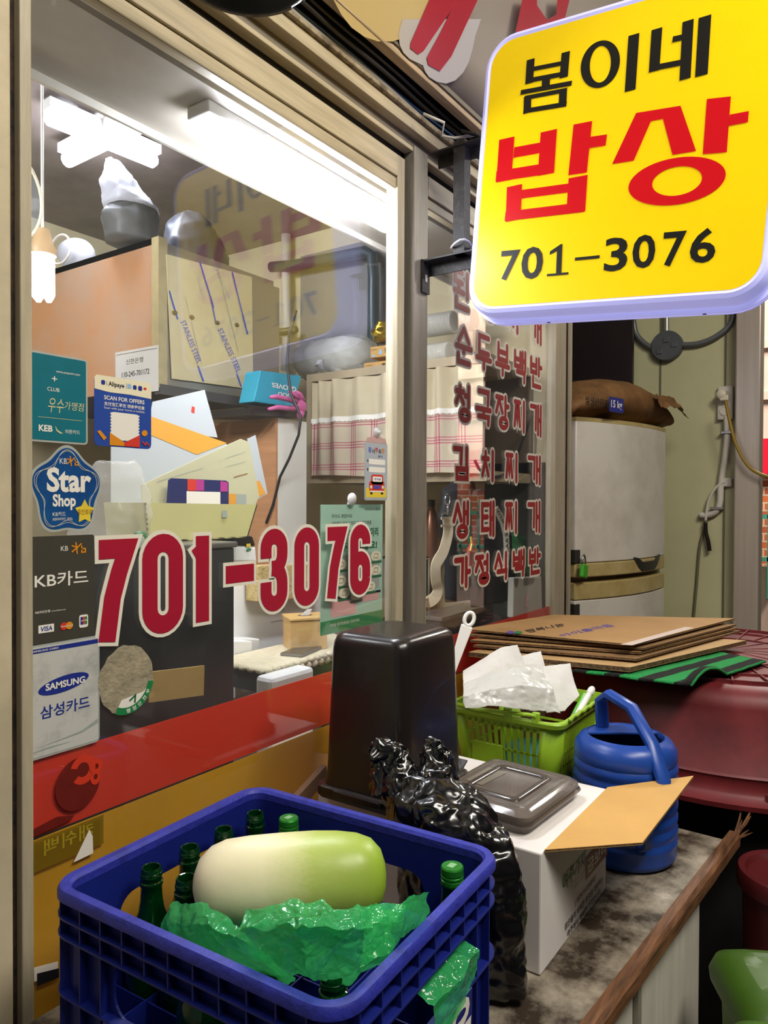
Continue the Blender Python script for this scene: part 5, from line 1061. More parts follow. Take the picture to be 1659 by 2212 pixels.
# ================================================================== FRIDGE ALCOVE
mat('olive_wall', 'c6c296', .5, var=.1, scale=4); mat('olive_seam', '6d6a50', .6); mat('stainless', 'b9ad9d', .3, metal=.25, var=.15, scale=5, stretch=(8, 8, .3))
XA = 3.60
struct(MB().box(XA, -.44, 0, XA+.05, 1.0, 3.5).build('wall_alcove', 'olive_wall'))
struct(MB().box(2.64, .75, 0, XA, .8, 3.5).build('wall_alcove_back', 'olive_wall'))
for u in (1425, 1565):
    p = onX(u, 1000, XA); struct(MB().box(XA-.004, p.y-.004, 0, XA, p.y+.004, 3.4).build('trim_2%d' % (u % 7), 'olive_seam'))
pA_ = onX(1588, 1000, 3.52); pB_ = onX(1641, 1000, 3.50)
struct(MB().box(3.50, pB_.y, 0, 3.60, pA_.y, 3.5).build('column', 'stainless', bevel=.006))
# dark board behind the sack
pL, pR = onX(1205, 700, 3.50), onX(1366, 700, 3.50)
tag(MB().box(3.50, pR.y, onX(1300, 905, 3.5).z, 3.53, pL.y+.3, 3.3).build('dark_board', mat('board_maroon', '1f1213', .5, var=.4, scale=5)), 'dark maroon board standing behind the sack on the fridge', 'board')
FP, FQ = V((2.648, -.03, 0)), V((3.295, -.19, 0)); fd = (FQ-FP).normalized(); fn_ = V((fd.y, -fd.x, 0)); fw = (FQ-FP).length
if fn_.y > 0: fn_ = -fn_
FM = Matrix(((fd.x, -fn_.x, 0, FP.x), (fd.y, -fn_.y, 0, FP.y), (0, 0, 1, 0), (0, 0, 0, 1)))
mat('fridge_white', 'e0dacb', .35, col2='c6beab', scale=5, contrast=(.2, .55)); mat('fridge_yellow', 'c5b27a', .4, col2='b09a60', scale=12); mat('fridge_side', '9b8f7e', .45, var=.15)
t = thing('fridge', 'old white fridge with yellowed handle bands beside the right window', 'fridge', FP)
def zat(u, v): p = onP(u, v, FP, fn_); return p.z
zt = zat(1245, 908); zm1, zm0 = zat(1250, 1216), zat(1250, 1251); zn0 = zat(1250, 1296)
MB().at(m=FM).box(.0, .03, .02, fw, .62, zt-.02).build('cabinet', 'fridge_side', t, bevel=.006)
def door(z0, z1, nm, m_, by=.045, y1=.03, bul=.045):
    rings = []; n = 16
    for z in (z0, z1):
        rings.append([V((fw*i/n, -bul*(1-(2*i/n-1)**2), z)) for i in range(n+1)]+[V((fw, y1, z)), V((0, y1, z))])
    return MB().at(m=FM).loft(rings).build(nm, m_, t, smooth=True, auto=30, bevel=.004)
dU = door(zm1, zt, 'upper_door', 'fridge_white'); MB().at(m=FM).loft([[V((fw*i/16, -.045*(1-(2*i/16-1)**2), z)) for i in range(17)]+[V((fw, .03, z)), V((0, .03, z))] for z in (zt-.001, zt+.014)]).build('top_trim', 'fridge_yellow', dU)
h1_ = door(zm0+.006, zm1-.002, 'upper_handle_band', 'fridge_yellow', bul=.05); door(zn0, zm0-.014, 'lower_handle_band', 'fridge_yellow', bul=.05); door(.06, zn0-.002, 'lower_door', 'fridge_white')
hb_ = []
for i in range(9):
    s_ = i/8; x = fw*(.5+.36*s_); y = -.051*(1-(2*(x/fw)-1)**2)-.004; k = .018 if 0 < i < 8 else .006
    zc = (zm0+zm1)/2+.012+(.022 if i in (0, 8) else (.004 if i in (1, 7) else -.012)); hb_.append([V((x, y, zc-k)), V((x, y, zc+k)), V((x, y+.01, zc+k)), V((x, y+.01, zc-k))])
MB().at(m=FM).loft(hb_).build('handle_recess', mat('handle_dark', '2c2d2a', .3), h1_)
for z in (zat(1235, 1200), zat(1235, 1318)): MB().at(m=FM).box(-.006, -.006, z-.03, .03, .02, z+.02).build('hasp', mat('hasp', '4f4d48', .4, metal=.6), t, bevel=.002)
pk_ = FM @ V((.012, -.03, zat(1232, 1232)))
t = thing('padlock', 'bright green padlock hanging on the fridge hasp', 'padlock', pk_)
MB().at(m=Matrix.Translation(pk_) @ Matrix.Rotation(.2, 4, 'Y')).box(-.024, -.009, -.028, .024, .009, .022).build('lock_body', mat('lock_green', '3fa81e', .4), t, bevel=.005)
MB().tube([pk_+V((.016*math.cos(a), 0, .022+.035*math.sin(a))) for a in [math.pi*i/10 for i in range(11)]], .0035, 8).build('shackle', 'steel', t, smooth=True)
# sack of rice on the fridge
mat('sack_paper', '8a6238', .7, col2='6b4a28', scale=14, bump=.3, bscale=18); sc_ = FM @ V((.28, .12, zt+.015))
t = thing('rice_sack', 'brown paper sack marked 15 kg lying on top of the fridge', 'sack', sc_)
rings = []
for k in range(33):
    s_ = k/32; x = -.30+.72*s_; hh = (.085*min(1, math.sin(math.pi*min(max(s_*.92+.04, 0), 1))**.55)+.006); ww = .19*(.75+.25*math.sin(math.pi*s_)); ring = []
    for i in range(28):
        th = 2*math.pi*i/28; p = V((x, math.cos(th)*ww, hh*(1+math.sin(th)))); q = p*13+V((3, 0, 0)); p += crease(q)*.005; p.z = max(p.z, .002); ring.append(FM @ (p+V((.28, .12, zt+.015))))
    rings.append(ring)
MB().loft(rings).build('sack_body', 'sack_paper', t, smooth=True)
tip = FM @ V((.70, .02, zt+.09)); q = FM @ V((.46, -.07, zt+.10))
mb = MB(); crumple(mb, [[FM @ V((.42, -.08, zt+.13)), FM @ V((.6, -.07, zt+.13)), FM @ V((.72, -.03, zt+.10))], [FM @ V((.44, -.1, zt+.08)), FM @ V((.6, -.1, zt+.09)), FM @ V((.73, -.06, zt+.06))]], 14, 8, .008, 3, 12); mb.build('folded_end', 'sack_paper', t, solid=.002)
s0 = onP(1268, 915, sc_-fn_*.0+fn_*.11, fn_)
pl = Pl(s0+fn_*.10, fd, (0, 0, 1)); pz = FM @ V((.10, -.075, zt+.055))
pl = Pl(pz, fd, V((0, 0, 1))); b_ = MB(); pl.rect(b_, 0, -.02, .10, .035, .0, .006); b_.build('weight_mark', 'print_navy', t)
b_ = MB(); pl.textc(b_, '15 kg', .05, -.012, .036, .02, .001); b_.build('lettering', 'print_white', t)
b_ = MB(); pl.textl(b_, '쌀생산단지', -.16, -.01, .032, .02, .002); b_.build('lettering', 'print_black', t)
# junction box, conduits, socket on the alcove wall
mat('box_grey', '55585a', .5, var=.15); mat('conduit_grey', '6f7272', .4, metal=.4)
jb = onX(1440, 747, XA-.03); t = thing('junction_box', 'round grey electrical junction box on the olive wall', 'junction box', jb)
MJ = Matrix.Translation(V((XA, jb.y, jb.z))) @ Matrix.Rotation(-math.pi/2, 4, 'Y')
MB().at(m=MJ).lathe([(.07, 0), (.07, .035), (.066, .04), (.001, .04)], 30).build('box_body', 'box_grey', t, smooth=True, auto=30)
for a, b in ((-.025, .03), (.025, .0), (.0, -.035)): MB().at(m=MJ).box(a-.012, b-.014, .04, a+.012, b+.014, .044).build('knockout', 'box_grey', t, bevel=.002)
def cond(nm, label, px, x, r, m_, cat='conduit', ribs=0):
    P = [onX(u, v, x) for u, v in px]; Q = []
    for i in range(len(P)-1):
        p0, p1, p2, p3 = P[max(i-1, 0)], P[i], P[i+1], P[min(i+2, len(P)-1)]
        for k in range(8):
            s_ = k/8; Q.append(.5*((2*p1)+(p2-p0)*s_+(2*p0-5*p1+4*p2-p3)*s_*s_+(3*p1-p0-3*p2+p3)*s_**3))
    Q.append(P[-1])
    if ribs:
        Q2 = []; rad = []
        for i in range(len(Q)-1):
            for k in range(4): Q2.append(Q[i]+(Q[i+1]-Q[i])*k/4); rad.append(r*(1.0 if k % 2 == 0 else .84))
        return tag(MB().tube(Q2, rad, 10).build(nm, m_, smooth=True), label, cat)
    return tag(MB().tube(Q, r, 10).build(nm, m_, smooth=True), label, cat)
cond('conduit', 'grey conduit curving from the junction box up to the left', [(1410, 752), (1390, 740), (1372, 715), (1366, 660)], XA-.02, .013, 'conduit_grey')
cond('conduit', 'grey conduit curving from the junction box up to the right', [(1470, 745), (1510, 742), (1550, 725), (1580, 695), (1586, 640)], XA-.02, .013, 'conduit_grey')
cond('conduit', 'straight conduit rising out of the top of the junction box', [(1440, 725), (1440, 690), (1440, 640)], XA-.02, .013, mat('conduit_bright', 'a9aaa4', .3, metal=.5))
so_ = onX(1566, 870, XA-.03); t = thing('wall_socket', 'white double wall socket beside the steel column', 'socket', V((XA, so_.y, so_.z-.07)))
MB().box(XA-.028, so_.y-.032, so_.z-.075, XA, so_.y+.032, so_.z+.075).build('socket_plate', mat('socket_white', 'd0cabb', .4, var=.1), t, bevel=.005)
for dz in (-.035, .035): MB().at(m=Matrix.Translation((XA-.028, so_.y, so_.z+dz)) @ Matrix.Rotation(-math.pi/2, 4, 'Y')).lathe([(.022, 0), (.022, .004), (.017, .004), (.016, .001), (.001, .001)], 20).build('outlet', 'socket_white', t, smooth=True, auto=30)
pp_ = V((XA-.036, so_.y+.01, so_.z+.035))
t = thing('plug', 'cream plug pushed into the upper socket outlet', 'plug', pp_)
MB().at(m=Matrix.Translation(pp_) @ Matrix.Rotation(-math.pi/2, 4, 'Y')).lathe([(.02, 0), (.022, .008), (.02, .03), (.012, .036), (.001, .036)], 18).build('plug_body', mat('plug_cream', 'd8cdb4', .45), t, smooth=True, auto=40)
MB().at(m=Matrix.Translation(pp_+V((-.02, 0, 0)))).box(-.012, -.03, -.03, .006, .006, -.005).build('cord_grip', 'plug_cream', t, bevel=.005)
cond('power_cord', 'yellow brown power cord drooping from the plug across the steel column', [(1568, 866), (1574, 900), (1590, 960), (1615, 1005), (1645, 1025), (1680, 1032), (1720, 1030)], 3.46, .007, mat('cord_yellow', '94761f', .5), 'cord')
cond('corrugated_conduit', 'white corrugated conduit running down the olive wall', [(1570, 900), (1570, 950), (1564, 1000), (1557, 1050), (1555, 1085), (1546, 1105), (1528, 1113), (1512, 1113)], XA-.02, .016, mat('conduit_white', 'cfc9bb', .5), ribs=1)
for i, (u, v) in enumerate(((1572, 935), (1550, 1098))):
    p = onX(u, v, XA-.004); tag(MB().box(XA-.04, p.y-.028, p.z-.006, XA-.0, p.y+.024, p.z+.006).build('pipe_clip', 'steel', bevel=.002), ('upper' if i == 0 else 'lower')+' steel clip round the white corrugated conduit', 'clip')
cond('white_cable', 'short white cable looping beside the corrugated conduit', [(1565, 1040), (1545, 1055), (1530, 1085), (1524, 1125)], XA-.03, .006, 'conduit_white', 'cable')
cond('taped_wire', 'black taped wire end hanging on the olive wall', [(1524, 1128), (1525, 1150), (1530, 1170), (1533, 1190)], XA-.03, .009, 'bin_black', 'cable')
cond('thin_cable', 'thin grey cable hanging down the olive wall beside the fridge', [(1524, 1135), (1512, 1180), (1505, 1260), (1498, 1340), (1490, 1420)], XA-.01, .006, 'olive_seam', 'cable')
p = onX(1571, 1042, XA-.02); tag(MB().box(XA-.03, p.y-.02, p.z-.02, XA, p.y+.02, p.z+.02).build('wall_bracket', 'socket_white', bevel=.006), 'small whitish bracket lump on the olive wall near the column', 'bracket')
# ================================================================== STREET AT THE END
m = mat('brick_red', 'b5562f', .85); nt = m.node_tree; n = nt.nodes; Lk = nt.links; bt_ = n.new('ShaderNodeTexBrick'); bt_.inputs['Scale'].default_value = 1.0
tcn = n.new('ShaderNodeTexCoord'); mp = n.new('ShaderNodeMapping'); mp.inputs['Rotation'].default_value = (math.pi/2, 0, math.pi/2); Lk.new(tcn.outputs['Object'], mp.inputs[0])
sp_ = n.new('ShaderNodeSeparateXYZ'); cb = n.new('ShaderNodeCombineXYZ'); Lk.new(tcn.outputs['Object'], sp_.inputs[0]); Lk.new(sp_.outputs[1], cb.inputs[0]); Lk.new(sp_.outputs[2], cb.inputs[1]); Lk.new(cb.outputs[0], bt_.inputs['Vector'])
bt_.inputs['Color1'].default_value = (*srgb('c4622f'), 1); bt_.inputs['Color2'].default_value = (*srgb('a84a2a'), 1); bt_.inputs['Mortar'].default_value = (*srgb('c9a88c'), 1)
bt_.inputs['Brick Width'].default_value = .22; bt_.inputs['Row Height'].default_value = .075; bt_.inputs['Mortar Size'].default_value = .008
Lk.new(bt_.outputs[0], n['Principled BSDF'].inputs['Base Color'])
t = thing('brick_building', 'sunlit brick building with pale plaster bands at the end of the alley', 'building', (8.1, -1.5, 0))
MB().box(8.0, -5, 0, 8.2, 1.2, 1.9).build('wall', 'brick_red', t)
MB().box(8.0, -5, 1.9, 8.2, 1.2, 6).build('wall', mat('pale_plaster', 'd9b8a4', .8, var=.1, scale=3), t)
for z in (2.5, 3.0): MB().box(7.97, -5, z, 8.0, 1.2, z+.08).build('ledge', 'pale_plaster', t)
for (ya, yb) in ((-3.25, -2.85), (-.1, .25)):
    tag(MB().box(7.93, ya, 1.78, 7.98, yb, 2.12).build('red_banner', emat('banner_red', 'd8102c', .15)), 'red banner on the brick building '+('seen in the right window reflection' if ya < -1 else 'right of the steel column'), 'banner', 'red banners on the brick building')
for (ya, yb, lb) in ((-3.5, -2.6, 'green fence in front of the brick building, mirrored in the right window'), (-.2, .4, 'green fence in front of the brick building right of the steel column')):
    t = thing('green_fence', lb, 'fence', (7.7, (ya+yb)/2, 0))
    for z in (.95, 1.35): MB().box(7.7, ya, z, 7.73, yb, z+.04).build('rail', mat('fence_green', '4fa183', .5), t)
    for k in range(int((yb-ya)/.12)): MB().box(7.7, ya+.02+k*.12, .6, 7.73, ya+.05+k*.12, 1.5).build('picket', 'fence_green', t)
    MB().box(7.74, ya, 0, 7.78, yb, .9).build('base_wall', 'pale_plaster', t)
struct(MB().box(6.6, -2.35, 0, 6.9, -.45, 3.5).build('wall_reflection_block', 'alley_dark'))  # unseen wall added to narrow the street's reflection in the right window
struct(MB().box(3.65, .5, 0, 6.9, .6, 3.5).build('wall_far', 'alley_dark'))
# ================================================================== BEHIND THE GLASS
# ---- lamps
emat('tube_on', 'f0f5ff', 105.0); emat('cross_on', 'eaf1ff', 90.0); emat('bulb_on', 'fff4e0', 36.0)
mat('lamp_white', 'e4e4e2', .4)
t = thing('tube_lamp', 'long glowing white tube lamp under the soffit right behind the glass', 'lamp', (1.3, .09, 2.2))
MB().box(.95, .06, 2.228, 1.63, .12, 2.252).build('lamp_base', 'lamp_white', t, bevel=.003)
rg = []
for x, k in ((.975, .5), (.985, .9), (1.0, 1), (1.59, 1), (1.605, .9), (1.615, .5)):
    rg.append([(x, .09+.032*k*math.cos(a), 2.226+.026*k*math.sin(a)) for a in [math.pi+math.pi*i/10 for i in range(11)]])
MB().loft(rg, (True, True)).build('diffuser', 'tube_on', t, smooth=True)
t = thing('cross_lamp', 'glowing cross shaped ceiling lamp in the back room', 'lamp', onZ(225, 305, 2.66))
for a, b in (((98, 250), (338, 350)), ((142, 348), (305, 268))):
    p, q = onZ(*a, 2.655), onZ(*b, 2.655); d_ = (q-p).normalized(); x = d_.cross(V((0, 0, 1)))
    MB().bar(p+V((0, 0, .035)), q+V((0, 0, .035)), .06, .03).build('lamp_arm', 'lamp_white', t)
    MB().tube([p, p+d_*.012, q-d_*.012, q], [.012, .024, .024, .012], 12).build('tube', 'cross_on', t, smooth=True)
bp = onY(92, 600, .9)
t = thing('bulb_lamp', 'glowing folded tube bulb hanging at the left frame', 'lamp', bp)
for dx, dy in ((-.018, 0), (.018, 0), (0, .02)):
    MB().tube([bp+V((dx, dy, .06)), bp+V((dx, dy, -.045)), bp+V((dx, dy, -.062))], [.0155, .0155, .006], 12).build('bulb_tube', 'bulb_on', t, smooth=True)
MB().at(bp).lathe([(.035, .06), (.036, .075), (.028, .09), (.018, .13), (.001, .132)], 20).build('bulb_base', mat('bulb_base', 'c9a87c', .4), t, smooth=True, auto=40)
MB().tube([bp+V((0, 0, .13)), V((bp.x, bp.y, 2.72))], .004, 6).build('bulb_cord', 'tube_white', t)
rp_ = onY(-10, 410, .8); t = thing('round_clear_shade', 'clear round shade with a pale rim beside the left frame', 'lamp shade', rp_)
MB().tube([rp_+V((.118*math.cos(a), 0, .13*math.sin(a))) for a in [2*math.pi*i/40 for i in range(40)]], .004, 8, closed=True).build('shade_rim', 'print_cream', t, smooth=True)
MB().at(m=Matrix.Translation(rp_) @ Matrix.Rotation(-math.pi/2, 4, 'X')).lathe([(.116, 0), (.1, .03), (.06, .055), (.001, .06)], 30, (False, True)).build('shade_dome', mat('clear_dome', 'dfe4ea', .1, alpha=.15), t, smooth=True)
# ---- stainless hood
mat('hood_warm_reflection', 'b89c88', .36, metal=.3, var=.3, scale=3, col2='c48d60'); mat('hood_steel', '9a9388', .35, metal=.6); mat('hood_trim', 'a89a72', .5, var=.2, scale=20); mat('hood_under', '4a4744', .5)  # the side panel's orange reflection is put into its steel colour
hx0, hx1, hy0, hy1, hz0, hz1 = 1.50, 2.05, .9, 1.95, onY(347, 838, .9).z, onY(347, 512, .9).z
t = thing('cooker_hood', 'big steel cooker hood with a warm reflection coloured into its side', 'hood', ((hx0+hx1)/2, 1.4, hz0))
MB().box(hx0, hy0+.03, hz0, hx0+.01, hy1, hz1).build('side_panel', 'hood_warm_reflection', t)
MB().box(hx0, hy0, hz0, hx1, hy0+.01, hz1-.03).build('front_panel', 'hood_steel', t)
MB().box(hx0-.004, hy0-.004, hz0, hx0+.03, hy0+.03, hz1).build('corner_post', 'hood_trim', t)
MB().box(hx0+.01, hy0+.01, hz0+.01, hx1, hy1, hz0+.03).build('underside', 'hood_under', t)
MB().box(hx0, hy0+.03, hz1-.02, hx1, hy1, hz1).build('hood_top', 'hood_steel', t)
MB().box(hx0, hy0-.006, hz0-.02, hx1+.1, hy0+.02, hz0+.012).build('lower_lip', 'hood_under', t)
mat('peel_film', 'c9bd97', .35, col2='bdb088', scale=6); FX = lambda u, v, e=0: onY(u, v, hy0-.008-e)
t = thing('steel_sheet_film', 'beige protective film printed STAINLESS STEEL on the hood front', 'film', FX(450, 820))
MB().slab([FX(372, 818), FX(547, 841), FX(544, 598), FX(360, 549)], (0, .004, 0)).build('film_sheet', 'peel_film', t)
def fpoly(m_, px, nm='print', e=.003): MB().poly([FX(u, v, e) for u, v in px]).build(nm, m_, t)
for (a, b, w_) in (((432, 566), (462, 665), 1.3), ((502, 588), (527, 690), 1.3), ((366, 628), (384, 690), 1.3), ((428, 790), (440, 824), 1.5), ((512, 808), (521, 835), 1.5), ((527, 690), (535, 722), 1.3), ((455, 640), (467, 700), 1.3)):
    fpoly('print_blue', [(a[0]-w_, a[1]), (a[0]+w_, a[1]), (b[0]+w_, b[1]), (b[0]-w_, b[1])], 'stripe')
for (a, b) in (((470, 575), (515, 760)), ((400, 640), (437, 790)), ((545, 700), (547, 720))): fpoly('print_grey', [(a[0]-.5, a[1]), (a[0]+.5, a[1]), (b[0]+.5, b[1]), (b[0]-.5, b[1])], 'line')
def slant_text(body, a, b, wpx, m_, e=.004):
    g = textgeo(body, .0); A, B = V(a), V(b); d = B-A; nrm = V((-d.y, d.x)).normalized()*wpx; mb = MB()
    mb.add([FX(*(A+d*x-nrm*y), e) for x, y in g[0]], g[1]); mb.build('lettering', m_, t)
slant_text('STAINLESS STEEL', (390, 695), (426, 786), 11, 'print_blue'); slant_text('STAINLESS STEEL', (470, 712), (512, 806), 11, 'print_blue'); slant_text('STAINLESS STEEL', (425, 600), (440, 650), 5, 'print_grey'); slant_text('STAINLESS STEEL', (455, 560), (495, 650), 5, 'print_grey')
for u, v in ((378, 675), (415, 685), (470, 697), (512, 702)): MB().ball(FX(u, v, .004), .010, .003, .007).build('rust_spot', mat('rust_spot', '6d5a30', .8), t, smooth=True)
# ---- things on the hood
mat('bag_white', 'd9dae0', .3, transl=.45, coat=.2); mat('bag_dim', '5c5d5c', .45, var=.2, scale=10)
def up(u, v, y): return onY(u, v, y)
bz = hz1+.012
c = up(300, 500, 1.02)
t = thing('tied_bag', 'white tied plastic bag with a grey lower part on top of the hood', 'plastic bag', V((c.x, 1.06, hz1)))
c = V((c.x, 1.06, hz1)); triang(blob(interp([((c.x, c.y, bz), .085, .08, 0), ((c.x, c.y, bz+.08), .09, .085, 0), ((c.x+.005, c.y, bz+.13), .07, .07, 0)], 14), 40, .006, 1, 18).build('bag_lower', 'bag_dim', t))
triang(blob(interp([((c.x, c.y, bz+.11), .088, .085, 0), ((c.x-.03, c.y, bz+.16), .07, .06, 0), ((c.x-.06, c.y, bz+.22), .035, .035, 0), ((c.x-.075, c.y, bz+.245), .015, .015, 0)], 16), 40, .010, 5, 22).build('bag_upper', 'bag_white', t))
c = up(458, 520, 1.0); c = V((c.x, 1.08, hz1))
tag(triang(blob(interp([((c.x, c.y, bz), .13, .09, 0), ((c.x, c.y, bz+.07), .135, .09, 0), ((c.x-.02, c.y, bz+.13), .10, .08, 0), ((c.x-.03, c.y, bz+.175), .05, .05, 0), ((c.x-.03, c.y, bz+.195), .01, .01, 0)], 22), 44, .009, 9, 16).build('dark_bag', mat('bag_charcoal', '34353c', .4))), 'dark plastic bag standing on the hood above the printed film', 'plastic bag')
c = up(225, 525, 1.35); c = V((hx0+.05, 1.42, hz1)); t = thing('mesh_roll', 'pale netted roll lying at the left end on the hood', 'net roll', c)
MB().at(c+V((0, 0, .055))).ball((0, 0, 0), .06, .075, .055).build('roll', 'bag_white', t, smooth=True)
MB().tube([c+V((-.05, .0, .055))+V((-.012, .062*math.cos(a), .05*math.sin(a))) for a in [2*math.pi*i/20 for i in range(20)]], .004, 6, closed=True).build('net_rim', 'print_white', t, smooth=True)
# ---- account number card
XH = hx0-.003; qa, qb, qc = onX(250, 856, XH), onX(343, 848, XH), onX(250, 762, XH)
pl = Pl(qa, (0, -1, 0), (0, 0, 1), qa.y-qb.y, qc.z-qa.z); W_, H_ = pl.w, pl.h
t = thing('account_card', 'clear framed account number card stuck low on the hood side', 'notice', qa)
b_ = MB(); pl.slab(b_, [(0, 0), (W_, 0), (W_, H_), (0, H_)], .0012); b_.build('card', mat('acc_clear', 'd3d3d0', .25, alpha=.8), t)
def pr(m, fn, e=.0018, nm='print'):
    q = MB(); fn(q, e); return q.build(nm, MATS['print_'+m], t)
pr('black', lambda q, e: [pl.text(q, '신한은행', W_*.26, H_*.68, W_*.66, H_*.80, .0, e), pl.text(q, '110-245-701172', W_*.16, H_*.40, W_*.80, H_*.52, .01, e), pl.rect(q, W_*.03, H_*.93, W_*.97, H_*.94, e)], nm='lettering')
# ---- gas pipes and panels on the room's right wall
mat('pipe_bronze', '7d7350', .45, metal=.3, var=.2); mat('pipe_white', 'cfc8b6', .5); mat('pipe_dark', '39474d', .35, metal=.2); mat('panel_grey', '827f7e', .55, var=.06)
XW = 2.58
def wtube(name, label, px, x, r, m_, cat='pipe'): return tag(MB().tube([onX(u, v, x) for u, v in px], r, 12).build(name, m_, smooth=True), label, cat)
wtube('gas_pipe', 'bronze elbowed gas pipe behind the hood', [(540, 704), (560, 692), (574, 688), (583, 698), (584, 715), (600, 718), (640, 712)], 2.5, .016, 'pipe_bronze')
wtube('drain_pipe', 'pale vertical pipe running up the back wall corner', [(618, 470), (618, 600), (620, 720), (617, 800)], 2.53, .022, 'pipe_white')
p0, p1 = onX(650, 600, XW-.01), onX(840, 600, XW-.01)
tag(MB().box(XW-.014, p1.y, onX(650, 800, XW).z, XW-.002, p0.y, 2.62).build('grey_panel', 'panel_grey', bevel=.002), 'grey panel covering the wall above the curtained shelf', 'panel')
wtube('vent_pipe', 'thick dark pipe crossing the grey panel and turning down', [(586, 577), (640, 572), (720, 557), (790, 543), (804, 552), (807, 600), (806, 700), (805, 800)], 2.5, .024, 'pipe_dark')
wtube('hanging_cable', 'black cable hanging past the pink glove down the white cabinet', [(640, 670), (625, 720), (620, 790), (628, 850), (650, 900), (645, 940), (625, 990), (605, 1030), (590, 1090), (575, 1130)], 1.812, .0045, 'cable_1c1b1c', 'cable')
tag(MB().box(2.52, .16, onX(838, 700, 2.52).z, XW, .26, onX(838, 590, 2.52).z).build('wall_meter', mat('meter_grey', 'a9adab', .4), bevel=.01), 'grey meter box on the wall beside the mullion', 'meter')
# ---- curtained shelf
SX = 2.2; mat('shelf_wood', 'b3a284', .6, var=.2, scale=8); mat('shelf_dark', '5c5040', .7)
szt = onX(835, 806, SX).z; szb = onX(800, 1022, SX).z; ya, yb = onX(1052, 900, SX).y, onX(662, 900, SX).y
t = thing('wall_shelf', 'wooden shelf case hung on the wall behind a curtain', 'shelf', (2.4, (ya+yb)/2, szb-.03))
MB().box(SX, ya, szt, XW, yb, szt+.03).build('top_board', 'shelf_wood', t)
MB().box(SX, ya, szb-.035, XW, yb, szb).build('bottom_board', 'shelf_wood', t)
MB().box(SX, yb-.025, szb, XW, yb, szt).build('side_board', 'shelf_wood', t)
MB().box(XW-.02, ya, szb, XW, yb, szt).build('back_board', 'shelf_dark', t)
mat('curtain_plain', 'd8cbaa', .85, var=.08, scale=14, transl=.2)
m = mat('curtain_check', 'd9cdb4', .85, transl=.2); nt = m.node_tree; n = nt.nodes; Lk = nt.links
tcn = n.new('ShaderNodeTexCoord'); sx = n.new('ShaderNodeSeparateXYZ'); Lk.new(tcn.outputs['UV'], sx.inputs[0])
def stripes(sock, k):
    acc = None
    for off in (.08, .20, .32):
        a = n.new('ShaderNodeMath'); a.operation = 'MULTIPLY'; a.inputs[1].default_value = k; Lk.new(sock, a.inputs[0]); f = n.new('ShaderNodeMath'); f.operation = 'FRACT'; Lk.new(a.outputs[0], f.inputs[0])
        c_ = n.new('ShaderNodeMath'); c_.operation = 'COMPARE'; c_.inputs[1].default_value = off; c_.inputs[2].default_value = .022; Lk.new(f.outputs[0], c_.inputs[0])
        if acc is None: acc = c_
        else:
            mx_ = n.new('ShaderNodeMath'); mx_.operation = 'MAXIMUM'; Lk.new(acc.outputs[0], mx_.inputs[0]); Lk.new(c_.outputs[0], mx_.inputs[1]); acc = mx_
    return acc
s1, s2 = stripes(sx.outputs[0], 8.), stripes(sx.outputs[1], 2.6); ad = n.new('ShaderNodeMath'); ad.operation = 'ADD'; Lk.new(s1.outputs[0], ad.inputs[0]); Lk.new(s2.outputs[0], ad.inputs[1])
rm = n.new('ShaderNodeValToRGB'); rm.color_ramp.elements[0].color = (*srgb('d6c9ae'), 1); rm.color_ramp.elements[1].color = (*srgb('b02845'), 1); e = rm.color_ramp.elements.new(.5); e.color = (*srgb('c4647a'), 1)
hf = n.new('ShaderNodeMath'); hf.operation = 'MULTIPLY'; hf.inputs[1].default_value = .5; Lk.new(ad.outputs[0], hf.inputs[0]); Lk.new(hf.outputs[0], rm.inputs[0]); Lk.new(rm.outputs[0], n['Principled BSDF'].inputs['Base Color'])
t = thing('shelf_curtain', 'gathered cream curtain with a red checked skirt and lace seam', 'curtain', (SX-.02, (ya+yb)/2, szb-.02))
y0c, y1c = yb-.045, ya+.005; zt_ = szt-.008; zs_ = onX(800, 903, SX).z; zb_ = onX(800, 1027, SX).z
def fold(a, b): return .017*math.sin(a*52+math.sin(a*9)*2)*(1-.75*b)+.006*math.sin(a*21+1)-.008
def cloth(nm, za, zb2, b0, b1, m_, xo=0):
    me = bpy.data.meshes.new(nm); vs, fs, uv = [], [], []; nu, nv = 220, 14; inv = INV[t.name]
    for j in range(nv+1):
        for i in range(nu+1):
            a, b = i/nu, j/nv; z = za+(zb2-za)*b+(.004*math.sin(a*9+1) if b > .9 else 0); vs.append(inv @ V((SX-.018-xo+fold(a, b0+(b1-b0)*b), y0c+(y1c-y0c)*a, z))); uv.append((a, b))
    for j in range(nv):
        for i in range(nu): fs.append((j*(nu+1)+i, j*(nu+1)+i+1, (j+1)*(nu+1)+i+1, (j+1)*(nu+1)+i))
    me.from_pydata([tuple(p) for p in vs], [], fs); ul = me.uv_layers.new(name='uv')
    for lp in me.loops: ul.data[lp.index].uv = uv[lp.vertex_index]
    me.materials.append(m_); me.shade_smooth(); o = bpy.data.objects.new(nm, me); C.objects.link(o); o.parent = t; return o
cloth('curtain_top', zt_, zs_-.004, 0, .4, MATS['curtain_plain']); cloth('curtain_skirt', zs_, zb_, .4, 1, m)
mb = MB(); mb.grid(lambda a, b: V((SX-.0215+fold(a, .4), y0c+(y1c-y0c)*a, zs_+.010-b*(.016+.004*abs(math.sin(a*140))))), 220, 1); mb.build('lace_seam', 'print_white', t)
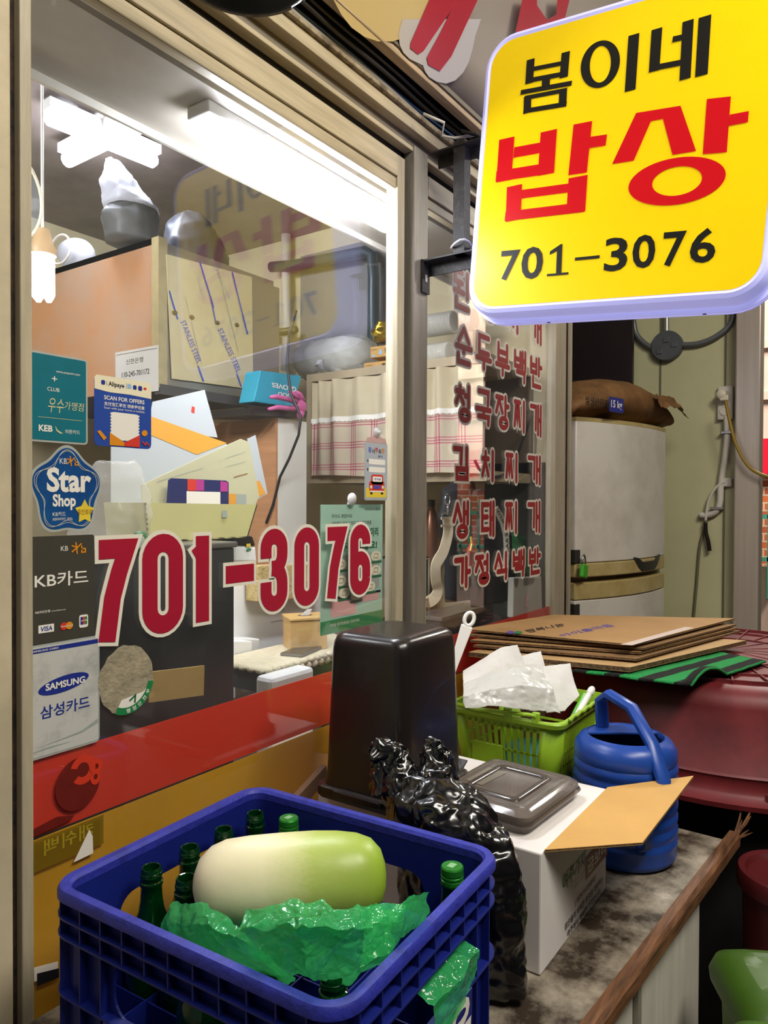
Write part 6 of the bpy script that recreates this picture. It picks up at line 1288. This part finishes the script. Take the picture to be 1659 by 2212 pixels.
# ---- things on the shelf
def shelf_p(u, x=None): return onX(u, 800, x or SX)
pa, pb = onX(625, 800, 2.3), onX(795, 800, 2.3)
t = thing('foam_tray_bag', 'knotted clear bag of white foam trays at the left end of the shelf', 'plastic bag', V((2.36, (pa.y+pb.y)/2, szt+.03)))
cy = (pa.y+pb.y)/2; hw = abs(pa.y-pb.y)/2; hh = (onX(700, 732, 2.3).z-szt-.03)
MB().loft([[(2.36+x, cy+hw*s_, szt+.034+hh*.5+z) for x, z in rrect(.20*k, hh*k, .05*k, 5)] for s_, k in ((.72, .8), (.68, .92), (-.4, .98), (-.8, .7))]).build('trays', mat('foam_white', 'dedcd4', .6), t, smooth=True)
def wrapf(a, b):
    s_ = 1-2*b; th = 2*math.pi*a; k = (1-abs(s_)**5)*.9+.1
    p = V((2.36+.125*k*math.cos(th), cy+hw*1.02*s_, szt+.036+hh*.5+hh*.55*k*math.sin(th))); p.z = max(p.z, szt+.033); return p+crease(p*14)*.006
mb = MB(); mb.grid(wrapf, 60, 40); mb.build('clear_wrap', mat('wrap_clear', 'e3e5e2', .12, alpha=.38, coat=.4), t, smooth=True)
kn = onX(690, 800, 2.22); triang(blob(interp([((2.235, kn.y, szt+.05), .012, .012, 0), ((2.22, kn.y, szt+.065), .022, .022, 0), ((2.215, kn.y-.01, szt+.085), .012, .014, 0)], 10), 20, .004, 2, 40).build('knot', 'bag_white', t))
def soju(u0, u1, v0, v1, x, label):
    a, b = onX(u0, v1, x), onX(u1, v0, x)
    t = thing('small_carton', label, 'box', V((x, (a.y+b.y)/2, a.z)), 'kraft cartons on the shelf')
    MB().box(x, b.y, a.z, x+.12, a.y, b.z).build('carton_body', 'kraft', t, bevel=.002)
    pl = Pl((x-.0006, a.y, a.z), (0, -1, 0), (0, 0, 1)); W_, H_ = a.y-b.y, b.z-a.z
    q = MB(); dp = [(W_*.36+math.cos(r)*H_*.2*(1 if math.sin(r) < 0 else max(.0, 1-math.sin(r))), H_*.42+math.sin(r)*H_*(.22 if math.sin(r) < 0 else .36)) for r in [2*math.pi*i/20 for i in range(20)]]
    pl.poly(q, dp, .0004); q.build('drop_print', 'print_sky', t)
    q = MB(); pl.text(q, '참', W_*.50, H_*.28, W_*.72, H_*.78, .03, .0004); q.build('lettering', 'print_black', t)
    q = MB(); pl.text(q, '소주전용박스', W_*.04, H_*.66, W_*.25, H_*.76, .02, .0004); q.build('lettering', 'print_black', t)
    q = MB(); pl.rect(q, W_*.06, H_*.1, W_*.18, H_*.26, .0004); q.build('print', 'print_sky', t)
soju(786, 862, 775, 806, 2.215, 'lower kraft carton with a blue drop on the shelf'); soju(800, 862, 741, 774, 2.22, 'upper kraft carton with a blue drop on the shelf')
c = onX(822, 720, 2.27); tag(triang(blob(interp([((c.x, c.y, onX(822, 742, 2.27).z+.006), .03, .03, 0), ((c.x, c.y, c.z), .04, .036, 0), ((c.x, c.y-.01, c.z+.035), .022, .024, 0)], 12), 30, .007, 3, 30).build('gold_foil', mat('foil_gold', 'c9a83a', .25, metal=.9))), 'crumpled gold foil packet on the kraft cartons', 'packet')
mat('cup_foam', 'f0eee4', .5, transl=.3)
for (u, v, lb) in ((982, 695, 'upper stack of foam cups nearest the mullion'), (1026, 690, 'upper stack of foam cups under the corner of the lit sign'), (972, 762, 'lower stack of foam cups on the shelf'), (1012, 765, 'lower stack of foam cups farther from the mullion')):
    e_ = onX(u, v, 2.28 if u < 1000 else 2.42); t = thing('cup_stack', lb, 'cups', e_, 'foam cup stacks on the shelf')
    MY = Matrix.Translation(e_) @ Matrix.Rotation(-math.pi/2, 4, 'X')
    L_ = .21; prf = [(.001, 0), (.036, 0)]
    for k in range(24): prf += [(.0395, .002+k*L_/24), (.034, .002+(k+.6)*L_/24)]
    prf += [(.034, L_), (.001, L_)]
    MB().at(m=MY).lathe(prf, 22).build('cups', 'cup_foam', t)
    MB().at(m=MY).lathe([(.001, -.004), (.03, -.003), (.041, .004), (.0415, L_), (.02, L_+.01)], 20, (True, False)).build('sleeve', mat('sleeve_clear', 'f0f0ee', .1, alpha=.16, coat=.4), t, smooth=True)
# ---- teal glove carton and pink glove
def yquad(name, label, cat, px, y, m_, th=.004, group=None, parent=None):
    mb = MB().slab([onY(u, v, y) for u, v in px], (0, th, 0))
    o = mb.build(name, m_, parent)
    return tag(o, label, cat, group) if parent is None else o
t = thing('glove_carton', 'teal disposable glove box lying upside down', 'box', onY(590, 870, .72))
MB().slab([onY(548, 868, .72), onY(632, 880, .72), onY(652, 812, .72), onY(563, 800, .72)], (0, .07, 0)).build('carton_body', mat('glove_teal', '2491ab', .4), t, bevel=.003)
def yq_text(body, a, b, c, d_, y, m_, t, off=.02):
    g = textgeo(body, off); A, B, C_, D_ = [onY(u, v, y) for u, v in (a, b, c, d_)]; mb = MB()
    mb.add([A*(1-x)*(1-z)+B*x*(1-z)+C_*x*z+D_*(1-x)*z for x, z in g[0]], g[1]); mb.build('lettering', m_, t)
yq_text('GLOVES', (640, 836), (587, 826), (588, 836), (640, 847), .718, 'print_white', t); yq_text('GOOD', (640, 853), (600, 846), (601, 855), (640, 862), .718, 'print_white', t)
mat('glove_pink', 'b8568a', .45, var=.1)
t = thing('rubber_glove', 'pink rubber glove flopped over the dark appliance', 'glove', onY(650, 880, .66))
G = lambda u, v, y=.66: onY(u, v, y)
MB().ball(G(648, 877), .030, .016, .024).build('palm', 'glove_pink', t, smooth=True)
for pts, r in (([(640, 868), (620, 862), (596, 857), (584, 858)], .0085), ([(642, 882), (620, 882), (600, 880), (580, 884)], .0085), ([(645, 862), (632, 850), (624, 846)], .008), ([(655, 866), (648, 852), (640, 846)], .008), ([(650, 890), (648, 900), (650, 905)], .012)):
    MB().tube([G(u, v, .655) for u, v in pts], [r*1.15]+[r]*(len(pts)-2)+[r*.6], 10).build('finger' if r < .01 else 'cuff', 'glove_pink', t, smooth=True)
yquad('black_appliance', 'low black appliance under the pink glove', 'appliance', [(540, 897), (662, 902), (664, 888), (580, 878), (540, 880)], .70, 'bin_black', .2)
# ---- plywood sided white cabinet
nc = V((1.828, .7, 0)); ztop = onY(600, 903, .7).z
t = thing('narrow_cabinet', 'white cabinet with a raw plywood side near the curtain', 'cabinet', (1.9, .8, 0))
MB().box(1.828, .70, .03, 1.975, .72, ztop).build('front_panel', mat('cab_white', 'd9d7cc', .5, var=.06), t)
MB().box(1.818, .70, .03, 1.828, 1.2, ztop).build('plywood_side', mat('plywood', 'b5835a', .6, var=.25, scale=6, stretch=(1, .3, 5)), t)
MB().box(1.828, .72, ztop-.015, 1.975, 1.2, ztop).build('cabinet_top', 'cab_white', t)
# ---- black cabinet near the glass, with papers on it
zt = onY(400, 1176, .12).z
t = thing('black_cabinet', 'black cabinet standing right behind the first phone digits', 'cabinet', (.8, .3, 0))
mat('cab_black', '2f2f2e', .35, var=.2, scale=5)
MB().box(.58, .12, .03, 1.075, .5, zt-.012).build('cabinet_body', 'cab_black', t, bevel=.004)
MB().box(.575, .115, zt-.012, 1.08, .505, zt).build('cabinet_top', mat('cab_top', '55534e', .3), t, bevel=.003)
MB().box(.86, .1185, zt-.16, .865, .12, zt-.02).build('door_gap', 'dark_gap', t)
yquad('cardboard_piece', 'piece of brown cardboard stuck inside the glass beside the torn sticker', 'cardboard', [(322, 1518), (440, 1502), (442, 1438), (322, 1452)], .03, mat('brown_card', 'a3874f', .8, var=.15), .004)
def paper(name, label, cat, px, y, m_, lines=(), cols=()):
    if not lines: return yquad(name, label, cat, px, y, m_, .0015, 'papers in the file box')
    t = thing(name, label, cat, onY(*px[0], y), 'papers in the file box'); yquad('sheet', '', '', px, y, m_, .0015, None, t)
    for m2, p in lines: MB().poly([onY(u, v, y-.0006) for u, v in p]).build('print', m2, t)
mat('paper_white', 'b9bfc2', .7, transl=.15); mat('paper_cream', 'c2bf9c', .7, transl=.1); mat('paper_orange', 'd59534', .6)
paper('letter', 'white letter with a small red ring standing in the papers', 'paper', [(318, 930), (470, 945), (442, 842), (330, 868)], .36, 'paper_white', [('print_red', [(413, 890), (420, 893), (421, 880), (415, 877)])])
paper('envelope', 'white envelope with a wide orange band and small logo', 'envelope', [(240, 1090), (480, 1090), (490, 960), (320, 895), (240, 900)], .32, 'paper_white', [('paper_orange', [(322, 938), (425, 982), (490, 957), (322, 898)])])
paper('envelope', 'large pale envelope leaning out of the file box', 'envelope', [(308, 1088), (552, 1090), (560, 1072), (538, 955), (520, 948), (305, 1048)], .26, 'paper_cream', [('print_grey', [(486, 990), (530, 975), (530, 976), (486, 991)]), ('print_grey', [(488, 1008), (532, 996), (532, 997), (488, 1009)]), ('print_grey', [(340, 1040), (440, 1010), (440, 1011), (340, 1041)]), ('print_brown', [(505, 1030), (535, 1022), (535, 1024), (505, 1032)])])
paper('envelope', 'thin white envelope edge behind the pale envelope', 'envelope', [(540, 1088), (578, 1066), (552, 940), (535, 948)], .275, 'paper_white', [('paper_orange', [(556, 1075), (574, 1066), (560, 1038), (553, 1040)])])
paper('leaflet', 'navy leaflet with coloured squares at the front of the file box', 'leaflet', [(360, 1092), (494, 1092), (494, 1042), (488, 1038), (370, 1033), (364, 1037)], .235, mat('leaf_navy', '262c5e', .4),
      [('print_red', [(405, 1060), (424, 1060), (424, 1036), (405, 1035)]), (mat('leaf_magenta', 'b03a8a', .4), [(424, 1060), (441, 1060), (441, 1037), (424, 1036)]), ('leaf_magenta', [(476, 1062), (492, 1062), (492, 1042), (476, 1039)]), ('print_white', [(403, 1092), (476, 1092), (476, 1063), (403, 1061)])])
paper('leaflet', 'orange and grey card beside the navy leaflet', 'leaflet', [(492, 1092), (532, 1092), (532, 1068), (492, 1066)], .24, 'print_grey', [('paper_orange', [(492, 1090), (510, 1090), (510, 1067), (492, 1066)])])
fb = [onY(u, v, .21) for u, v in ((320, 1178), (535, 1186), (556, 1090), (313, 1086))]
t = thing('file_box', 'pale yellow flared file box full of papers', 'file box', fb[0])
mat('file_yellow', 'bfba80', .5, var=.05); fb[0].z = fb[1].z = zt+.001
MB().slab(fb, (0, .004, 0)).build('front', 'file_yellow', t); MB().slab([p+V((0, .13, 0)) for p in fb], (0, .004, 0)).build('back', 'file_yellow', t)
MB().slab([fb[0], fb[3], fb[3]+V((0, .13, 0)), fb[0]+V((0, .13, 0))], (.003, 0, 0)).build('side', 'file_yellow', t); MB().slab([fb[1], fb[2], fb[2]+V((0, .13, 0)), fb[1]+V((0, .13, 0))], (-.003, 0, 0)).build('side', 'file_yellow', t)
MB().slab([fb[0], fb[1], fb[1]+V((0, .13, 0)), fb[0]+V((0, .13, 0))], (0, 0, .003)).build('bottom', 'file_yellow', t)
MB().poly([onY(u, v, .208) for u, v in ((480, 1118), (491, 1118), (491, 1103), (480, 1103))]).build('stamp', 'print_grey', t)
c = onY(255, 1080, .2); zb0 = zt+.006
tag(triang(blob(interp([((c.x, .22, zb0), .075, .05, 0), ((c.x, .22, zb0+.05), .08, .06, 0), ((c.x, .22, zb0+.11), .07, .05, 0), ((c.x+.01, .22, zb0+.15), .035, .03, 0)], 22), 50, .009, 4, 22).build('clear_bag', mat('bag_clear', 'f2f1ec', .12, alpha=.20, coat=.4, transl=.5))), 'crumpled clear plastic bag on the black cabinet beside the file box', 'plastic bag')
# ---- payment terminal, white appliance, straw box, tissue box
t = thing('card_terminal', 'white card terminal with a dark top beside the file box', 'terminal', onY(530, 1215, .3))
MB().slab([onY(505, 1215, .3), onY(556, 1215, .3), onY(553, 1180, .3), onY(505, 1178, .3)], (0, .12, 0)).build('terminal_body', 'lamp_white', t, bevel=.006)
MB().slab([onY(505, 1178, .298), onY(553, 1180, .298), onY(546, 1158, .298), (onY(505, 1150, .298))], (0, .1, 0)).build('keypad', 'bin_black', t, bevel=.004)
q = MB(); q.poly([onY(u, v, .2965) for u, v in ((533, 1182), (542, 1181), (541, 1174), (532, 1175))]); q.build('key', 'print_yellow', t)
q = MB(); q.poly([onY(u, v, .2965) for u, v in ((534, 1190), (543, 1189), (542, 1184), (533, 1185))]); q.build('key', 'print_green', t)
ax0, ax1 = 1.19, 2.1; az = onY(600, 1225, .62).z
t = thing('white_appliance', 'tall white appliance behind the phone number dash', 'appliance', (1.5, .8, 0))
MB().box(1.30, .62, .03, 2.15, .69, az).build('appliance_body', mat('app_white', 'ededea', .35, var=.05), t, bevel=.006)
q = MB(); pl = Pl((onY(585, 1330, .619).x, .619, onY(585, 1345, .619).z), (1, 0, 0), (0, 0, 1))
pl.rect(q, 0, .0, .07, .002, .0003); pl.rect(q, .012, .03, .06, .045, .0003); q.build('small_print', 'print_grey', t)
t = thing('white_step_box', 'stepped white box at the foot of the appliance', 'box', onY(540, 1480, .45))
MB().slab([onY(507, 1510, .56), onY(562, 1495, .56), onY(562, 1380, .56), onY(507, 1380, .56)], (0, .055, 0)).build('box_body', 'app_white', t, bevel=.004)
MB().slab([onY(507, 1445, .52), onY(545, 1442, .52), onY(545, 1385, .52), onY(507, 1385, .52)], (0, .04, 0)).build('step', 'app_white', t, bevel=.003)
tag(MB().slab([onY(600, 1300, .56), onY(690, 1285, .56), onY(690, 1218, .56), onY(556, 1222, .56), onY(556, 1300, .56)], (0, .05, 0)).build('straw_box', mat('straw', 'cdb67e', .8, col2='b39a60', scale=60, bump=.6, bscale=90), bevel=.004), 'woven straw box glimpsed through the phone digits 3 and 0', 'box')
zsd = onY(640, 1412, .36).z
t = thing('side_table', 'small dark table under the lace mat', 'table', (1.5, .42, 0)); MB().box(onY(572, 1440, .33).x, .33, zsd-.075, 1.86, .51, zsd-.014).build('table_apron', mat('table_slate', '3c3f44', .45, var=.15), t, bevel=.003)
MB().box(onY(572, 1440, .33).x, .33, 0.03, onY(572, 1440, .33).x+.03, .36, zsd-.075).build('leg', 'table_slate', t); MB().box(1.83, .33, 0.03, 1.86, .36, zsd-.075).build('leg', 'table_slate', t); MB().box(1.83, .48, 0.03, 1.86, .51, zsd-.075).build('leg', 'table_slate', t)
t = thing('lace_mat', 'cream scalloped lace mat under the wooden tissue box', 'mat', (1.5, .42, zsd-.013))
xa_ = onY(572, 1440, .33).x-.01
MB().box(xa_, .32, zsd-.013, 1.87, .515, zsd-.008).build('mat_sheet', mat('lace', 'd9cfb0', .85, var=.15, scale=40, bump=.4, bscale=120), t)
for k in range(13):
    x = xa_+.012+k*.0275; MB().ball((x, .318, zsd-.012), .0145, .012, .009, 12, 8).build('scallop', 'lace', t, smooth=True); MB().ball((x+.012, .314, zsd-.026), .0135, .008, .010, 12, 8).build('scallop', 'lace', t, smooth=True)
for k in range(6): MB().ball((xa_-.003, .335+k*.03, zsd-.012), .012, .0145, .009, 12, 8).build('scallop', 'lace', t, smooth=True)
tx0, tx1 = onY(624, 1400, .37).x, onY(688, 1400, .37).x
t = thing('tissue_box', 'plain wooden tissue box with a tissue tip', 'tissue box', ((tx0+tx1)/2, .42, zsd-.008))
tzt = zsd+.078; TM = Matrix.Translation(V((onY(664, 1390, .42).x, .43, 0))) @ Matrix.Rotation(-.62, 4, 'Z')
MB().at(m=TM).box(-.055, -.05, zsd-.008, .055, .05, tzt).build('box_body', mat('pine', 'd3ad6c', .55, var=.14, scale=8, stretch=(.6, .6, 9)), t, bevel=.002)
MB().at(m=TM).box(-.058, -.053, tzt, .058, .053, tzt+.008).build('lid', 'pine', t, bevel=.002)
MB().at(m=TM).prism(circ(.022, 20, 0, 0, .015), tzt+.008, tzt+.0085).build('slot', 'shelf_dark', t)
MB().at(m=TM).loft([[(.012*a, .004*b, tzt+.008) for a, b in ((-1, -1), (1, -1), (1, 1), (-1, 1))], [(.015+.006*a, .002*b, tzt+.026) for a, b in ((-1, -1), (1, -1), (1, 1), (-1, 1))]]).build('tissue', 'napkin', t)
ph = onY(690, 1405, .3); t = thing('smartphone', 'thin smartphone lying beside the tissue box', 'phone', ph)
MB().at(V((onY(668, 1420, .31).x, .335, zsd-.007)), rz=.25).box(0, 0, 0, .14, .07, .008).build('phone_body', mat('phone_grey', '7c746c', .2, metal=.4), t, bevel=.003)
MB().at(V((onY(668, 1420, .31).x, .335, zsd-.007)), rz=.25).box(.004, .004, .008, .136, .066, .0085).build('screen', mat('phone_screen', '2b2622', .05), t)
zb1 = onY(600, 1462, .26).z
t = thing('mini_freezer', 'white appliance front with an energy label behind the red band', 'appliance', (1.4, .28, 0))
MB().box(onY(588, 1450, .26).x, .26, .03, 1.5, .32, zb1).build('appliance_body', 'app_white', t, bevel=.012)
q = MB(); pl = Pl((onY(600, 1500, .259).x, .2588, onY(600, 1515, .259).z), (1, 0, 0), (0, 0, 1)); pl.ring(q, 0, 0, .028, .028, .022, .022, .0003, a0=0, a1=180); q.build('energy_label', 'print_yellow', t)
q = MB(); pl.ell(q, 0, .0, .014, .014, .0003); q.build('energy_label', 'print_green', t)
# ---- behind the right window
mat('bag_fabric', '1b1c20', .7, var=.2, scale=30); mat('strap_beige', 'c4b698', .8, var=.08, scale=50, bump=.3, bscale=300); mat('chrome', 'cfcfcc', .12, metal=1)
ztb = onY(1010, 1340, .3).z
t = thing('brown_table', 'red brown table top behind the right window', 'table', (2.1, .35, 0))
MB().box(1.96, .13, ztb-.35, 2.5, .56, ztb).build('table_body', mat('table_brown', '6b4a3c', .4, var=.25, scale=5), t, bevel=.004)
MB().box(1.98, .15, .03, 2.02, .19, ztb-.35).build('leg', 'table_brown', t); MB().box(2.44, .15, .03, 2.48, .19, ztb-.35).build('leg', 'table_brown', t)
t = thing('induction_cooker', 'flat black cooker base under the hanging bags', 'appliance', (2.05, .35, ztb))
MB().box(2.06, .2, ztb+.001, 2.45, .33, ztb+.05).build('base_body', 'bin_black', t, bevel=.01); MB().box(2.07, .202, ztb+.05, 2.44, .32, ztb+.065).build('clear_edge', 'smoke_plastic', t, bevel=.004)
def bagblob(nm, label, px, y, ry, seed, m_):
    ks = []
    for u0, u1, v in px:
        a, b = onY(u0, v, y), onY(u1, v, y); ks.append((((a.x+b.x)/2, y, a.z), (b.x-a.x)/2, ry, 0))
    return triang(blob(interp(ks[::-1], 30), 50, .004, seed, 16).build(nm, m_, None))
zb2 = onY(1000, 1300, .3)
tag(bagblob('shoulder_bag', '', [(985, 1010, 1040), (960, 1020, 1060), (950, 1030, 1120), (965, 1040, 1200), (965, 1045, 1300)], .22, .04, 2, 'bag_fabric'), 'black shoulder bag with a beige strap behind the right window', 'bag')
tag(bagblob('crossbody_bag', '', [(1040, 1062, 1122), (1025, 1095, 1140), (1018, 1108, 1180), (1016, 1112, 1250), (1020, 1108, 1312)], .12, .03, 6, 'bag_fabric'), 'black crossbody bag with a lettered strap behind the right window', 'bag')
def strap(name, label, px, y, w_, m_, dy=.0, cat='strap'):
    P = [onY(u, v, y+(k*dy)) for k, (u, v) in enumerate(px)]; Q = []
    for i in range(len(P)-1):
        p0, p1, p2, p3 = P[max(i-1, 0)], P[i], P[i+1], P[min(i+2, len(P)-1)]
        for k in range(8):
            s_ = k/8; Q.append(.5*((2*p1)+(p2-p0)*s_+(2*p0-5*p1+4*p2-p3)*s_*s_+(3*p1-p0-3*p2+p3)*s_**3))
    Q.append(P[-1]); rings = []
    for i, p in enumerate(Q):
        d = (Q[min(i+1, len(Q)-1)]-Q[max(i-1, 0)]).normalized(); x = d.cross(V((0, 1, 0))).normalized(); x = (x*.8-V((0, .45*(1 if x.x > 0 else -1), 0))).normalized(); rings.append([p+x*w_+V((0, .0015, 0)), p-x*w_+V((0, .0015, 0)), p-x*w_-V((0, .0015, 0)), p+x*w_-V((0, .0015, 0))])
    return MB().loft(rings), Q
t = thing('bag_strap', 'beige webbing strap with a metal clip hanging in a loop', 'strap', onY(960, 1280, .2))
mb, Q = strap('', '', [(966, 1120), (968, 1150), (958, 1190), (942, 1220), (942, 1255), (946, 1275), (938, 1292), (920, 1302), (890, 1302)], .17, .017, 'strap_beige'); mb.build('webbing', 'strap_beige', t, smooth=False)
MB().tube([onY(967, 1080, .17)+V((.016*math.cos(a), 0, .018*math.sin(a))) for a in [2*math.pi*i/16 for i in range(16)]], .0025, 6, closed=True).build('d_ring', 'chrome', t, smooth=True)
MB().tube([onY(967, 1088, .17), onY(968, 1100, .17), onY(967, 1112, .17)], [.003, .005, .003], 8).build('snap_hook', 'chrome', t, smooth=True)
MB().tube([onY(u, v, .17) for u, v in ((954, 1120), (955, 1110), (967, 1108), (977, 1112), (978, 1120), (954, 1120))], .002, 6).build('buckle', 'chrome', t)
for v in (1120, 1136): MB().bar(onY(953, v, .166), onY(979, v-2, .166), .003, .008).build('stitching', 'strap_beige', t)
t = thing('lettered_strap', 'pale strap printed ANEMONE RAIN across the black crossbody bag', 'strap', onY(1090, 1200, .235))
mb, Q = strap('', '', [(1070, 1098), (1080, 1115), (1088, 1135), (1093, 1160), (1094, 1190), (1092, 1220)], .082, .0105, 'strap_beige'); mb.build('webbing', mat('strap_pale', 'bdb9a8', .8), t)
g = textgeo('ANEMONE RAIN', .01); mb = MB(); nq = len(Q)-1
vs = []
for x, y in g[0]:
    s_ = x*.82*nq+2; i = min(int(s_), nq-1); f = s_-i; p = Q[i]*(1-f)+Q[i+1]*f; d = (Q[i+1]-Q[i]).normalized(); w_ = d.cross(V((0, 1, 0))).normalized(); w_ = (w_*.8-V((0, .45*(1 if w_.x > 0 else -1), 0))).normalized()
    vs.append(p-w_*((y-.5)*.011)-V((0, .0035, 0)))
mb.add(vs, g[1]); mb.build('lettering', 'print_black', t)
tag(MB().loft([[onY(1040+dx*k, v, .12)+V((0, .01*j, 0)) for dx, j in ((-1, -1), (1, -1), (1, 1), (-1, 1))] for v, k in ((1056, 4), (1060, 14), (1072, 16), (1078, 12))]).build('folded_hat', 'bag_fabric', bevel=.004), 'small black folded hat above the crossbody bag', 'hat')
t = thing('red_pouch', 'red pouch with a yellow tag on the crossbody bag', 'pouch', onY(1020, 1220, .22))
MB().loft([[onY(1020+dx*k, v, .09)+V((0, .006*j, 0)) for dx, j in ((-1, -1), (1, -1), (1, 1), (-1, 1))] for v, k in ((1172, 2), (1185, 8), (1215, 10), (1225, 9))]).build('pouch', mat('pouch_red', 'a3202c', .5), t, bevel=.003)
MB().tube([onY(1017, 1160, .066), onY(1019, 1175, .066), onY(1016, 1190, .066)], .003, 6).build('tag', 'print_yellow', t)
c = onY(932, 1140, .5); t = thing('copper_bottle', 'tall copper coloured bottle with a dark cap beside the mullion', 'bottle', V((c.x, .5, ztb)))
zz0 = ztb+.001; zz1 = onY(932, 1085, .5).z; h_ = zz1-zz0
MB().at((c.x, .5, zz0)).lathe([(.001, 0), (.03, 0), (.034, .01), (.034, h_*.7), (.026, h_*.85), (.012, h_*.95), (.012, h_), (.001, h_)], 20).build('bottle_body', mat('copper', 'a8765c', .25, metal=.6), t, smooth=True, auto=40)
MB().at((c.x, .5, zz0)).lathe([(.013, h_*.96), (.014, h_*.97), (.014, h_+.01), (.001, h_+.01)], 16).build('cap', 'bin_black', t)
c = onY(905, 1250, .4); t = thing('steel_pot', 'shiny steel pot behind the mullion', 'pot', V((c.x, .46, ztb)))
zz0 = ztb+.001; zz1 = onY(905, 1200, .46).z; h_ = zz1-zz0
MB().at((c.x, .46, zz0)).lathe([(.001, 0), (.085, 0), (.09, .008), (.09, h_-.004), (.094, h_), (.088, h_), (.086, .01), (.001, .01)], 36).build('pot_body', 'chrome', t, smooth=True, auto=40)
MB().tube([(c.x+.09+.02*math.sin(a), .46+.03*math.cos(a), zz0+h_*.75) for a in [math.pi*i/8 for i in range(9)]], .004, 6).build('pot_handle', 'chrome', t)
sheet('green_bag', 'dim green plastic sheet beside the crossbody bag', 'plastic bag', [[onY(1108, 1140, .07), onY(1125, 1150, .07), onY(1135, 1170, .07)], [onY(1108, 1180, .06), onY(1135, 1190, .06), onY(1160, 1210, .06)], [onY(1108, 1240, .07), onY(1140, 1240, .07), onY(1162, 1240, .06)]], .006, 3, mat('green_dim', '1f7a44', .4, transl=.3), 14, 14)
t = thing('paper_bag', 'pale paper bag with a pink mark at the right end of the window', 'paper bag', onY(1140, 1340, .2))
MB().slab([onY(1108, 1335, .03), onY(1172, 1322, .03), onY(1170, 1245, .03), onY(1110, 1248, .03)], (0, .022, 0)).build('bag_body', mat('paper_grey', 'a9a698', .7, var=.08), t, bevel=.004)
MB().poly([onY(u, v, .0285) for u, v in ((1134, 1312), (1138, 1312), (1142, 1282), (1138, 1282))]).build('pink_mark', 'print_pink', t)
strap_ = [onY(u, v, .1) for u, v in ((1026, 995), (1034, 1012), (1048, 1026), (1062, 1031), (1080, 1029), (1098, 1020), (1112, 1004), (1125, 960), (1150, 900))]
tag(MB().tube(strap_, .005, 8).build('sagging_cable', 'cable_1c1b1c', smooth=True), 'black cord sagging across the right window behind the lettering', 'cord')
tag(MB().box(XW-.02, .06, .6, XW-.003, .3, onX(1150, 1000, XW).z).build('dark_sheet', mat('sheet_dark', '3d423c', .5, var=.2)), 'dark greenish board on the wall at the far end of the right window', 'board')
